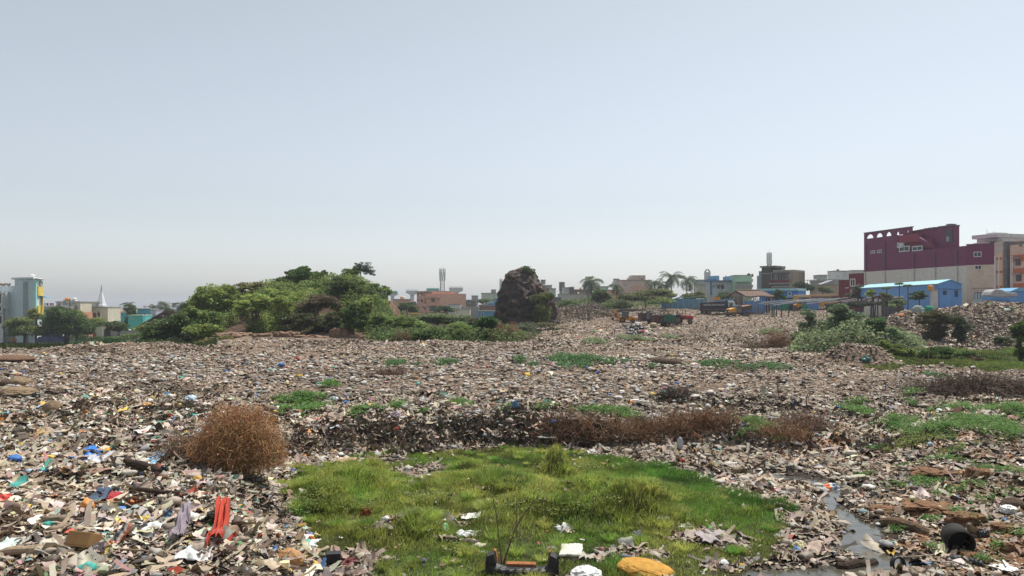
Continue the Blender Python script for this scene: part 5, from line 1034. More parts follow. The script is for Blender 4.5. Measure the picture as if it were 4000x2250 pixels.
simple('grey block on the brown storey behind the palm', 2284, 2310, 1116, 270, wallm('grey_blue_wall', (0,) * 3), group=SKY_); simple('green gabled house between palm and ribbed tower', 2340, 2376, 1120, 290, MN, group=SKY_)
simple('peach house peeking over the umbrella acacia', 2365, 2425, 1133, 245, PK, [(2372, 1136, 2376, 1140)], group=SKY_)
f = simple('large pinkish cream block between the small palm and the palms', 2425, 2545, 1095, 250, wallm('pinkish_wall', (.58, .45, .38), .6), [(2439, 1109, 2446, 1118), (2462, 1120, 2468, 1127)], dep=12, group=None)
f.box('roof_room', 2457, 1085, 2470, 1094, -5, -.5, f.m); f.box('roof_room', 2468, 1075, 2523, 1094, -7, -.8, f.m); f.win(2497, 1077, 2500, 1081, FRB); f.win(2506, 1087, 2510, 1094, FRB); f.box('peach_patch', 2476, 1115, 2503, 1136, 0, .2, PK); f.box('peach_patch', 2515, 1122, 2535, 1136, 0, .25, PK)
# minaret like concrete tower
D = 262; x = (2763 - 2000) / F * D; z = lambda py: CH - (py - HZ) / F * D - 3; t = thing('concrete_tower', 'narrow grey tower with a pointed open top', 'tower', (x, D, 3)); w_ = 10 / F * D
MB().box(-w_, w_, -w_, w_, 0, z(1063)).build('shaft', wallm('pier_concrete', (0,) * 3), t); m = MB()
for a, b in ((-1, -1), (1, -1), (1, 1), (-1, 1)): m.tube([(a * w_ * .9, b * w_ * .9, z(1063)), (a * w_ * .4, b * w_ * .4, z(1054))], .14, 4)
m.box(-w_ * .45, w_ * .45, -w_ * .45, w_ * .45, z(1054), z(1053) + .1); m.build('open_top', DKC, t)
RT = 'houses on the right skyline'
simple('pale cream house left below the narrow grey tower', 2725, 2772, 1112, 236, CR, [(2758, 1130, 2770, 1141), (2733, 1128, 2737, 1133), (2752, 1117, 2755, 1120)], group=RT); simple('grey blue upper block beside the narrow grey tower', 2724, 2758, 1094, 252, wallm('grey_blue_pale', (.36, .41, .44)), group=RT)
m = MB(); D = 240
for k in range(5): x = (2700 + k * 5.5 - 2000) / F * D; m.tube([(x, D, CH - (1150 - HZ) / F * D), (x, D, CH - (1095 - HZ) / F * D)], .09, 4)
for yy in (1096, 1112, 1130): m.tube([((2698 - 2000) / F * D, D, CH - (yy - HZ) / F * D), ((2726 - 2000) / F * D, D, CH - (yy - HZ) / F * D)], .07, 4)
tag(m.build('scaffolding', DKC), 'bare scaffold frame right of the lone palm', 'scaffold')
f = simple('weathered white and blue house with flaking paint', 2773, 2870, 1098, 226, wallm('flaking_wall', (.52, .54, .55), .5, 1.2, (.22, .24, .26)), [(2802, 1113, 2811, 1128), (2815, 1113, 2822, 1128), (2822, 1113, 2828, 1128), (2787, 1115, 2791, 1119)], group=None, frame=FRB); f.box('blue_strip', 2773, 1100, 2781, 1153, 0, .15, wallm('steel_blue', (.12, .22, .35))); f.box('lean_to_roof', 2768, 1095, 2870, 1099, -6, .8, wallm('steel_blue', (0,) * 3))
f.box('roof_room', 2780, 1088, 2800, 1096, -6, -.5, wallm('steel_blue', (0,) * 3)); f.box('roof_room', 2792, 1076, 2817, 1096, -8, -2, wallm('blue_room', (.22, .40, .50))); f.box('roof_room', 2853, 1078, 2872, 1097, -8, -2, wallm('blue_room', (0,) * 3)); u, v = f.uv(2841, 1096); MB().tube([(u, 3, v), (u, 3, v + 1.2), (u + .5, 3, v + 1.5)], .22, 8).build('vent_pipe', GREYM, f.root)
f = simple('pale mint green house with a balcony band', 2872, 2937, 1076, 222, MN, [(2877, 1080, 2882, 1088), (2887, 1080, 2891, 1088), (2877, 1103, 2882, 1114), (2887, 1103, 2891, 1114)], group=None); f.box('balcony', 2870, 1090, 2937, 1101, 0, 1.2, wallm('mint_light', (.48, .64, .48))); f.box('balcony', 2871, 1113, 2938, 1121, 0, 1.0, CONC); f.box('ground_floor_beam', 2874, 1121, 2938, 1127, 0, .4, wallm('cream_wall', (0,) * 3))
tank('left black tank on the mint green house', 2927, 1067, 1076, 13, 225, BLK); tank('right black tank on the mint green house', 2940, 1069, 1081, 9, 226, BLK)
f = Face('apartment_house', 'dark brick and concrete house with deep balconies below the slim mast', 'house', 2975, 226, 3010, 224, 1041, 10, wallm('dark_brick', (.10, .075, .07), .6, 1.5)); BM = wallm('balcony_beige', (.42, .38, .32), .55)
f.box('grey_wing', 2961, 1059, 2976, 1140, -8, -.5, wallm('grey_blue_wall', (0,) * 3)); f.box('grey_wing', 2952, 1077, 2963, 1140, -6, -.8, CONC); f.box('roof_slab', 2974, 1040, 3035, 1044, -6, 1.0, DKC); f.box('floor_slab', 2975, 1068, 3010, 1070, -2, .15, CONC)
f.box('storey_wall', 3010, 1066, 3100, 1140, -8, -1.5, wallm('storey_cream', (.42, .38, .32))); f.box('roof_parapet', 3021, 1056, 3100, 1062, -8, .2, BM); f.box('cornice', 3010, 1062, 3084, 1067, -8, .4, DKC); f.box('balcony', 3015, 1095, 3084, 1106, -.5, 1.0, wallm('maroon_wall', (.16, .035, .04))); f.box('balcony_slab', 3010, 1106, 3085, 1109, -2, 1.0, BM); f.box('ground_beam', 3015, 1118, 3084, 1122, -.5, .6, CONC); f.box('end_wall', 3083, 1060, 3100, 1140, -8, .3, wallm('end_wall_brown', (.34, .25, .19), .55))
for a in (3012, 3030): f.box('pillar', a, 1067, a + 2.5, 1106, -.3, .1, BM)
for w_ in ((3032, 1075, 3037, 1094), (3042, 1074, 3047, 1094), (3052, 1075, 3056, 1094), (3060, 1076, 3064, 1090)): f.box('doorway', *w_, -1.5, -1.42, PANE)
f.win(3089, 1075, 3093, 1080, FRB); f.win(3089, 1107, 3093, 1112, FRB); u0, v0 = f.uv(3046, 1057); uc, vc = f.uv(3060, 1049); u2, _ = f.uv(3074, 1057); MB().prism([(u0, v0), (u2, v0), (uc, vc)], -.3, -.1).build('pediment', BM, f.root)
tank('black tank above the balconies of the dark brick house', 3054, 1045, 1056, 10, 228, BLK)
# small buildings between there and the maroon block
simple('long stepped grey house left of the dark crimson house', 3165, 3260, 1096, 240, CONC, [(3208, 1090, 3212, 1095)], group=RT, D2=232); simple('white two storey house with a black tank', 3258, 3302, 1059, 240, wallm('white_wall', (0,) * 3), [(3270, 1075, 3276, 1083), (3295, 1073, 3299, 1083)], group=RT); tank('black tank on the white two storey house', 3275, 1051, 1058, 10, 242, BLK)
simple('pale block with a small roof room beside the white house', 3201, 3231, 1075, 250, wallm('sage_wall', (0,) * 3), group=RT); simple('white block touching the maroon building on its left', 3328, 3378, 1057, 215, wallm('white_wall', (0,) * 3), [(3333, 1062, 3338, 1066)], group=RT)
f = simple('tan house with a corrugated awning left of the crimson wall', 3190, 3276, 1112, 215, wallm('tan_wall', (.46, .34, .25)), [(3228, 1120, 3234, 1128)], group=RT); u0, v0 = f.uv(3200, 1114); u1, v1 = f.uv(3250, 1096); MB().prism([(u0, v0), (u1, v1), (u1, v1 + .15), (u0, v0 + .15)], -1, 3).build('corrugated_awning', GREYM, f.root)
CRM = wallm('crimson_wall', (.16, .022, .035), .72, .8)
f = Face('annex', 'dark crimson annex with white framed window left of the maroon building', 'building', 3276, 182, 3378, 176, 1094, 8, CRM); f.box('upper_block', 3317, 1069, 3377, 1096, -6, .1, CRM); f.win(3321, 1089, 3342, 1119, FRW, .18); f.box('ledge', 3307, 1123, 3317, 1126, 0, .5, WHT); f.win(3322, 1130, 3328, 1150, FRW)
m = MB(); D = 225
for a, b, c, d in ((3125, 1092, 3190, 1092), (3125, 1096, 3190, 1096), (3127, 1092, 3127, 1120), (3155, 1092, 3155, 1120), (3163, 1092, 3163, 1120)): m.tube([((a - 2000) / F * D, D, CH - (b - HZ) / F * D), ((c - 2000) / F * D, D, CH - (d - HZ) / F * D)], .07, 4)
tag(m.build('roof_frame', GREYM), 'bare metal roof frame left of the stepped grey house', 'frame')

# maroon and cream building
MAR = mat('maroon_cladding', (.175, .024, .085), .55, .10, .7, .3, stain=((.12, .022, .06), .35, .56, .3)); MARL = mat('maroon_light', (.25, .03, .07), .6, .06, .7); CRE = wallm('cream_cladding', (.62, .59, .53), .72, .25); SLAT = mat('roof_edge', (.13, .09, .11), .6, .1)
f = Face('hall', 'huge maroon and cream windowless building with a row of arches', 'building', 3375, 170, 3776, 143, 912, 16, CRE, body=None); A = f
def strip(y0a, y0b, y1a, y1b, px0, px1, o0, o1, m, name):
    """quad strip on the facade from (px0: y0a..y1a) to (px1: y0b..y1b)"""
    ua, va = f.uv(px0, y0a); _, vb = f.uv(px0, y1a); uc, vc = f.uv(px1, y0b); _, vd = f.uv(px1, y1b)
    return MB().prism([(ua, vb), (uc, vd), (uc, vc), (ua, va)], -o1, -o0).build(name, m, f.root)
u1_, _ = f.uv(3776, 1000); _, vt = f.uv(3375, 934); _, vbd = f.uv(3375, 1062); _, vr = f.uv(3720, 965)
MB().box(0, u1_, 0, 16, 0, vbd).build('lower_wall', CRE, f.root); us, _ = f.uv(3680, 1000); um, _ = f.uv(3505, 1000)
MB().box(0, um, 0, 1.2, vr, vt).box(0, u1_, 0, 16, vbd, vr).build('upper_wall', MAR, f.root)
# parapet with arches: thin columns of wall left standing between half-round openings
_, vp = f.uv(3375, 912); arches = [(3384, 3411), (3422, 3447), (3460, 3481), (3501, 3512), (3541, 3550)]; m = MB(); edges = [f.uv(a, 930)[0] for p in arches for a in p]; uend = f.uv(3562, 930)[0]
last = 0
for i in range(5):
    a, b = edges[2 * i], edges[2 * i + 1]; m.box(last, a, 0, .25, vt, vp); hh = (vp - vt) * (.72 if i < 3 else .6); n_ = 14
    for k in range(n_):
        x0, x1 = a + (b - a) * k / n_, a + (b - a) * (k + 1) / n_; c_ = ((x0 + x1) / 2 - (a + b) / 2) / ((b - a) / 2); m.box(x0, x1, 0, .25, vt + hh * math.sqrt(max(0, 1 - c_ * c_)), vp)
    last = b
m.box(last, uend, 0, .25, vt, vp); m.build('arched_parapet', MAR, f.root); MB().box(-.05, uend, -.08, .5, vp, vp + .18).build('parapet_cap', SLAT, f.root)
# raised block at the right of the arches
ub0, _ = f.uv(3535, 900); ub1, vb1 = f.uv(3610, 895); ub2, vb2 = f.uv(3712, 893); _, vl = f.uv(3540, 908)
MB().prism([(um + .5, vr - .4), (ub2, vr - .4), (ub2, vb1), (ub1, vb1), (ub0, vl), (um + .5, vl)], 1.0, 2.2).build('raised_block', MAR, f.root)
MB().prism([(ub0, vl), (ub1, vb1), (ub2 + .1, vb1), (ub2 + .1, vb1 + .22), (ub1, vb1 + .22), (ub0, vl + .22)], .7, 2.3).build('roof_edge', SLAT, f.root)
u0, u1, v0, v1 = f.rect(3680, 898, 3705, 946); MB().box(u0, u1, .9, .98, v0, v1).build('stair_opening', PANE, f.root); u0, u1, v0, v1 = f.rect(3683, 924, 3694, 942); MB().box(u0, u1, .84, .9, v0, v1).build('bright_opening', CONC, f.root)
f.box('red_parapet', 3514, 920, 3594, 943, -1, .25, MARL); f.box('red_recess', 3515, 943, 3632, 968, -.9, -.55, MARL) 
(ua, va), (ub, vb) = f.uv(3594, 942), f.uv(3655, 968); MB().prism([(ua, va), (ua, va + .9), (ub, vb + .5), (ub, vb)], -.5, .3).build('stair_stringer', MAR, f.root)
u0, u1, v0, v1 = f.rect(3514, 946, 3615, 981)
for w_ in ((3513, 964, 3554, 981), (3564, 963, 3605, 978), (3506, 948, 3533, 966)): f.win(*w_, t=.16)
f.box('torn_sheet', 3514, 950, 3532, 963, .15, .3, wallm('tarp_pale', (.55, .62, .64)))
for w_ in ((3402, 980, 3419, 989), (3428, 977, 3445, 987)): f.win(*w_, t=.12)
for a, y0, y1 in ((3382, 955, 1058), (3456, 948, 1055), (3569, 990, 1048), (3652, 985, 1042), (3737, 978, 1036)): f.box('downpipe', a, y0, a + 3, y1, .02, .22, SLAT)
for a, y0, y1 in ((3380, 1062, 1180), (3458, 1058, 1180), (3571, 1050, 1180), (3654, 1044, 1180), (3740, 1038, 1180)): f.box('pilaster', a, y0, a + 3, y1, .02, .14, wallm('pilaster', (.42, .39, .34)))
u0, u1, v0, v1 = f.rect(3648, 880, 3665, 893); MB().box(u0, u1, 3, 4.5, vb1 + .2, v1 + .3).build('duct', DKC, f.root)
g = Face('hall', 'x', 'x', 3776, 143, 3884, 140.5, 956, 14, CRE, body=None)
mwA = Matrix.Translation((A.x0, A.y0, A.zb)) @ Matrix.Rotation(math.atan2(A.dy, A.dx), 4, 'Z'); mg = mwA.inverted() @ Matrix.Translation((g.x0, g.y0, g.zb)) @ Matrix.Rotation(math.atan2(g.dy, g.dx), 4, 'Z'); bpy.data.objects.remove(g.root)
_, gb = g.uv(3776, 1036); MB().box(.0, g.L, .01, 12, 0, gb, mg).build('end_wall', wallm('cream_end', (.60, .52, .43), .74, .3), A.root); MB().box(.0, g.L, .012, 12, gb, g.top, mg).build('end_wall_upper', MAR, A.root); MB().box(-.1, g.L + .1, -.06, 12.1, g.top, g.top + .12, mg).build('roof_edge', SLAT, A.root)
for w_ in ((3803, 984, 3834, 1003), (3807, 1036, 3835, 1053)):
    u0, u1, v0, v1 = g.rect(*w_); fo = MB().box(u0, u1, -.1, 0, v0, v1, mg).build('window', FRW, A.root); um_ = (u0 + u1) / 2; MB().box(u0 + .12, um_ - .05, -.13, -.08, v0 + .12, v1 - .12, mg).box(um_ + .05, u1 - .12, -.13, -.08, v0 + .12, v1 - .12, mg).build('pane', PANE, fo)
u0, u1, v0, v1 = g.rect(3796, 1125, 3884, 1127); MB().box(u0, u1, -.1, 0, v0, v1, mg).build('pipe_ledge', CONC, A.root)
# roof letters, seen from behind
def text_mesh(s_, size, depth=.1, mirror=False):
    cu = bpy.data.curves.new('t', 'FONT'); cu.body = s_; cu.size = size; cu.extrude = depth / 2; cu.align_x = 'CENTER'; ob = bpy.data.objects.new('t', cu); col.objects.link(ob)
    dg = bpy.context.evaluated_depsgraph_get(); me = bpy.data.meshes.new_from_object(ob.evaluated_get(dg)); bpy.data.objects.remove(ob)
    for v in me.vertices: v.co = Vector((-v.co.x if mirror else v.co.x, -v.co.z, v.co.y))
    return me
um_, vm_ = f.uv(3611, 893); rt = thing('roof_lettering', 'mirrored roof letters seen from behind on the maroon building', 'sign'); rt.matrix_world = mwA @ Matrix.Translation((um_, 2.8, vb1 - 1.5))
cs = 'TONKK'; Wt = (f.uv(3648, 893)[0] - f.uv(3571, 893)[0])
for i, c_ in enumerate(cs):
    me = text_mesh(c_, 3.0, .25, True); me.materials.clear(); me.materials.append(DKC); me.name = 'letter'; o = bpy.data.objects.new('letter', me); link(o, rt); o.location = (Wt * (.42 - .205 * i), 0, 0)
# peach apartments on the right edge
PC = wallm('peach_apartment', (.66, .42, .32), .56, .9, (.36, .30, .28)); 
f = Face('apartment_house', 'weathered peach apartment house with orange bands at the right edge', 'building', 3884, 134, 3918, 132, 946, 8, wallm('peach_grey', (.52, .40, .36), .52, 1.2, (.28, .25, .24)))
f.box('recess_wall', 3918, 942, 3952, 1180, -4, -1.6, PC); f.box('front_wall', 3952, 958, 4200, 1180, -5, .3, PC); f.box('stair_shaft', 3916, 944, 3930, 1180, -3, -.2, wallm('stained_shaft', (.18, .17, .17), .5, 1.5)); f.box('peach_panel', 3896, 990, 3916, 1180, 0, .06, wallm('bright_peach', (.72, .46, .30)))
for y_ in (1007, 1059, 1117):
    f.box('orange_band', 3893, y_, 3916, y_ + 7, .06, .12, wallm('orange_band', (.50, .14, .07))); f.box('orange_band', 3928, y_ - 4, 3953, y_ + 3, -1.6, -1.5, wallm('orange_band', (0,) * 3)); f.box('orange_band', 3953, y_ - 9, 4200, y_ - 1, .3, .38, wallm('orange_band', (0,) * 3))
for w_ in ((3974, 1013, 3993, 1036), (3976, 1075, 3996, 1098)): 
    u0, u1, v0, v1 = f.rect(*w_); fo = MB().box(u0, u1, -.4, -.3, v0, v1).build('window', FRB, f.root); MB().box(u0 + .1, u1 - .1, -.44, -.38, v0 + .1, v1 - .1).build('pane', PANE, fo); MB().box(u0 - .3, u1 + .3, -1.0, -.3, v1 + .15, v1 + .3).build('sun_shade', CONC, f.root)
for w_ in ((3937, 1020, 3947, 1038), (3936, 1080, 3948, 1102), (3943, 963, 3966, 982)): f.box('window', *w_, -1.6, -1.5, PANE)
for a in (3895, 3911, 3958, 3964): f.box('drainpipe', a, 1000, a + 1.6, 1180, .4, .55, WHT)
f.box('roof_shed', 3966, 946, 4100, 962, -4, .2, DKC); f.box('roof_shed_window', 3985, 950, 4000, 962, .2, .3, CONC)
f = Face('house', 'white roof house with overhanging slab behind the maroon building', 'house', 3816, 165, 3902, 160, 928, 8, wallm('white_wall', (0,) * 3), RT); f.box('roof_slab', 3808, 921, 3908, 926, -8, .9, wallm('white_wall', (0,) * 3)); f.box('roof_room', 3840, 910, 3872, 921, -5, -1, wallm('white_wall', (0,) * 3)); f.win(3868, 939, 3890, 950, FRB); f.box('lean_to', 3862, 939, 3910, 941, -.5, 1.2, CONC); f.box('lower_wing', 3795, 950, 3818, 1000, -8, -.5, wallm('white_wall', (0,) * 3))
for px, yt in ((3855, 894), (3882, 902)): pole('left antenna rod on the white roof house' if px == 3855 else 'right antenna rod on the white roof house', px, yt, 164, .05, name='antenna', cat='antenna')

# long blue shed
BS = mat('blue_sheet', (.12, .30, .62), .5, .08, 1, .35); BR = mat('pale_blue_roof', (.34, .60, .68), .45, .06, 1, .4); BD = mat('navy_trim', (.03, .07, .16), .6, .1)
f = Face('shed', 'long low bright blue shed with pale blue roof', 'shed', 3354, 150, 3665, 120, 1145, 6, BS, body=None)
zg = f.zb; ue, ve = f.uv(3665, 1110); u0s, v0s = f.uv(3354, 1145); v0s = ve
# gable end face: from the eave corner to the right
gf = Face('shed', 'x', 'x', 3665, 120, 3757, 122.5, 1110, 1, BS, body=None); mwA2 = Matrix.Translation((f.x0, f.y0, f.zb)) @ Matrix.Rotation(math.atan2(f.dy, f.dx), 4, 'Z'); mgs = mwA2.inverted() @ Matrix.Translation((gf.x0, gf.y0, gf.zb)) @ Matrix.Rotation(math.atan2(gf.dy, gf.dx), 4, 'Z'); bpy.data.objects.remove(gf.root)
gw = gf.L; ur, vr_ = gf.uv(3711, 1093); gz_ = gf.zb - f.zb
e2 = mgs @ Vector((gw, 0, gf.uv(3757, 1110)[1])); rd = mgs @ Vector((ur, 0, vr_)); e1 = Vector((ue, 0, ve)); Ls = ue
m = MB(); m.prism([(0, 0), (gw, 0), (gw, gf.uv(3757, 1111)[1]), (ur, vr_), (0, gf.uv(3665, 1111)[1])], 0, .2); m.v = [tuple(mgs @ Vector(p)) for p in m.v]; m.build('gable_wall', BS, f.root)
MB().box(0, Ls, 0, .15, ve - 1.75, ve - .02).build('fascia_wall', BS, f.root); MB().box(Ls * .62, Ls - .1, .02, 2.0, 0, ve - 1.76).build('office_wall', BS, f.root)
dd = Vector((Ls, 0, 0)); ov = Vector((.35, 0, 0)); r0 = rd - dd; m = MB(); m.add([e1 + ov + Vector((0, -.3, -.02)), rd + ov, r0, Vector((0, -.3, ve - .02)), e1 + ov + Vector((0, -.3, .08)), rd + ov + Vector((0, 0, .1)), r0 + Vector((0, 0, .1)), Vector((0, -.3, ve + .08))], [(0, 1, 2, 3), (7, 6, 5, 4), (0, 4, 5, 1), (1, 5, 6, 2), (2, 6, 7, 3), (3, 7, 4, 0)])
eb = e2; m.add([rd + ov, eb + ov, eb - dd, r0, rd + ov + Vector((0, 0, .1)), eb + ov + Vector((0, 0, .1)), eb - dd + Vector((0, 0, .1)), r0 + Vector((0, 0, .1))], [(3, 2, 1, 0), (4, 5, 6, 7), (0, 1, 5, 4), (1, 2, 6, 5), (2, 3, 7, 6), (3, 0, 4, 7)]); m.build('roof', BR, f.root)
for w_ in ((3684, 1138, 3696, 1160), (3729, 1137, 3741, 1160)):
    u0, u1, v0, v1 = gf.rect(*w_); wo_ = MB().box(u0, u1, -.06, 0, v0, v1, mgs).build('window', BD, f.root); MB().box(u0 - .2, u1 + .25, -.6, 0, v1 + .05, v1 + .13, mgs).build('sun_shade', CONC, wo_)
u0, u1, v0, v1 = gf.rect(3666, 1128, 3757, 1131); MB().box(u0, u1, -.05, 0, v0, v1, mgs).build('trim', BD, f.root)
for k in (.02, .2, .42): MB().box(Ls * k, Ls * k + .25, .1, .35, 0, ve - 1.77).build('post', BD, f.root)
MB().box(Ls * .62, Ls * .72, -.05, .0, .3, 2.6).build('door', BD, f.root); MB().box(Ls * .75, Ls * .83, -.05, .0, .3, 2.6).build('door', mat('door_blue', (.10, .22, .45), .6), f.root)
MB().box(0, Ls * .61, 4.5, 4.8, 0, ve - 2).build('back_wall', DKC, f.root)
# tank on stand next to the shed
t = thing('tank_stand', 'grey plastered tank stand in front of the blue shed', 'tank stand', ((3650 - 2000) / F * 116, 116, gz((3650 - 2000) / F * 116, 116) - .3)); hz = CH - (1134 - HZ) / F * 116 - t.location.z
MB().box(-.45, .35, -.4, .4, 0, hz).build('pier', wallm('pier_concrete', (0,) * 3), t); MB().tube([(.52, -.3, 0), (.52, -.3, hz + .4)], .05, 6).build('pipe', BD, t); MB().box(-.8, .6, -.6, .6, hz, hz + .1).build('platform', CONC, t)
r_ = tank('orange square shouldered tank on the stand before the blue shed', 3641, 1113, 1134, 22, 115.4, mat('orange_brown', (.62, .26, .04), .5, .1)); 
f = Face('shed', 'small blue sheet metal shed at the right edge', 'shed', 3945, 118, 4150, 118, 1138, 4, BS); u0, v0 = f.uv(3943, 1138); MB().prism([(-.3, 2.6), (2.2, 3.6), (2.2, 3.7), (-.3, 2.7)], 0, .1); (ua, va), (ub, vb) = f.uv(3943, 1138), f.uv(3975, 1124); MB().prism([(ua, va), (ub, vb), (ub + 6, vb), (ub + 6, va)], -.3, 4.2).build('roof', mat('blue_roof', (.16, .38, .58), .5), f.root)
f = Face('metal_gate', 'blue framed grey metal gate panel by the cream wall', 'gate', 3806, 112, 3853, 112, 1143, .1, mat('gate_panel', (.38, .48, .50), .6), body='panel')
for a in (3806, 3818, 3829, 3841, 3851): f.box('bar', a, 1143, a + 1.6, 1168, .01, .06, BD)
f.box('bar', 3806, 1142, 3853, 1144.5, .061, .09, BD)
# tarpaulin covered blue truck behind the rubbish hill
D = 104; x = (3922 - 2000) / F * D; zc = 5.6; t = thing('covered_truck', 'blue lorry under a grey tarpaulin behind the rubbish hill', 'truck', (x, D, zc))
MB().box(-1.9, 1.7, 0, 2, .2, 1.0).build('body', BS, t, bevel=.1)
m = MB(); n_ = 22; pf = [(-2.0, .9), (-1.7, 1.45), (-1.2, 1.75), (-.4, 1.72), (.3, 1.35), (1.0, 1.25), (1.7, 1.25), (1.95, .9), (1.8, .75), (-.2, .62), (-1.9, .7)]; m.prism(pf, -.12, 2.1); m.build('tarpaulin', mat('grey_tarp', (.36, .35, .36), .6, .3, 2, bump=.5), t, bevel=.12)
# bright blue house behind the hut
f = Face('house', 'bright blue house with white window behind the thatched hut', 'house', 2966, 196, 3118, 190, 1135, 7, mat('vivid_blue', (.03, .20, .62), .6, .08)); f.box('roof', 2960, 1128, 3120, 1135, -7, .9, BR); f.win(3077, 1140, 3093, 1155, FRW, .2); f.box('lower_roof', 3066, 1158, 3116, 1162, 0, 1.6, BR); f.box('lower_wall', 3066, 1162, 3112, 1185, 0, .1, BD)
f = Face('metal_fence', 'long blue sheet metal fence behind the heaps', 'fence', 2583, 186, 2870, 184, 1168, .1, mat('fence_blue', (.12, .26, .38), .5, .3, .8), body='panel')
for k in range(14): f.box('post', 2584 + k * 21, 1166, 2585.5 + k * 21, 1200, .02, .14, mat('fence_post', (.30, .42, .50), .6))
f.box('bright_panel', 2583, 1169, 2594, 1199, .02, .1, mat('vivid_blue', (0,) * 3))
f = Face('metal_fence', 'blue boundary fence below the bright blue house', 'fence', 2880, 182, 3200, 182, 1176, .1, mat('fence_blue2', (.10, .24, .50), .5, .3, .8), body='panel')
f = Face('shed', 'green and blue tin roofed shelter under the yellow green tree', 'shed', 2596, 192, 2720, 190, 1166, 5, DKC); 
for a, b, c_ in ((2596, 2640, (.25, .36, .45)), (2640, 2668, (.30, .48, .50)), (2668, 2735, (.20, .36, .34))): 
    (ua, va), (ub, vb) = f.uv(a, 1167), f.uv(b, 1158); MB().prism([(ua, va), (ub, vb), (ub, vb + .15), (ua, va + .15)], -.8, 5).build('roof_sheet', mat('sheet%d' % a, c_, .5), f.root)
# thatched hut
D = 172.; z0 = gz((2940 - 2000) / F * D, D) - .2; t = thing('thatched_hut', 'thatched open hut with sagging brown roof behind the trucks', 'hut', ((2940 - 2000) / F * D, D, z0)); zz = lambda py: CH - (py - HZ) / F * D - z0; xx = lambda px: (px - 2940) / F * D
TH = mat('thatch', (.20, .145, .115), .95, .4, 9, .1, bump=1.)
n1, n2 = 26, 10; V = []; 
for i in range(n1 + 1):
    for j in range(n2 + 1):
        tx = i / n1; ty = j / n2; xa = xx(2885) + (xx(2985) - xx(2885)) * tx; xb = xx(2905) + (xx(3016) - xx(2905)) * tx; s1 = .25 * math.sin(math.pi * tx)
        V.append((xa * (1 - ty) + xb * ty, 1.8 - 3.6 * ty, (zz(1134) - s1 * .4) * (1 - ty) + (zz(1157) - .1 * math.sin(9 * tx)) * ty + .07 * math.sin(i * 2.1 + j)))
for i in range(n1 + 1):
    for j in range(n2 + 1):
        tx = i / n1; ty = j / n2; V.append((xx(2885) + (xx(2985) - xx(2885)) * tx - (xx(2885) - xx(2862)) * ty * (1 - tx), 1.8 + 3.0 * ty, zz(1134) * (1 - ty) + zz(1158) * ty))
Q = []
for b_ in (0, (n1 + 1) * (n2 + 1)):
    for i in range(n1):
        for j in range(n2): k = b_ + i * (n2 + 1) + j; Q.append([k, k + 1, k + n2 + 2, k + n2 + 1])
o = npmesh('thatch_roof', V, np.array(Q), TH, t); sm = o.modifiers.new('thick', 'SOLIDIFY'); sm.thickness = .28
MB().add([(xx(2862), 2.0, zz(1158)), (xx(2887), 1.9, zz(1135)), (xx(2906), -1.5, zz(1157)), (xx(2862), 2.1, zz(1159))], [(0, 1, 2), (3, 2, 1)]).build('gable_thatch', mat('dark_thatch', (.08, .065, .06), .95, .3, 5), t)
MB().box(xx(2862), xx(2895), -1.2, -1.05, 0, zz(1160)).build('mud_wall', wallm('mud_wall', (.20, .17, .15), .5, 1.5), t)
for a in (2896, 2912, 2935, 2965, 2990, 3003): MB().tube([(xx(a), -1.6, 0), (xx(a), -1.5, zz(1158))], .09 if a > 2900 else .2, 6).build('post', mat('pale_post', (.36, .30, .25), .9), t)
MB().box(xx(2905), xx(2998), 1.4, 1.5, 0, 1.3).build('back_panel', mat('fence_blue2', (0,) * 3), t); MB().box(xx(2990), xx(3005), -.4, -.3, .2, zz(1160)).build('dark_screen', BLK, t)

# ---------------------------------------------------------------- vehicles
TYRE = mat('tyre_rubber', (.045, .035, .028), .85, .3, 4); DUST = mat('dusty_rim', (.22, .15, .10), .8, .3, 4)
def wheel(parent, x, y, r, wd, rim=None):
    w_ = MB().tube([(x, y - wd / 2, r), (x, y - wd / 2 + .03, r), (x, y + wd / 2 - .03, r), (x, y + wd / 2, r)], [r * .9, r, r, r * .9], 20); 
    m = MB(); n = 20
    prof = [(r * .55, -wd / 2), (r * .92, -wd / 2), (r, -wd / 2 + .05), (r, wd / 2 - .05), (r * .92, wd / 2), (r * .55, wd / 2)]
    vs = []; fs = []
    for k in range(n):
        a = 2 * math.pi * k / n
        for (q, yy) in prof: vs.append((x + q * math.cos(a), y + yy, r + q * math.sin(a)))
    p = len(prof)
    for k in range(n):
        for j in range(p - 1): fs.append((k * p + j, k * p + j + 1, ((k + 1) % n) * p + j + 1, ((k + 1) % n) * p + j))
    wh = MB().add(vs, fs).build('wheel', TYRE, parent)
    MB().tube([(x, y - wd * .38, r), (x, y + wd * .38, r)], r * .56, 16).tube([(x, y - wd * .5, r), (x, y - wd * .37, r)], r * .18, 10).build('rim', rim or DUST, wh); return wh
def veh(name, label, cat, px, py, D, rz, group=None):
    x, y, z = ghit(px, py); k = y / D
    if not .85 < k < 1.3: k = 1.; x, y = (px - 2000) / F * D, D; z = gz(x, y)
    t = thing(name, label, cat, (x, y, z - .05), rz, group); t.scale = (k, k, k); return t
JY = mat('digger_yellow', (.62, .25, .025), .5, .2, 2, .4, stain=((.22, .13, .07), 1.3, .6, 1)); DG = mat('dark_grey_metal', (.06, .06, .06), .6, .3, 3); CG = mat('cab_glass', (.10, .12, .14), .15, .2, 2, .5)
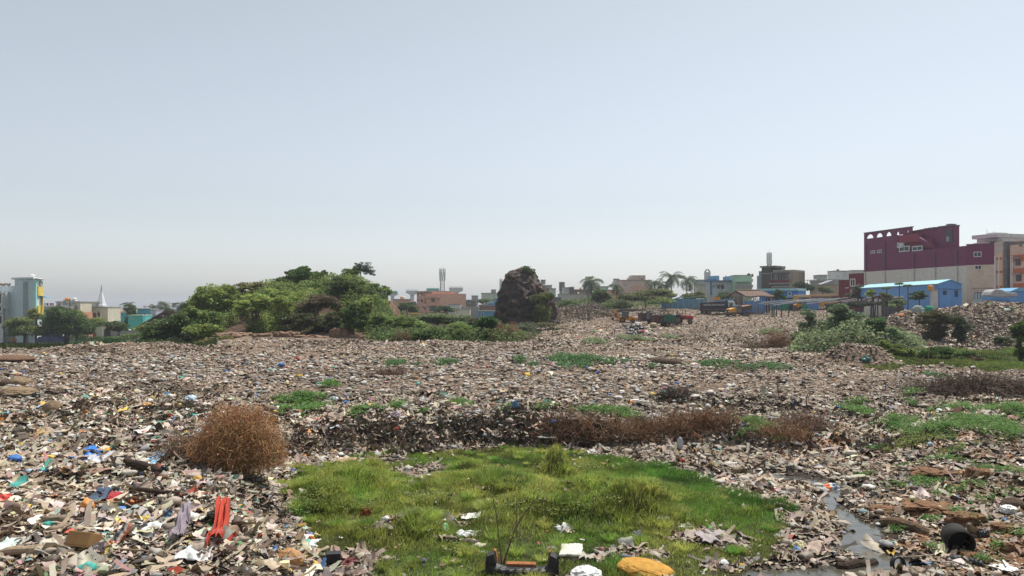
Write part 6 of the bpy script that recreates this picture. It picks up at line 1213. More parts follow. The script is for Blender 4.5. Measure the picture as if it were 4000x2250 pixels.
# backhoe loader: x forward (to the right of the photo)
D = 145.; s_ = 46 / F * D / 3.1
t = veh('backhoe_loader', 'orange yellow backhoe loader digging at the side of the rubbish heap', 'digger', 2448, 1259, D, R(-8))
MB().prism([(-1.6, .6), (2.0, .6), (2.3, .9), (2.3, 1.35), (.6, 1.5), (-1.6, 1.3)], -.55, .55).build('chassis', JY, t, bevel=.04)
cb = MB().box(-1.25, .55, -.72, .72, 1.3, 1.5).box(-1.3, .6, -.78, .78, 2.72, 2.84)
for a, b in ((-1.25, -.72), (.49, -.72), (-1.25, .66), (.49, .66), (-.35, -.72), (-.35, .66)): cb.box(a, a + .07, b, b + .06, 1.5, 2.72)
cb = cb.build('cab', DG, t); MB().box(-1.2, .5, -.66, .66, 1.52, 2.7).build('window', CG, cb); MB().box(-1.3, .62, -.8, .8, 2.85, 2.9).build('roof_panel', mat('roof_beige', (.42, .38, .28), .7), cb)
wheel(t, -1.0, -.95, .72, .4); wheel(t, -1.0, .95, .72, .4); wheel(t, 1.65, -.85, .48, .3); wheel(t, 1.65, .85, .48, .3)
MB().prism([(-1.85, 1.0), (-1.7, 1.55), (-.4, 1.55), (-.15, 1.1), (-.3, 1.1), (-.5, 1.42), (-1.55, 1.42), (-1.65, 1.0)], -1.16, -.76).build('fender', JY, t)
MB().prism([(-1.9, .1), (-1.6, .1), (-1.55, 1.1), (-1.85, 1.1)], -.9, -.7).prism([(-3.0, .15), (-2.7, .15), (-2.2, 1.1), (-2.5, 1.3)], -.35, -.1).build('stabiliser', JY, t)
MB().prism([(-2.1, .75), (-1.75, .9), (-2.75, 3.55), (-3.1, 3.45)], -.22, .22).build('boom', JY, t, bevel=.03); MB().prism([(-3.15, 3.5), (-2.8, 3.5), (-3.45, 1.35), (-3.75, 1.3)], -.16, .16).build('dipper_arm', JY, t)
MB().prism([(-3.8, 1.4), (-3.4, 1.4), (-3.25, .8), (-3.9, .35), (-4.2, .8)], -.35, .35).build('digging_bucket', DG, t); MB().tube([(-2.0, -.25, 1.5), (-2.75, -.25, 2.9)], .06, 8).build('boom_ram', GREYM, t)
MB().prism([(.9, 1.5), (1.1, 1.75), (2.9, .75), (3.1, .35), (2.85, .3), (2.6, .6)], -.72, -.55).prism([(.9, 1.5), (1.1, 1.75), (2.9, .75), (3.1, .35), (2.85, .3), (2.6, .6)], .55, .72).build('loader_arm', JY, t); MB().prism([(2.95, .1), (3.95, .15), (3.9, .25), (3.1, .25), (3.05, .95), (3.5, 1.1), (3.4, 1.2), (2.9, 1.0)], -1.1, 1.1).build('loader_bucket', DG, t)
t.scale = t.scale * s_
# tractor
RED = mat('tractor_red', (.45, .03, .02), .45, .25, 3, .4, stain=((.20, .12, .07), 1.5, .58, 1)); RUST = mat('faded_brown_red', (.22, .075, .05), .7, .3, 3)
D = 120.; t = veh('tractor', 'red tractor with a driver and flat canopy pulling the green trailer', 'tractor', 2660, 1268, D, R(-14))
MB().box(.1, 1.9, -.28, .28, .75, 1.35).box(-.9, .2, -.3, .3, .5, 1.0).build('body', RUST, t, bevel=.04); MB().prism([(.3, 1.02), (1.95, 1.0), (1.98, 1.3), (1.8, 1.42), (.3, 1.45)], -.32, .32).build('bonnet', RED, t, bevel=.05)
wheel(t, -.45, -.72, .74, .38); wheel(t, -.45, .72, .74, .38); wheel(t, 1.45, -.6, .40, .22); wheel(t, 1.45, .6, .40, .22)
for sg in (-1, 1):
    MB().prism([(-1.15, 1.1), (-1.0, 1.55), (.05, 1.55), (.2, 1.2), (.05, 1.2), (-.1, 1.45), (-.9, 1.45), (-1.02, 1.1)], sg * .72 - .2, sg * .72 + .2).build('fender', RUST, t)
cn = MB(); 
for a, b in ((-1.15, -.55), (-1.15, .55), (.25, -.5), (.25, .5)): cn.tube([(a, b, 1.1), (a, b, 2.38)], .03, 6)
cn.build('canopy_frame', RUST, t); MB().prism([(-1.6, 2.2), (-1.45, 2.42), (1.05, 2.42), (1.1, 2.32), (-1.2, 2.34)], -.85, .85).build('canopy', mat('canopy_beige', (.48, .43, .32), .7, .15), t); MB().tube([(.7, -.12, 1.4), (.7, -.12, 2.15)], .045, 8).build('exhaust', BLK, t)
MB().tube([(-.2, 0, 1.35), (-.05, 0, 1.75)], .03, 6).tube([(-.05 + .22 * math.cos(k), .22 * math.sin(k), 1.75 + .08 * math.cos(k)) for k in np.linspace(0, 6.28, 13)], .02, 5).build('steering_wheel', BLK, t); MB().box(-.85, -.4, -.25, .25, 1.0, 1.18).box(-.95, -.82, -.25, .25, 1.1, 1.5).build('seat', BLK, t)
TR = t
def person_seated(label, loc, rz):
    me = bpy.data.meshes.new('person'); J = {'pel': (0, 0, 0, .15), 'sp': (.02, 0, .25, .15), 'ch': (.06, 0, .45, .17), 'nk': (.09, 0, .60, .06), 'hd': (.12, 0, .72, .095), 'ht': (.12, 0, .82, .085),
        'hl': (.05, .1, -.02, .1), 'kl': (.48, .13, .02, .07), 'al': (.5, .13, -.38, .045), 'fl': (.64, .13, -.42, .04), 'hr': (.05, -.1, -.02, .1), 'kr': (.48, -.13, .02, .07), 'ar': (.5, -.13, -.38, .045), 'fr': (.64, -.13, -.42, .04),
        'sl': (.06, .2, .5, .065), 'el': (.22, .25, .26, .048), 'wl': (.45, .18, .38, .035), 'gl': (.53, .16, .40, .035), 'sr': (.06, -.2, .5, .065), 'er': (.22, -.25, .26, .048), 'wr': (.45, -.18, .38, .035), 'gr': (.53, -.16, .40, .035)}
    ks = list(J); E = [('pel', 'sp'), ('sp', 'ch'), ('ch', 'nk'), ('nk', 'hd'), ('hd', 'ht'), ('pel', 'hl'), ('hl', 'kl'), ('kl', 'al'), ('al', 'fl'), ('pel', 'hr'), ('hr', 'kr'), ('kr', 'ar'), ('ar', 'fr'), ('ch', 'sl'), ('sl', 'el'), ('el', 'wl'), ('wl', 'gl'), ('ch', 'sr'), ('sr', 'er'), ('er', 'wr'), ('wr', 'gr')]
    me.from_pydata([J[k][:3] for k in ks], [(ks.index(a), ks.index(b)) for a, b in E], []); o = link(bpy.data.objects.new('person', me)); o.modifiers.new('skin', 'SKIN'); o.modifiers.new('sub', 'SUBSURF').levels = 1
    for i, k in enumerate(ks): me.skin_vertices[0].data[i].radius = (J[k][3],) * 2
    me.skin_vertices[0].data[0].use_root = True; me.materials.append(mat('skin', (.16, .085, .05), .6, .1)); o.location = loc; o.rotation_euler = (0, 0, rz); tag(o, label, 'person')
    sh = MB().tube([(0, 0, -.02), (.02, 0, .22), (.06, 0, .42), (.08, 0, .56)], [.19, .19, .22, .13], 14).tube([(.06, .16, .52), (.2, .25, .30)], [.09, .07], 8).tube([(.06, -.16, .52), (.2, -.25, .30)], [.09, .07], 8).build('shirt', mat('white_shirt', (.62, .62, .64), .8, .15), o, True); MB().tube([(0, 0, -.08), (0, 0, .02)], [.2, .19], 12).tube([(.02, .1, -.03), (.46, .13, .02)], [.13, .09], 8).tube([(.02, -.1, -.03), (.46, -.13, .02)], [.13, .09], 8).build('trousers', BLK, o, True)
    MB().tube([(.11, 0, .76), (.11, 0, .83), (.11, 0, .86)], [.102, .095, .05], 10).build('hair', BLK, o, True); return o
mt = Matrix.Translation(TR.location) @ Matrix.Rotation(R(-14), 4, 'Z') @ Matrix.Scale(TR.scale[0], 4); pl_ = mt @ Vector((-.62, 0, 1.3)); person_seated('driver in a white shirt sitting under the tractor canopy', pl_, R(-14))
# trailers
def trailer(label, px, py, D, rz, mats_, L=4.3, H_=1.25, w_=1.9, wh=((.3),), gz_=.75):
    t = veh('trailer', label, 'trailer', px, py, D, rz, 'trailers heaped with rubbish'); MB().box(-L / 2, L / 2, -w_ / 2, w_ / 2, gz_, gz_ + .12).box(-L / 2 - .1, L / 2 + 1.4, -.08, .08, gz_ - .2, gz_ - .02).build('frame', DG, t)
    n = 5
    for sg in (-1, 1):
        for k in range(n):
            a = -L / 2 + L * k / n; MB().box(a + .02, a + L / n - .02, sg * w_ / 2 - .03, sg * w_ / 2 + .03, gz_ + .12, gz_ + H_).box(a + .02, a + .12, sg * (w_ / 2 + .05) - .04, sg * (w_ / 2 + .05) + .03, gz_ + .12, gz_ + H_).box(a + .15, a + L / n - .05, sg * (w_ / 2 + .04) - .02, sg * (w_ / 2 + .04) + .02, gz_ + H_ * .55, gz_ + H_ * .62).build('side_panel', mats_[k % len(mats_)], t)
    MB().box(-L / 2 - .05, -L / 2, -w_ / 2, w_ / 2, gz_ + .12, gz_ + H_).box(L / 2, L / 2 + .05, -w_ / 2, w_ / 2, gz_ + .12, gz_ + H_).build('end_panel', mats_[0], t)
    for x_ in wh: wheel(t, x_, -w_ / 2 - .05, .42, .26); wheel(t, x_, w_ / 2 + .05, .42, .26)
    # load
    V = []; C = []; Q = []; nn = 900; x = rng.uniform(-L / 2, L / 2, nn); y = rng.uniform(-w_ / 2, w_ / 2, nn); z = gz_ + H_ - .15 + .45 * np.cos(x / L * 2.4) * np.cos(y / w_ * 2.6) + rng.normal(0, .06, nn)
    P = np.stack([x, y, z], 1); ci = rng.choice(8, nn, p=PW[:8] / PW[:8].sum()); v, q, c = leaf_arrays(P, .34, PAL[ci] * rng.uniform(.7, 1.1, (nn, 1)), .6, .8); lo = npmesh('load', v, q, litterm(), t, c); MB().box(-L / 2 + .02, L / 2 - .02, -w_ / 2 + .05, w_ / 2 - .05, gz_ + .12, gz_ + H_ - .08).build('load_core', mat('load_brown', (.16, .13, .10), .9, .4, 8), t)
    return t
GRN = mat('trailer_green', (.035, .13, .09), .6, .35, 3, stain=((.18, .13, .09), 1.5, .58, 1)); MRN = mat('trailer_maroon', (.10, .05, .045), .7, .35, 3, stain=((.22, .15, .10), 1.5, .58, 1))
trailer('green and maroon trailer hitched behind the red tractor', 2592, 1277, 119, R(-14 + 22), [MRN, MRN, GRN, GRN, GRN], 3.4, 1.2); trailer('maroon trailer with rubbish spilling out behind the green one', 2540, 1266, 126, R(10), [MRN, mat('trailer_grey', (.18, .17, .17), .7, .3), MRN], 3.6, 1.2)
o = MB().tube([(-.45, 0, .33), (-.42, 0, .33), (0, 0, .35), (.4, 0, .33), (.43, 0, .33)], [.26, .33, .34, .32, .25], 16).build('barrel', mat('beige_barrel', (.42, .33, .21), .7, .15, 3), None, True); x, y, z = ghit(2552, 1280); o.location = (x, y, z); o.scale = (1.05 * y / 113,) * 3; tag(o, 'beige barrel lying below the trailers', 'barrel')
# black tipper lorry, cab to the right
D = 170.; t = veh('tipper_truck', 'long black tipper lorry with white lettering and a white cab', 'truck', 2800, 1228, D, R(-6)); NB = mat('navy_black', (.012, .014, .03), .45, .2, 1, .4); CBW = mat('cab_white', (.62, .63, .60), .4, .1, 2, .5)
MB().prism([(-3.7, 1.15), (2.2, 1.15), (2.2, 3.1), (1.9, 3.35), (1.7, 3.0), (-3.75, 2.75), (-3.9, 2.6)], -1.2, 1.2).build('tipper_body', NB, t, bevel=.03); MB().box(-4.05, -3.92, -1.2, 1.2, .9, 2.65).build('tailgate', mat('rusty_grey', (.20, .16, .14), .8, .3, 2), t); MB().box(-3.8, 3.6, -.45, .45, .75, 1.1).build('chassis', DG, t)
for k in range(7): MB().box(-3.3 + k * .8, -3.22 + k * .8, -1.27, -1.19, 1.2, 2.6).build('rib', NB, t) if k in (0, 6) else None
MB().box(-3.7, 1.9, -1.3, -1.22, 1.1, 1.2).build('side_rail', mat('rusty_grey', (0,) * 3), t)
me = text_mesh('BLESSING EARTH MOVERS', .5, .03); me.materials.append(WHT); me.name = 'lettering'; o = link(bpy.data.objects.new('lettering', me), t); o.location = (-.75, -1.25, 2.05); o.scale = (.82, 1, 1)
cab = MB().prism([(2.35, .9), (4.0, .9), (4.05, 1.8), (3.75, 3.0), (3.2, 3.15), (2.35, 3.1)], -1.15, 1.15).build('cab', CBW, t, bevel=.08); MB().box(2.6, 3.4, -1.18, -1.14, 1.8, 2.7).prism([(3.9, 1.85), (4.07, 1.9), (3.82, 2.9), (3.68, 2.9)], -1.0, 1.0).build('window', CG, cab); MB().box(2.3, 3.2, -1.2, -1.14, .9, 1.75).build('lower_panel', NB, cab)
for x_ in (-3.0, -1.9, 3.1): wheel(t, x_, -1.0, .5, .4); wheel(t, x_, 1.0, .5, .4)
MB().tube([(.2, -.9, .85), (1.7, -.9, .85)], .3, 12).build('fuel_tank', BLK, t)
# yellow nosed small tipper, facing left and towards the camera
D = 155.; t = veh('small_tipper_truck', 'small orange yellow nosed tipper lorry in front of the black lorry', 'truck', 2878, 1236, D, R(180 + 28)); YN = mat('truck_yellow', (.70, .32, .02), .4, .15, 2, .5)
MB().prism([(.6, .75), (2.5, .75), (2.6, 1.1), (2.45, 1.5), (1.3, 1.75), (.6, 1.75)], -.62, .62).build('bonnet', YN, t, bevel=.08); gr = MB().box(2.56, 2.66, -.5, .5, .7, 1.4).build('grille', DG, t); MB().tube([(2.68, -.42, 1.0), (2.62, -.42, 1.0)], .14, 10).build('headlight', WHT, gr); MB().tube([(2.68, .42, 1.0), (2.62, .42, 1.0)], .14, 10).build('headlight', WHT, gr); MB().box(2.62, 2.78, -.95, .95, .55, .72).build('bumper', mat('rusty_grey', (0,) * 3), t)
cab = MB().prism([(-.6, .8), (.7, .8), (.7, 1.75), (.45, 2.3), (-.6, 2.35)], -.85, .85).build('cab', mat('canvas_grey', (.16, .17, .17), .8, .2), t, bevel=.05); MB().prism([(.72, 1.78), (.77, 1.8), (.53, 2.25), (.48, 2.23)], -.7, .7).box(-.3, .4, -.88, -.84, 1.6, 2.1).box(-.3, .4, .84, .88, 1.6, 2.1).build('window', CG, cab)
MB().prism([(-.8, 1.1), (-3.4, 1.5), (-3.5, 2.35), (-.75, 2.0)], -.95, .95).build('tipper_body', mat('tipper_brown', (.06, .05, .055), .7, .3, 2), t); MB().prism([(-.74, 1.95), (-3.5, 2.3), (-3.5, 2.38), (-.74, 2.03)], -1.02, 1.02).prism([(-.8, 1.5), (-3.44, 1.88), (-3.44, 1.95), (-.8, 1.57)], -1.0, 1.0).build('rail', mat('rusty_orange', (.30, .15, .07), .8, .3, 2), t)
MB().box(-3.2, 2.5, -.35, .35, .55, .75).build('chassis', DG, t)
for x_ in (1.6, -2.4): wheel(t, x_, -.8, .44, .28); wheel(t, x_, .8, .44, .28)
# bus
D = 176.; t = veh('bus', 'long orange yellow bus with dark windows behind the fallen poles', 'bus', 3188, 1207, D, R(0)); BY = mat('bus_yellow', (.68, .30, .04), .45, .15, 1.5, .4); BC = mat('bus_cream', (.68, .50, .26), .5, .1, 2)
MB().box(-5.1, 5.0, -1.2, 1.2, .6, 3.2).build('body', BY, t, bevel=.12); MB().box(-5.0, 5.05, -1.25, 1.25, 3.2, 3.36).build('roof', BC, t, bevel=.05)
for k in range(7):
    a = -1.6 + k * .93; MB().box(a, a + .86, -1.26, -1.19, 2.05, 2.95).build('window', CG, t)
MB().box(-4.7, -2.2, -1.26, -1.19, 2.0, 2.75).build('windscreen', CG, t); MB().box(-4.9, -2.1, -1.4, -1.2, 2.8, 3.15).build('front_visor', BC, t); MB().tube([(-2.0, -1.3, 1.9), (-1.8, -1.3, 3.2)], .08, 8).build('mirror_arm', BC, t); MB().box(-1.7, 4.9, -1.25, -1.19, 1.05, 1.12).build('side_stripe', BC, t)
for x_ in (-3.6, 3.2): wheel(t, x_, -1.1, .5, .3); wheel(t, x_, 1.1, .5, .3)
# loader with black blade
D = 150.; t = veh('loader', 'small orange machine with a black blade below the bus', 'loader', 3115, 1212, D, R(180)); MB().prism([(-.8, .5), (.9, .5), (.9, 1.1), (.3, 1.35), (.1, 2.1), (-.8, 2.1)], -.6, .6).build('body', JY, t, bevel=.04); MB().box(-.6, .1, -.63, .63, 1.35, 1.95).build('window', CG, t); MB().prism([(1.0, .1), (1.6, .1), (1.5, .35), (1.35, .9), (1.6, 1.2), (1.25, 1.2)], -1.1, 1.1).build('blade', BLK, t)
for x_ in (-.5, .6): wheel(t, x_, -.7, .42, .28); wheel(t, x_, .7, .42, .28)
o = MB().box(-1, 1, -.05, .05, 0, 1.2).build('green_board', mat('board_green', (.02, .22, .14), .6)); x, y, z = ghit(3063, 1213); o.location = (x, y, z); o.scale = (1.05, 1, 1.25); tag(o, 'dark green board on posts left of the small orange machine', 'board')
o = MB().box(-.6, .6, -.05, .05, 0, 1.3).build('green_board', mat('board_green', (0,) * 3)); x, y, z = ghit(3145, 1213); o.location = (x, y, z); o.scale = (1.15, 1, 1.25); tag(o, 'green board standing right of the small orange machine', 'board')
# auto rickshaw and cars on the left
D = 175.; t = veh('auto_rickshaw', 'orange auto rickshaw parked under the trees on the left', 'rickshaw', 62, 1337, D, R(-75)); OR = mat('rickshaw_orange', (.68, .27, .03), .5, .15)
MB().prism([(-1.2, .35), (1.1, .35), (1.3, .9), (.95, 1.0), (-1.2, 1.0)], -.65, .65).build('body', OR, t, bevel=.06); MB().prism([(-1.25, 1.0), (-1.2, 1.7), (.6, 1.75), (1.0, 1.0), (.9, 1.0), (.5, 1.62), (-1.05, 1.6), (-1.1, 1.0)], -.66, .66).build('hood', OR, t); MB().prism([(.96, 1.02), (1.0, 1.02), (.66, 1.66), (.62, 1.66)], -.55, .55).build('windscreen', CG, t); wheel(t, -.8, -.6, .22, .12); wheel(t, -.8, .6, .22, .12); wheel(t, 1.0, 0, .22, .12); MB().box(-1.3, .7, -.68, .68, 1.72, 1.8).build('roof', BC, t)
def car(label, px, py, D, rz, c, name='car', cat='car', van=False, group=None):
    t = veh(name, label, cat, px, py, D, rz, group); m = mat('paint_%d' % int(sum(v * 1000 for v in c)), c, .35, .1, 1, .5)
    pf = [(-2.0, .35), (2.0, .35), (2.1, .7), (1.95, 1.0), (1.1, 1.08), (.5, 1.5), (-1.1, 1.52), (-1.9, 1.05)] if not van else [(-2.3, .4), (2.2, .4), (2.3, 1.0), (1.9, 1.25), (1.5, 1.95), (1.2, 2.05), (-2.2, 2.05), (-2.35, 1.9)]
    b = MB().prism(pf, -.82, .82).build('body', m, t, bevel=.1)
    wp = [(1.0, 1.1), (.45, 1.42), (-1.05, 1.44), (-1.6, 1.1)] if not van else [(1.75, 1.3), (1.4, 1.85), (-2.0, 1.85), (-2.0, 1.3)]
    MB().prism(wp, -.845, -.825).prism(wp, .825, .845).build('window', CG, b)
    for x_ in (-1.3, 1.3): wheel(t, x_, -.76, .32, .2); wheel(t, x_, .76, .32, .2)
    for y_ in (-.55, .55): MB().box(2.02, 2.1, y_ - .12, y_ + .12, .68, .84).build('headlight', WHT, t)
    return t
car('dark red car parked left of the street lamp', 378, 1322, 176, R(0), (.26, .04, .05)); car('dull purple grey car under the largest left tree', 240, 1330, 178, R(10), (.22, .16, .20)); car('pale van parked behind the silvery bushes by the wall', 480, 1320, 172, R(0), (.55, .54, .50), 'van', 'van', True)
car('left white van behind the blue metal fence', 2658, 1196, 190, R(0), (.68, .68, .67), 'van', 'van', True, 'white vans behind the blue fence'); car('right white van behind the blue metal fence', 2728, 1197, 190, R(0), (.66, .66, .66), 'van', 'van', True, 'white vans behind the blue fence'); car('small white car seen under the trees by the rickshaw', 108, 1335, 180, R(80), (.62, .64, .66))
f = Face('container', 'grey and orange boxes behind the black tipper lorry', 'container', 2768, 178, 2790, 178, 1159, 2, wallm('box_grey', (.42, .42, .38))); f.box('orange_box', 2790.2, 1160, 2814, 1172, -1.8, -.02, ORG)
# dark tarpaulin over something long on the left
D = 166.; x0 = (150 - 2000) / F * D; x1 = (256 - 2000) / F * D; n1, n2 = 36, 12; V = []; zb_ = CH - (1338 - HZ) / F * D
for i in range(n1 + 1):
    for j in range(n2 + 1):
        tx = i / n1; a = math.pi * j / n2; hh = 1.75 * (.45 + .55 * math.sin(math.pi * (tx * .85 + .12))) * (1 if .03 < tx < .97 else .75); V.append((x0 + (x1 - x0) * tx, D - 1.3 * math.cos(a), zb_ + hh * math.sin(a) ** .6 + .07 * math.sin(i * 1.3 + j) + .05 * math.sin(i * 3.1)))
Q = [[i * (n2 + 1) + j, i * (n2 + 1) + j + 1, (i + 1) * (n2 + 1) + j + 1, (i + 1) * (n2 + 1) + j] for i in range(n1) for j in range(n2)]
o = npmesh('tarpaulin', V, np.array(Q), mat('navy_tarp', (.035, .05, .11), .6, .4, .8, .4), smooth=True); tag(o, 'long dark blue tarpaulin over a heap under the largest left tree', 'tarpaulin')

# ---------------------------------------------------------------- things on the far slope
GP_ = mat('grey_pipe', (.22, .24, .25), .6, .2, 3)
lines = [(2965, 1187, 3130, 1168), (2985, 1190, 3160, 1170), (3010, 1187, 3185, 1168), (3050, 1183, 3215, 1166), (3105, 1181, 3245, 1166), (3150, 1180, 3280, 1165), (3195, 1178, 3320, 1162), (3150, 1188, 3270, 1172), (3230, 1184, 3350, 1166), (3290, 1180, 3455, 1158), (3340, 1176, 3485, 1156), (3250, 1192, 3390, 1172), (2975, 1182, 3090, 1172), (3020, 1193, 3100, 1182)]
for i, (a, b, c_, d) in enumerate(lines):
    D = 164. - .3 * i; o = MB().tube([((a - 2000) / F * D, D, CH - (b - HZ) / F * D), ((c_ - 2000) / F * (D + 3), D + 3, CH - (d - HZ) / F * (D + 3))], .11, 7).build('bamboo_pole', GP_); tag(o, 'long grey pole in the slanting stack of poles in front of the bus', 'pole', 'stack of long grey poles in front of the bus')
fr = thing('pole_rack', 'green and brown posts carrying the long grey poles', 'rack', ((3030 - 2000) / F * 163, 163, gz((3030 - 2000) / F * 163, 163))); gm = mat('post_green', (.04, .12, .08), .7)
for a, b, m_ in ((3016, 1190, gm), (3023, 1190, gm), (3032, 1188, DG), (3052, 1190, gm), (3080, 1188, gm), (3230, 1180, DG)):
    X = (a - 2000) / F * 163 - fr.location.x; MB().tube([(X, 0, gz(X + fr.location.x, 163) - fr.location.z - .2), (X + .1, 0, CH - (b - HZ) / F * 163 - fr.location.z)], .13, 6).build('post', m_, fr)
for i, (px, h) in enumerate([(3000, 30), (3050, 28), (2930, 26), (2955, 40), (2966, 28), (3100, 30), (3485, 28), (3700, 18), (3718, 16), (3735, 18), (3750, 16)]):
    x, y, z = ghit(px, 1232 if px < 3200 else 1190); o = MB().tube([(0, 0, -.2), (.05, 0, h / F * y)], .06, 6).build('fence_post', mat('pale_post', (0,) * 3)); o.location = (x, y, z); tag(o, 'short pale fence post standing in the litter by the lorries' if px < 3200 else 'short pale fence post near the blue shed', 'post', 'short fence posts')
def blob(name, label, cat, px, py, wpx, hpx, m, seed=0, rough=.35, group=None, D=None, flat_=1., rz=0, drop=.3):
    """crumpled bag or bundle; px,py is its centre in the photo, it rests on the ground there"""
    if D is None: x, y, z = ghit(px, py + hpx * .42)
    else: y = D; x = (px - 2000) / F * y; z = (CH - (py + hpx * .5 - HZ) / F * y) if D < 60 else Hs(x, y) + .05
    s = wpx / F * y / 2; h = hpx / F * y * .62
    import bmesh
    bm = bmesh.new(); bmesh.ops.create_icosphere(bm, subdivisions=4, radius=1); o_ = Vector((seed * 2.3 + 1, seed * 1.1, seed * .7))
    for v in bm.verts:
        p = v.co.copy(); n_ = abs(mnoise.noise(p * 1.8 + o_)) * -1.1 + abs(mnoise.noise(p * 4.1 + o_)) * -.5 + .5 * mnoise.noise(p * .9 + o_); q = p * (1 + rough * n_); q.z = max(q.z, -.35); v.co = Vector((q.x * s, q.y * s * .8, q.z * h))
    me = bpy.data.meshes.new(name); bm.to_mesh(me); bm.free(); me.materials.append(m); o = link(bpy.data.objects.new(name, me)); o.location = (x, y + s * .3, z + h * drop); o.rotation_euler = (0, 0, rz); return tag(o, label, cat, group)
def filmm(name, c, rough=.35): return mat('film_' + name, c, rough, .15, 8, .45)
BKF = filmm('black', (.012, .013, .016), .3); WHF = filmm('white', (.72, .72, .70), .45); BLF = filmm('blue', (.02, .16, .52)); 
bags = [(2452, 1282, 20, 12, 'left end'), (2470, 1275, 22, 12, 'upper left'), (2492, 1272, 24, 13, 'top'), (2468, 1290, 24, 14, 'middle left'), (2487, 1284, 22, 13, 'centre'), (2505, 1280, 24, 14, 'upper right'), (2455, 1300, 24, 14, 'lower left'), (2478, 1303, 24, 13, 'bottom'), (2497, 1297, 24, 15, 'lower right'), (2442, 1268, 18, 10, 'far left')]
for i, (a, b, c_, d, wd) in enumerate(bags): blob('rubbish_bag', 'black rubbish bag at the %s of the pile of black bags' % wd, 'bag', a, b, c_ + 4, d + 2, BKF if i % 3 else filmm('dark_grey', (.10, .105, .12)), i, group='pile of black rubbish bags', rough=.25)
blob('rubbish_bag', 'red bag at the right of the pile of black bags', 'bag', 2513, 1294, 18, 18, filmm('red', (.50, .05, .05)), 20, .25); blob('rubbish_bag', 'white sack lying right of the red bag', 'sack', 2526, 1298, 20, 16, WHF, 21, .25); blob('rubbish_bag', 'big white bundle on top of the pile of black bags', 'sack', 2492, 1262, 26, 12, WHF, 22, .3)
blob('rubbish_bag', 'green bag left of the pile of black bags', 'bag', 2322, 1294, 16, 9, filmm('green', (.05, .40, .07)), 23); blob('rubbish_bag', 'orange bag next to the green bag on the far heap', 'bag', 2338, 1283, 16, 8, filmm('orange', (.65, .20, .04)), 24)
blob('net_bundle', 'grey mesh bundle bulging beside the green netting', 'bundle', 3590, 1192, 56, 36, mat('mesh_grey', (.26, .31, .29), .8, .5, 4), 25, .25, D=94); blob('net_bundle', 'green shade netting draped right of the grey bundle', 'netting', 3632, 1182, 38, 32, mat('net_green', (.02, .28, .17), .7, .3, 4), 26, .4, D=94.5); blob('net_bundle', 'beige netting propped up left of the grey bundle', 'netting', 3544, 1195, 34, 26, mat('net_beige', (.40, .34, .24), .8, .2, 4), 27, .5, D=94); blob('tarpaulin', 'orange and red crumpled sheet left of the beige netting', 'tarpaulin', 3522, 1212, 34, 14, filmm('orange', (0,) * 3), 28, .4, D=92)
blob('rubbish_bag', 'bright green bag on the top of the right rubbish hill', 'bag', 3868, 1190, 16, 7, filmm('lime', (.22, .55, .08)), 29, D=94); blob('rubbish_bag', 'bright green bag at the right end of the right rubbish hill', 'bag', 3962, 1193, 16, 7, filmm('lime', (0,) * 3), 30, D=93); blob('rubbish_bag', 'pale turquoise sheet on the right rubbish hill', 'sheet', 3935, 1208, 30, 8, filmm('aqua', (.30, .55, .48)), 31, D=91)
blob('tarpaulin', 'dark green cloth spilling down the dark heap on the right', 'cloth', 3385, 1400, 40, 34, filmm('dkgreen', (.02, .11, .10)), 32, .4)

# ---------------------------------------------------------------- notable things lying on the middle and near ground
def stone(label, px, py, w_, h_, seed, m=BOULM, group=None, depth=.8, rough=.18): k = .82 if m is ORB else 1.; return rockpx('boulder', label, 'rock', px, py, w_ * k, h_ * (.8 if m is ORB else 1), m, seed, depth, group=group, rough=.8 if m is ORB else rough, sink=.1 if m is ORB else .12, angular=(m is ORB), sub=5 if m is ORB else 4, rz=.3 * math.sin(seed * 7))
DKB = mat('dark_boulder', (.10, .07, .05), .9, .3, 4, .2, bump=.6); ORB = mat('red_sandstone', (.25, .14, .08), .9, .5, 4, .15, bump=1.4, stain=((.12, .085, .055), 2.2, .52, 2))
stone('larger left boulder of the dark pair in the middle of the dump', 2582, 1405, 84, 34, 1, DKB); stone('smaller right boulder of the dark pair in the middle of the dump', 2637, 1410, 60, 34, 2, DKB); stone('small brown boulder left of centre in the middle field', 1620, 1473, 34, 18, 3)
stone('round brown boulder among the litter on the left', 198, 1583, 72, 50, 4); stone('long grey brown boulder at the left edge', 62, 1485, 92, 40, 5); stone('pale slab boulder at the left margin behind the long boulder', 20, 1490, 60, 30, 6, DKB); stone('flat brown slab of rock at the left edge', 50, 1525, 150, 34, 7, BOULM, rough=.4); stone('squarish brown stone below the orange sack', 537, 1607, 28, 26, 8); stone('red earth mound at the far left edge of the dump', 10, 1398, 190, 24, 9, mat('red_earth', (.15, .09, .06), .95, .3, 3, .1, bump=.6), rough=.1)
stone('long orange slab in the green at the right', 3665, 1850, 190, 40, 10, ORB, rough=.4); stone('broken slab right of the long orange slab', 3830, 1845, 110, 46, 11, ORB, rough=.5); stone('wide flat red rock above the driftwood log', 3640, 1985, 230, 46, 12, ORB, rough=.4); stone('red rock sloping down behind the black drum', 3790, 2030, 160, 60, 13, ORB, rough=.5); stone('red block right of the black drum', 3945, 2135, 66, 50, 14, ORB, rough=.4); stone('small red stone at the foot of the black drum', 3800, 2170, 80, 34, 15, ORB, rough=.4); stone('dark brown rounded rock at the right edge', 3975, 1965, 90, 50, 16, DKB, rough=.25); stone('flat red rock at the right edge above the drum', 3930, 2060, 90, 34, 17, ORB, rough=.4); stone('grey brown stone half buried above the red rocks', 3690, 1970, 50, 22, 18, BOULM); stone('low orange rock beyond the stream', 3460, 1990, 120, 26, 19, ORB, rough=.4)
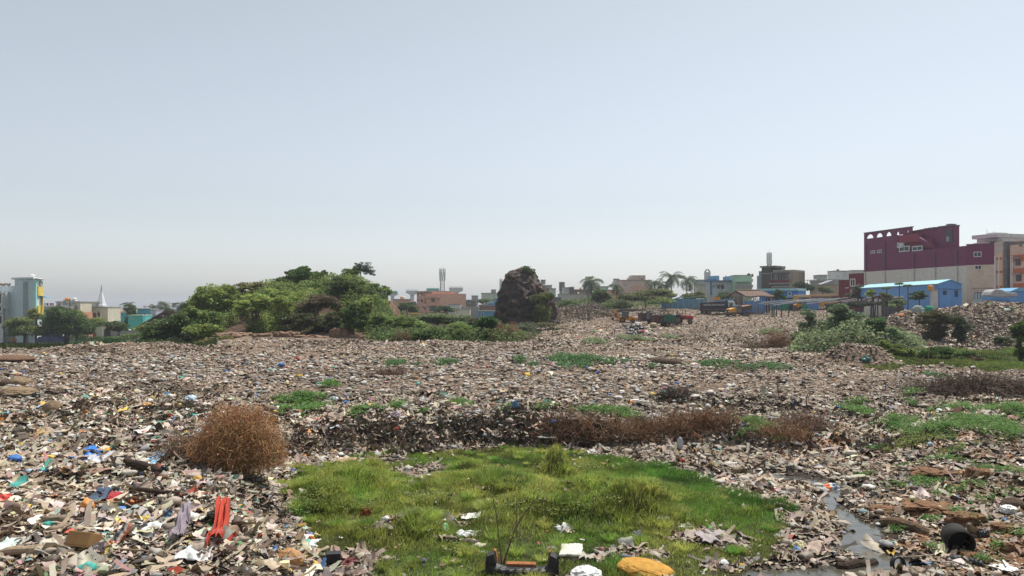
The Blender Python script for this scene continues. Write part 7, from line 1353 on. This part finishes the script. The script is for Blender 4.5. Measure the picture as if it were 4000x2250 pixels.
blob('rubbish_bag', 'orange brown sack lying on the left litter', 'sack', 570, 1585, 60, 30, filmm('tan', (.50, .28, .10), .6), 40); blob('rubbish_bag', 'pale yellow foam block on the left litter', 'foam', 455, 1544, 46, 18, filmm('cream', (.66, .58, .34), .7), 41, .15); blob('rubbish_bag', 'white and blue sack with an orange corner on the left litter', 'sack', 742, 1557, 54, 32, filmm('skywhite', (.48, .60, .70), .5), 42, .3); blob('rubbish_bag', 'blue crumpled bag left of the white and blue sack', 'bag', 652, 1542, 32, 16, filmm('blue2', (.04, .22, .40)), 43, .4)
blob('rubbish_bag', 'pink bag at the far left', 'bag', 97, 1538, 36, 14, filmm('pink', (.62, .22, .32)), 44); blob('rubbish_bag', 'dark bag right of the pink bag', 'bag', 136, 1542, 36, 30, BKF, 45); blob('rubbish_bag', 'small bright blue rag at the left edge', 'rag', 20, 1617, 40, 15, BLF, 46); blob('stump', 'rooty tree stump right of the round brown boulder', 'stump', 315, 1575, 76, 56, DKB, 47, .55); blob('rubbish_bag', 'black plastic bag beside the blue striped sack', 'bag', 637, 1835, 46, 38, BKF, 48, .35); blob('rubbish_bag', 'yellow bag left of the orange sack', 'bag', 700, 1582, 26, 16, filmm('olive', (.48, .42, .10)), 49)
blob('rubbish_bag', 'golden yellow bag below the dead bush on the left', 'bag', 768, 1871, 44, 26, filmm('gold', (.50, .30, .03)), 50, .4); blob('rubbish_bag', 'crumpled white knitted bundle below the golden bag', 'bundle', 815, 1893, 30, 36, WHF, 51, .5); blob('rubbish_bag', 'blue bag with grey sheet below the dead bush', 'bag', 770, 1822, 44, 14, filmm('slate', (.10, .14, .25)), 52)
blob('rubbish_bag', 'red and white packet in the left green patch', 'bag', 1137, 1588, 36, 22, filmm('redp', (.55, .06, .04)), 53); blob('rubbish_bag', 'brown bolster shaped sack left of the green patch', 'sack', 1078, 1554, 62, 22, filmm('brown', (.16, .09, .06), .8), 54, .12); blob('rubbish_bag', 'brown sack lying below the bolster shaped sack', 'sack', 1050, 1596, 54, 22, filmm('brown2', (.13, .08, .055), .8), 55, .2); blob('rubbish_bag', 'clear plastic bag right of the left green patch', 'bag', 1302, 1558, 48, 22, filmm('clear', (.42, .47, .52), .2), 56, .4); blob('rubbish_bag', 'faded blue cloth bundle standing in the centre of the dump', 'cloth', 2014, 1580, 30, 46, filmm('denim', (.09, .18, .30), .8), 57, .4)
blob('rubbish_bag', 'teal bag in the wide green patch of the far field', 'bag', 2218, 1424, 22, 15, filmm('teal', (.05, .36, .30)), 58); blob('rubbish_bag', 'mauve and white cloth hanging over the dark bank edge', 'cloth', 1545, 1615, 50, 30, filmm('mauve', (.42, .34, .38), .8), 59, .5); blob('rubbish_bag', 'bright blue bag on the right middle field', 'bag', 3285, 1590, 36, 13, BLF, 60, .4); blob('rubbish_bag', 'white plastic bag in front of the right green weeds', 'bag', 3672, 1603, 30, 18, WHF, 61, .35); blob('rubbish_bag', 'small blue bag on the muddy litter above the stream', 'bag', 2986, 1811, 22, 12, BLF, 62, .5)
blob('rubbish_bag', 'beige sack standing in the stream beside the striped sack', 'sack', 3312, 1916, 56, 44, filmm('sackbeige', (.40, .33, .25), .8), 63, .4); blob('stump', 'black stump at the head of the stream', 'stump', 3088, 1830, 34, 40, DG, 64, .6); blob('rubbish_bag', 'black bag beside the black drum', 'bag', 3845, 2085, 50, 40, BKF, 65, .35); blob('rubbish_bag', 'white broken basin at the right edge', 'basin', 3945, 1992, 74, 40, WHF, 66, .35); blob('stump', 'dark clod with twigs in the stream', 'clod', 3415, 1935, 44, 36, DG, 67, .5)
blob('boulder', 'smooth brown paper sack at the bottom left of centre', 'sack', 1125, 2178, 116, 76, mat('kraft_paper', (.40, .22, .10), .75, .15, 3, bump=.3), 68, .16); blob('rubbish_bag', 'orange plastic packet behind the white bag', 'packet', 1214, 2108, 34, 38, filmm('orangep', (.55, .17, .03)), 69, .2); blob('rubbish_bag', 'black knotted bag left of the brown paper sack', 'bag', 1028, 2175, 40, 36, BKF, 70, .4); blob('rubbish_bag', 'small bright blue scrap left of the brown paper sack', 'bag', 1072, 2144, 26, 14, BLF, 71, .5); blob('rubbish_bag', 'dark blue black bag at the bottom below the white bag', 'bag', 1170, 2244, 70, 34, filmm('midnight', (.03, .035, .045)), 72, .35)
blob('rubbish_bag', 'shaggy orange brown coconut husk in the marsh grass', 'husk', 1425, 2010, 52, 62, mat('husk', (.30, .10, .04), .95, .5, 20, .1, bump=1.), 73, .6); blob('rubbish_bag', 'greyish white bag behind the foam slab in the grass', 'bag', 2155, 2148, 50, 36, filmm('greywhite', (.50, .47, .46)), 74, .5); blob('rubbish_bag', 'big white crumpled bag at the bottom centre', 'bag', 2292, 2238, 130, 52, WHF, 75, .3); blob('rubbish_bag', 'small purple bottle cap shape in the grass', 'bottle', 1652, 2190, 24, 22, filmm('purple', (.12, .03, .30)), 76, .1); blob('rubbish_bag', 'white skull sized lump at the bottom by the wet grass', 'lump', 2828, 2200, 40, 28, WHF, 77, .3)
blob('rubbish_bag', 'grey translucent bag hanging on the dead brushwood', 'bag', 2657, 1722, 28, 56, filmm('ghost', (.45, .45, .47)), 78, .35, D=25.2); blob('rubbish_bag', 'blue bag caught under the left clump of dead brush', 'bag', 2150, 1680, 26, 20, filmm('blue3', (.05, .18, .40)), 79, .5); blob('rubbish_bag', 'white lump sack on the left plateau edge', 'bag', 955, 1612, 34, 20, WHF, 80, .4)
def sheet(name, label, cat, px, py, wpx, hpx, m, amp=.12, yaw=0., tilt=0., seed=0, n=22, fold=1., lift=.03, group=None, D=None, ragged=.08, thick=.006, maxl=2.5):
    x, y, z = ghit(px, py) if D is None else ((px - 2000) / F * D, D, CH - (py - HZ) / F * D)
    w_ = wpx / F * y / 2; g = max(.05, 1.0 * (CH - z) / y); l = min(hpx / F * y / 2 / max(g, .15), w_ * maxl) if not tilt else hpx / F * y / 2
    lg = np.random.default_rng(seed + 500); u, v = np.meshgrid(np.linspace(-1, 1, n), np.linspace(-1, 1, n)); rad = 1 + ragged * np.sin(np.arctan2(v, u) * 5 + seed) + ragged * lg.normal(0, .5, u.shape) * (np.maximum(abs(u), abs(v)) > .9)
    X = u * rad; Y = v * rad; a_ = lg.uniform(0, 3.1); Z = amp * w_ * 2 * (fold * .5 * np.abs(np.sin((u * math.cos(a_) + v * math.sin(a_)) * 4 + seed)) + 1.0 * fbm(u * 1.6 + seed, v * 1.6, seed) + .35 * vn(u * 5, v * 5, seed))
    P = np.stack([X * w_, Y * l, Z], -1).reshape(-1, 3); Mx = Matrix.Rotation(yaw, 3, 'Z') @ Matrix.Rotation(tilt, 3, 'X'); P = P @ np.array(Mx).T
    if not tilt:
        P[:, 2] += H(P[:, 0] + x, P[:, 1] + y) - z + lift
    Q = [[i * n + j, i * n + j + 1, (i + 1) * n + j + 1, (i + 1) * n + j] for i in range(n - 1) for j in range(n - 1)]
    o = npmesh(name, P, np.array(Q), m); o.location = (x, y, z + lift * 0 + (l * .5 * abs(math.sin(tilt)) if tilt else 0.02)); md = o.modifiers.new('thickness', 'SOLIDIFY'); md.thickness = thick; return tag(o, label, cat, group)
def stripem(name, cols, scale=2.):
    if name in MATS: return MATS[name]
    m = mat(name, (1, 1, 1), .5, .1); n = m.node_tree; b = n.nodes['Principled BSDF']; tc = n.nodes.new('ShaderNodeTexCoord'); mp = n.nodes.new('ShaderNodeSeparateXYZ'); n.links.new(tc.outputs['Generated'], mp.inputs[0]); cr = n.nodes.new('ShaderNodeValToRGB'); cr.color_ramp.interpolation = 'CONSTANT'; e = cr.color_ramp.elements
    e[0].color = cols[0] + (1,); e[0].position = 0; e[1].color = cols[1] + (1,); e[1].position = 1 / len(cols)
    for i in range(2, len(cols)): k = e.new(i / len(cols)); k.color = cols[i] + (1,)
    n.links.new(mp.outputs[0], cr.inputs[0]); n.links.new(cr.outputs[0], b.inputs['Base Color']); return m
sheet('plastic_sheet', 'bright blue plastic sheet crumpled on the left litter', 'sheet', 340, 1782, 84, 40, BLF, .16, .3, seed=1); sheet('plastic_sheet', 'silvery grey sheet right of the bright blue one', 'sheet', 395, 1800, 90, 40, filmm('silver', (.42, .43, .47)), .12, -.4, seed=2); sheet('cloth', 'mustard orange cloth above the silvery sheet', 'cloth', 407, 1763, 54, 16, filmm('mustard', (.52, .25, .02), .8), .12, 0, seed=3)
sheet('packet', 'white and blue striped sack beside the black bag on the left', 'sack', 600, 1806, 52, 24, stripem('bluewhite', [(.7, .72, .75), (.1, .35, .65), (.7, .72, .75), (.12, .40, .68), (.7, .7, .72)]), .1, .1, seed=4); sheet('card', 'clean white card at the left edge of the litter', 'card', 35, 1716, 36, 26, WHF, .02, .5, .6, seed=5, fold=.1); sheet('card', 'tan cardboard piece on the left litter', 'cardboard', 170, 1692, 66, 24, mat('cardboard', (.38, .26, .13), .85, .15), .1, .2, seed=6)
sheet('cloth', 'bright red cloth trailing down the near left slope', 'cloth', 862, 2085, 50, 190, filmm('redcloth', (.42, .045, .02), .8), .45, .30, 0, seed=7, n=40, fold=2.0, ragged=.10, maxl=9, lift=.12); sheet('cloth', 'purple grey cloth trailing left of the red cloth', 'cloth', 712, 2080, 44, 150, filmm('greymauve', (.24, .20, .23), .8), .45, .30, 0, seed=8, n=40, fold=2.0, ragged=.10, maxl=8, lift=.12); sheet('cloth', 'faded blue cloth at the top of the purple grey cloth', 'cloth', 652, 2030, 36, 46, filmm('denim', (0,) * 3), .2, 0, .9, seed=9, fold=1.5)
sheet('plastic_bag', 'yellow plastic bag above the hanging rags', 'bag', 552, 2045, 44, 52, filmm('yellow', (.66, .48, .06)), .14, .2, .5, seed=10); sheet('cloth', 'striped brown and dark rags trailing down the near left slope', 'cloth', 480, 2120, 70, 110, stripem('rag', [(.25, .22, .20), (.05, .05, .06), (.35, .30, .25), (.30, .09, .04), (.12, .10, .09)]), .2, -.6, .7, seed=11, n=30, fold=2.5, ragged=.07); sheet('cloth', 'mustard yellow rags left of the trailing striped rags', 'cloth', 345, 2125, 90, 34, filmm('oldyellow', (.42, .32, .06), .8), .16, -.3, seed=12)
sheet('cloth', 'dark teal rag at the foot of the purple grey cloth', 'cloth', 760, 2140, 50, 40, filmm('dkteal', (.03, .10, .11), .8), .2, .5, .6, seed=13); sheet('cloth', 'orange cloth scrap below the red cloth', 'cloth', 832, 2133, 66, 18, filmm('orangec', (.60, .22, .03), .8), .14, .2, seed=14); sheet('plastic_sheet', 'red plastic piece at the left edge of the near litter', 'sheet', 12, 1962, 50, 50, filmm('redp', (0,) * 3), .1, .3, .7, seed=15)
sheet('plastic_bag', 'large white bag with a teal print at the bottom left of centre', 'bag', 1182, 2132, 124, 62, stripem('whiteteal', [(.78, .78, .78), (.76, .76, .76), (.70, .72, .72), (.78, .78, .78), (.10, .42, .40), (.78, .78, .78), (.78, .78, .78)]), .12, -.2, .45, seed=16); sheet('packet', 'yellow and red striped packet at the bottom left corner', 'packet', 182, 2238, 54, 34, stripem('yelred', [(.70, .10, .02), (.75, .50, .03), (.70, .10, .02), (.75, .50, .03)]), .08, .2, .5, seed=17); sheet('plastic_sheet', 'pale mint sheet at the left edge of the near litter', 'sheet', 30, 2145, 90, 36, filmm('mintp', (.52, .62, .56)), .12, 0, seed=18)
sheet('plastic_sheet', 'cream crumpled sheet left of the mustard rags', 'sheet', 205, 2155, 100, 40, filmm('creams', (.52, .46, .37), .7), .12, .3, seed=19); sheet('plastic_sheet', 'white crumpled film right of the yellow bag', 'sheet', 565, 2085, 110, 30, WHF, .12, 0, seed=20); sheet('plastic_sheet', 'white crumpled bag at the bottom left below the red cloth', 'bag', 760, 2242, 120, 30, WHF, .15, 0, seed=21); sheet('plastic_sheet', 'pale grey sheet at the left edge above the red plastic', 'sheet', 45, 1892, 66, 20, filmm('palegrey', (.48, .49, .53)), .1, 0, seed=22)
sheet('packet', 'gold packet on the middle left litter', 'packet', 473, 1908, 26, 16, filmm('yellow', (0,) * 3), .1, 0, .4, seed=23); sheet('paper', 'cream paper scrap right of the gold packet', 'paper', 525, 1924, 36, 14, filmm('cream', (0,) * 3), .04, .1, seed=24); sheet('card', 'beige card tilted on the left slope', 'card', 705, 1930, 38, 22, mat('beige_card', (.50, .40, .29), .8), .02, .4, .3, seed=25, fold=.1)
sheet('paper', 'white scraps left of the beige card', 'paper', 655, 1932, 40, 18, WHF, .08, .2, seed=26); sheet('cloth', 'crimson cloth on the middle of the left slope', 'cloth', 442, 1955, 46, 14, filmm('crimson', (.40, .03, .04), .8), .14, 0, seed=27); sheet('cloth', 'navy cloth left of the crimson cloth', 'cloth', 388, 1955, 56, 24, filmm('navy', (.05, .08, .13), .8), .16, 0, seed=28)
sheet('foam_sheet', 'white sheet lying at the foot of the dark bank', 'sheet', 2135, 1720, 66, 18, WHF, .1, 0, .25, seed=30); sheet('foam_block', 'white foam block at the top edge of the marsh grass', 'foam', 2312, 1772, 34, 24, WHF, .12, .2, .8, seed=31); sheet('cardboard', 'tan cardboard flap at the top left of the grass', 'cardboard', 1345, 1805, 84, 18, mat('tan_board', (.42, .28, .17), .85, .1), .08, 0, seed=32); sheet('foam_slab', 'pale foam bar at the upper edge of the grass', 'foam', 1675, 1772, 60, 20, filmm('cream', (0,) * 3), .04, .5, .3, seed=33, fold=.1); sheet('cloth', 'grey crumpled cloth in the grass right of the cardboard', 'cloth', 1605, 1800, 44, 26, filmm('greyc', (.36, .32, .31), .8), .18, 0, .3, seed=34); sheet('cardboard', 'brown board below the dead bush', 'cardboard', 1120, 1832, 60, 22, mat('brown_board', (.24, .17, .12), .85), .06, .2, seed=35); sheet('paper', 'pale yellow sheet in the mud left of the grass', 'paper', 1045, 1875, 40, 14, filmm('cream', (0,) * 3), .05, 0, seed=36)
sheet('foam_slab', 'white curved strip in the upper grass', 'foam', 1612, 1865, 52, 10, WHF, .1, .2, .3, seed=37); sheet('foam_slab', 'upright wedge of white foam in the grass', 'foam', 2208, 2080, 58, 44, WHF, .03, .3, 1.0, seed=38, fold=.1, ragged=.25, thick=.04); sheet('foam_slab', 'flat square slab of dirty white foam in the grass', 'foam', 2232, 2165, 84, 42, mat('dirty_foam', (.58, .56, .48), .8, .2, 6), .01, -.15, seed=39, fold=.0, ragged=.04, thick=.05, lift=.08); sheet('foam_slab', 'angled white foam strip at the right of the grass', 'foam', 2588, 2025, 50, 22, WHF, .06, .2, .5, seed=40, thick=.03); sheet('foam_slab', 'broken white foam bits right of the angled strip', 'foam', 2675, 2060, 46, 20, WHF, .12, 0, .3, seed=41, ragged=.3)
sheet('plastic_bag', 'clear plastic bag sprawled in the lower grass', 'bag', 1828, 2090, 90, 40, filmm('clearw', (.55, .57, .56), .25), .14, 0, .25, seed=42); sheet('paper', 'white torn paper in the middle left grass', 'paper', 1838, 2028, 74, 20, filmm('offwhite', (.62, .62, .55)), .1, 0, seed=43); sheet('paper', 'white card in the lower left grass', 'card', 1668, 2068, 40, 26, WHF, .06, -.6, .3, seed=44); sheet('packet', 'red and white striped packet in the lower grass', 'packet', 1856, 2163, 80, 18, stripem('redwhite', [(.65, .04, .03), (.7, .7, .7), (.65, .05, .03), (.72, .72, .7), (.6, .6, .6)]), .08, .15, .3, seed=45); sheet('plastic_bag', 'green printed white packet in the lower left grass', 'packet', 1735, 2068, 30, 34, stripem('greenwhite', [(.06, .35, .10), (.65, .68, .65), (.06, .35, .10)]), .08, .2, .8, seed=46)
sheet('plastic_chip', 'dark grey plastic chip stuck in the right grass', 'plastic', 2495, 2098, 36, 34, filmm('chip', (.10, .105, .12)), .03, .5, .9, seed=47, fold=.1); sheet('cloth', 'maroon cloth at the bottom left edge of the grass', 'cloth', 1370, 2205, 90, 44, filmm('maroonc', (.16, .03, .035), .8), .16, .4, .4, seed=48); sheet('plastic_bag', 'clear film bag right of the maroon cloth', 'bag', 1425, 2180, 66, 34, filmm('clearw', (0,) * 3), .14, 0, .4, seed=49); sheet('cloth', 'grey tangle of rags in the grass before the stream', 'cloth', 2780, 2110, 110, 50, filmm('raggrey', (.33, .29, .29), .8), .16, 0, seed=50, ragged=.1); sheet('paper', 'white bone like foam piece in the wet grass', 'foam', 3125, 2140, 52, 30, filmm('cream', (0,) * 3), .2, .3, .5, seed=51, ragged=.3)
sheet('sack', 'orange blue and white printed sack lying in the stream', 'sack', 3232, 1915, 88, 46, stripem('sackprint', [(.10, .18, .32), (.45, .50, .55), (.14, .24, .40), (.60, .62, .62), (.70, .16, .03), (.70, .16, .03), (.66, .66, .66), (.16, .22, .34), (.6, .6, .6)]), .14, .1, .6, seed=52); sheet('packet', 'small red and white packet at the bottom by the stream', 'packet', 3215, 2245, 34, 16, stripem('redwhite', [(0,) * 3] * 2), .06, 0, .3, seed=53); sheet('plastic_sheet', 'white wide film at the bottom right corner', 'sheet', 3920, 2230, 80, 30, WHF, .12, 0, seed=54)
# pieces of timber
def log(name, label, cat, a, b, r, m, ra=None, lift=.05, noisy=.25):
    pa, pb = ghit(*a), ghit(*b); pa, pb = Vector(pa), Vector(pb); pts = [pa.lerp(pb, k / 6) + Vector((0, random.uniform(-1, 1) * r * noisy, lift + r * .6 + random.uniform(-1, 1) * r * noisy)) for k in range(7)]; rad = [r * random.uniform(.8, 1.15) for _ in pts]; rad[0] *= .7; rad[-1] *= .75
    return tag(MB().tube(pts, rad, 10).build(name, m, None, False), label, cat)
WD = mat('weathered_wood', (.15, .10, .065), .9, .4, 8, .15, bump=.8); DW = mat('dark_wood', (.055, .038, .028), .9, .3, 8, .15, bump=.6); PW_ = mat('pale_wood', (.36, .27, .18), .85, .3, 8, .15, bump=.4)
log('plank', 'dark heavy plank lying below the striped sack on the left', 'plank', (492, 1818), (625, 1862), .10, DW); log('driftwood', 'thick weathered log lying along the stream', 'log', (3450, 2052), (3650, 2098), .13, WD, noisy=.4, lift=0.); log('driftwood', 'long thin brown log behind the weathered log', 'log', (3350, 1990), (3500, 2010), .05, WD, lift=.0); log('driftwood', 'bark slab at the bottom right beside the tyre', 'log', (3270, 2240), (3420, 2225), .12, DW); log('stick', 'pale cut stick leaning by the white bag', 'stick', (1190, 2240), (1248, 2168), .045, PW_); log('stick', 'thickest branch at the bottom left corner', 'branch', (0, 2205), (182, 2168), .07, PW_); log('stick', 'second branch at the bottom left corner', 'branch', (0, 2232), (150, 2205), .05, PW_); log('stick', 'thin long branch at the bottom left corner', 'branch', (30, 2245), (250, 2190), .03, PW_); log('stick', 'thin long cane across the left litter', 'cane', (110, 1838), (320, 1838), .025, PW_); log('stick', 'dark branch on the left slope above the cloths', 'branch', (505, 1928), (700, 1945), .05, DW); log('driftwood', 'dark root lying above the stream', 'root', (2330, 1748), (2250, 1740), .07, DW)
log('stick', 'thin dark stick standing in the right brush', 'stick', (2250, 1540), (2240, 1600), .03, DW)
# hollow things
def ring(name, label, cat, px, py, R_, L, rz, m, tilt=0., inner=.9, D=None):
    x, y, z = ghit(px, py); n = 32; V = []; Q = []
    for (yy, rr) in ((-L / 2, R_), (L / 2, R_ * .97), (L / 2, R_ * inner), (-L / 2, R_ * inner)):
        for k in range(n): a = 2 * math.pi * k / n; V.append((rr * math.cos(a), yy, rr * math.sin(a)))
    for s in range(4):
        for k in range(n): Q.append([s * n + k, s * n + (k + 1) % n, ((s + 1) % 4) * n + (k + 1) % n, ((s + 1) % 4) * n + k])
    o = npmesh(name, V, np.array(Q), m, smooth=False); o.location = (x, y + L / 2, z + R_ * .82); o.rotation_euler = (tilt, 0, rz); return tag(o, label, cat)
dr = ring('drum', 'black open drum lying on its side among the red rocks', 'drum', 3768, 2165, .26, .46, R(-14), mat('soot_black', (.02, .017, .015), .8, .3, 4), R(6)); MB().tube([(0, .19, 0), (0, .22, 0)], .24, 24).build('bottom_plate', BLK, dr)
ring('tyre', 'thin black rubber ring standing in the shallow water', 'tyre', 3512, 2232, .15, .09, R(15), BLK, R(-8), .78)
def boxy(name, label, cat, px, py, w_, d_, h_, rz, m, tilt=0., open_=False, mi=None):
    x, y, z = ghit(px, py); o = MB()
    if open_: t_ = .02; o.box(-w_ / 2, w_ / 2, -d_ / 2, d_ / 2, 0, t_).box(-w_ / 2, w_ / 2, -d_ / 2, -d_ / 2 + t_, t_, h_).box(-w_ / 2, w_ / 2, d_ / 2 - t_, d_ / 2, t_, h_).box(-w_ / 2, -w_ / 2 + t_, -d_ / 2 + t_, d_ / 2 - t_, t_, h_).box(w_ / 2 - t_, w_ / 2, -d_ / 2 + t_, d_ / 2 - t_, t_, h_)
    else: o.box(-w_ / 2, w_ / 2, -d_ / 2, d_ / 2, 0, h_)
    o = o.build(name, m, None, bevel=.012); o.location = (x, y + d_ / 2, z + .03); o.rotation_euler = (tilt, 0, rz); return tag(o, label, cat)
boxy('container', 'black plastic box standing at the lower left of the grass', 'box', 1298, 2225, .27, .2, .26, R(10), BLK); boxy('tray', 'long black plastic tray on the left slope', 'tray', 474, 1998, .28, .12, .07, R(5), BLK, open_=True); boxy('carton', 'torn brown carton at the bottom left', 'carton', 300, 2240, .42, .3, .22, R(-15), mat('carton_brown', (.30, .17, .07), .85, .2, 4), R(-25), True); boxy('foam_block', 'pale yellow foam block at the bottom left of centre', 'foam', 1105, 2240, .16, .12, .1, R(10), filmm('cream', (0,) * 3)); boxy('brick', 'orange brown brick below the dead bush on the left', 'brick', 640, 1885, .12, .1, .09, R(20), ORB)
# yellow mattress and black seat at the bottom
o = blob('cushion', 'stained ochre yellow foam cushion at the bottom centre', 'cushion', 2530, 2228, 236, 62, mat('ochre_foam', (.50, .27, .06), .85, .25, 5, .15, bump=.6, stain=((.10, .05, .025), 3.0, .56, 1.5)), 90, .12, drop=.25); o.rotation_euler = (0, R(7), R(-14))
boxy('lid', 'dark grey lid lying on the yellow cushion', 'lid', 2448, 2218, .2, .08, .02, R(-20), filmm('chip', (0,) * 3), R(10)).location.z += .17
x, y, z = ghit(2040, 2246); t = thing('broken_seat', 'torn black seat with curled ends at the bottom centre', 'seat', (x, y, z + .02), R(-4)); BV = mat('black_vinyl', (.018, .018, .02), .4, .3, 8, .5, bump=.3)
V = []; n1, n2 = 60, 12
for i in range(n1 + 1):
    for j in range(n2 + 1):
        u = -1 + 2 * i / n1; a = math.pi * j / n2; e = abs(u) ** 5; V.append((u * .62 + .05 * u * e, -.14 * math.cos(a) + .02 * math.sin(i * .9), (.12 + .20 * e) * math.sin(a) ** .5 * (1 + .10 * math.sin(j * 5 + u * 3)) + .02 * vn(u * 9, a * 3, 3)))
npmesh('seat_roll', V, np.array([[i * (n2 + 1) + j, i * (n2 + 1) + j + 1, (i + 1) * (n2 + 1) + j + 1, (i + 1) * (n2 + 1) + j] for i in range(n1) for j in range(n2)]), BV, t, smooth=True)
for sx_ in (-1, 1):
    MB().prism([(sx_ * .50, .02), (sx_ * .66, .02), (sx_ * .64, .34), (sx_ * .52, .40), (sx_ * .47, .22)], -.12, .14).build('curled_end', BV, t, bevel=.02); MB().prism([(sx_ * .46, .16), (sx_ * .56, .12), (sx_ * .53, .42), (sx_ * .49, .40)], .02, .16).build('rusty_foam', mat('rust_foam', (.28, .11, .04), .9, .4, 8), t)
MB().box(-.3, .25, .05, .2, .08, .16).build('rusty_foam', mat('rust_foam', (0,) * 3), t)
# bare dead sapling in front of the grass
x, y, z = ghit(1978, 2225); t = thing('dead_sapling', 'bare forked dead sapling rising in front of the grass at the bottom centre', 'plant', (x, y, z)); k = y / F; m = MB(); st = mat('dead_stem', (.14, .09, .07), .85, .3, 8)
def P_(px, py): return ((px - 1978) * k, random.uniform(-.03, .03), (2225 - py) * k)
m.tube([P_(1975, 2250), P_(1968, 2200), P_(1990, 2130), P_(2015, 2060), P_(2050, 2010), P_(2080, 1965), P_(2108, 1938)], [.026, .022, .018, .015, .012, .009, .005], 6); m.tube([P_(1962, 2215), P_(1950, 2120), P_(1940, 2020), P_(1928, 1960), P_(1922, 1925)], [.016, .013, .011, .008, .004], 6); m.tube([P_(2018, 2055), P_(2016, 2000), P_(2020, 1950)], [.010, .008, .004], 5); m.tube([P_(2060, 1998), P_(2085, 1975)], [.006, .003], 4); m.tube([P_(1985, 2190), P_(1965, 2180)], [.01, .006], 4); m.tube([P_(1940, 2030), P_(1948, 2000)], [.005, .003], 4); m.tube([P_(2095, 1950), P_(2112, 1952)], [.005, .003], 4)
m.build('stems', st, t)
tw = twigbush('dead_vines', 'dry vines tangled over the left end of the black seat', 'plant', ghit(1930, 2215), .18, .12, .22, 160, (.20, .10, .06), .004, .3, 50)
x, y, z = ghit(2400, 2055); o = MB().tube([(0, 0, 0), (-.2, 0, .28), (-.3, .02, .5)], [.012, .01, .006], 5).build('dead_twig', st); o.location = (x, y, z); tag(o, 'thin dead twig leaning in the right of the grass', 'twig')
# dead bushes and brushwood
bx, by_, bz_ = ghit(880, 1850)
twigbush('dead_bush', 'large round rusty brown dead bush standing left of the grass', 'bush', (bx - .05, by_ + .9, bz_ - .05), 1.12, 1.0, 1.55, 10500, (.46, .25, .115), .0065, .5, 60, curl=.6, lump=.06)
b2 = twigbush('dead_bush', 'low grey brown dead twigs trailing left of the large dead bush', 'bush', (bx - 1.5, by_ + 1.2, bz_ + .2), .6, .6, .5, 900, (.24, .15, .09), .006, .6, 61)
BW = 'dead brushwood along the cut bank'
for (px, py, rx, ry, rz_, n_, c_, lb, sd) in [(2170, 1715, .55, .45, 1.0, 2600, (.20, .10, .055), 'dark reed like brush clump at the left end of the brushwood', 62), (2330, 1700, 1.0, .5, .55, 3600, (.24, .135, .07), 'low rusty brushwood arching right of the dark clump', 63), (2520, 1715, 1.1, .6, .75, 5200, (.25, .14, .07), 'rusty brushwood in the middle of the bank', 64), (2690, 1700, .95, .6, 1.0, 5200, (.28, .15, .075), 'highest rusty brushwood mound right of the middle', 65), (2800, 1690, .8, .6, .9, 3600, (.24, .13, .065), 'rusty brushwood left of the leafy bank plants', 66), (3060, 1730, .85, .6, .85, 3600, (.31, .17, .09), 'brown brushwood right of the leafy bank plants', 67), (3150, 1690, .9, .7, .8, 3000, (.20, .12, .08), 'greyish brown brushwood at the right end of the bank', 68)]:
    x, y, z = ghit(px, py); twigbush('dead_brush', lb, 'brushwood', (x, y + .4, z - .1), rx * .95, ry * .9, rz_ * random.uniform(.4, .8), int(n_ * .5), c_, .008, 1.15, sd, group=BW, curl=.36, lump=.5)
x, y, z = ghit(2230, 1640); twigbush('dead_reeds', 'stiff dry reeds sticking up from the bank', 'reeds', (x, y, z), .12, .1, .5, 160, (.30, .18, .09), .006, .7, 69, curl=.1)
x, y, z = ghit(3880, 1545); twigbush('branch_pile', 'large pile of dark dead branches at the right edge', 'branches', (x, y + 1, z), 2.9, 1.0, .55, 6000, (.13, .085, .055), .014, 1.5, 70, curl=.15, vert=.3); x, y, z = ghit(3720, 1540); twigbush('branch_pile', 'loose dark branches left of the large branch pile', 'branches', (x, y + .6, z), 1.6, .8, .3, 2000, (.15, .10, .07), .011, 1.2, 71, curl=.15, vert=.3)
x, y, z = ghit(2640, 1545); twigbush('root_tangle', 'small dark tangle of roots on the middle field', 'roots', (x, y, z), .8, .6, .3, 700, (.09, .065, .05), .012, .6, 72); x, y, z = ghit(1520, 1470); twigbush('root_tangle', 'brown dry tangle left of the small boulder', 'roots', (x, y, z), 1.2, .8, .35, 900, (.18, .10, .07), .012, .7, 73)
for i, (px, py, h, lb) in enumerate([(3045, 1560, .9, 'bare stick standing on the right of the middle field'), (3150, 1590, .7, 'second bare stick right of the middle field'), (2080, 1390, 1.6, 'bare leaning branch in the far field left of the weeds'), (3630, 1415, 1.4, 'slim bare trunk standing in the green flat'), (3460, 1530, .6, 'short stick in the middle right field'), (3600, 1430, .8, 'thin stick near the slim bare trunk')]):
    x, y, z = ghit(px, py); o = MB().tube([(0, 0, -.1), (.08 * (i % 3 - 1), 0, h * .6), (.25 * (i % 2) - .1, 0, h)], [.03, .022, .01], 5).tube([(.03, 0, h * .5), (.3, 0, h * .85)], [.015, .006], 4).build('bare_stick', PW_ if i == 3 else st); o.location = (x, y, z); tag(o, lb, 'stick')
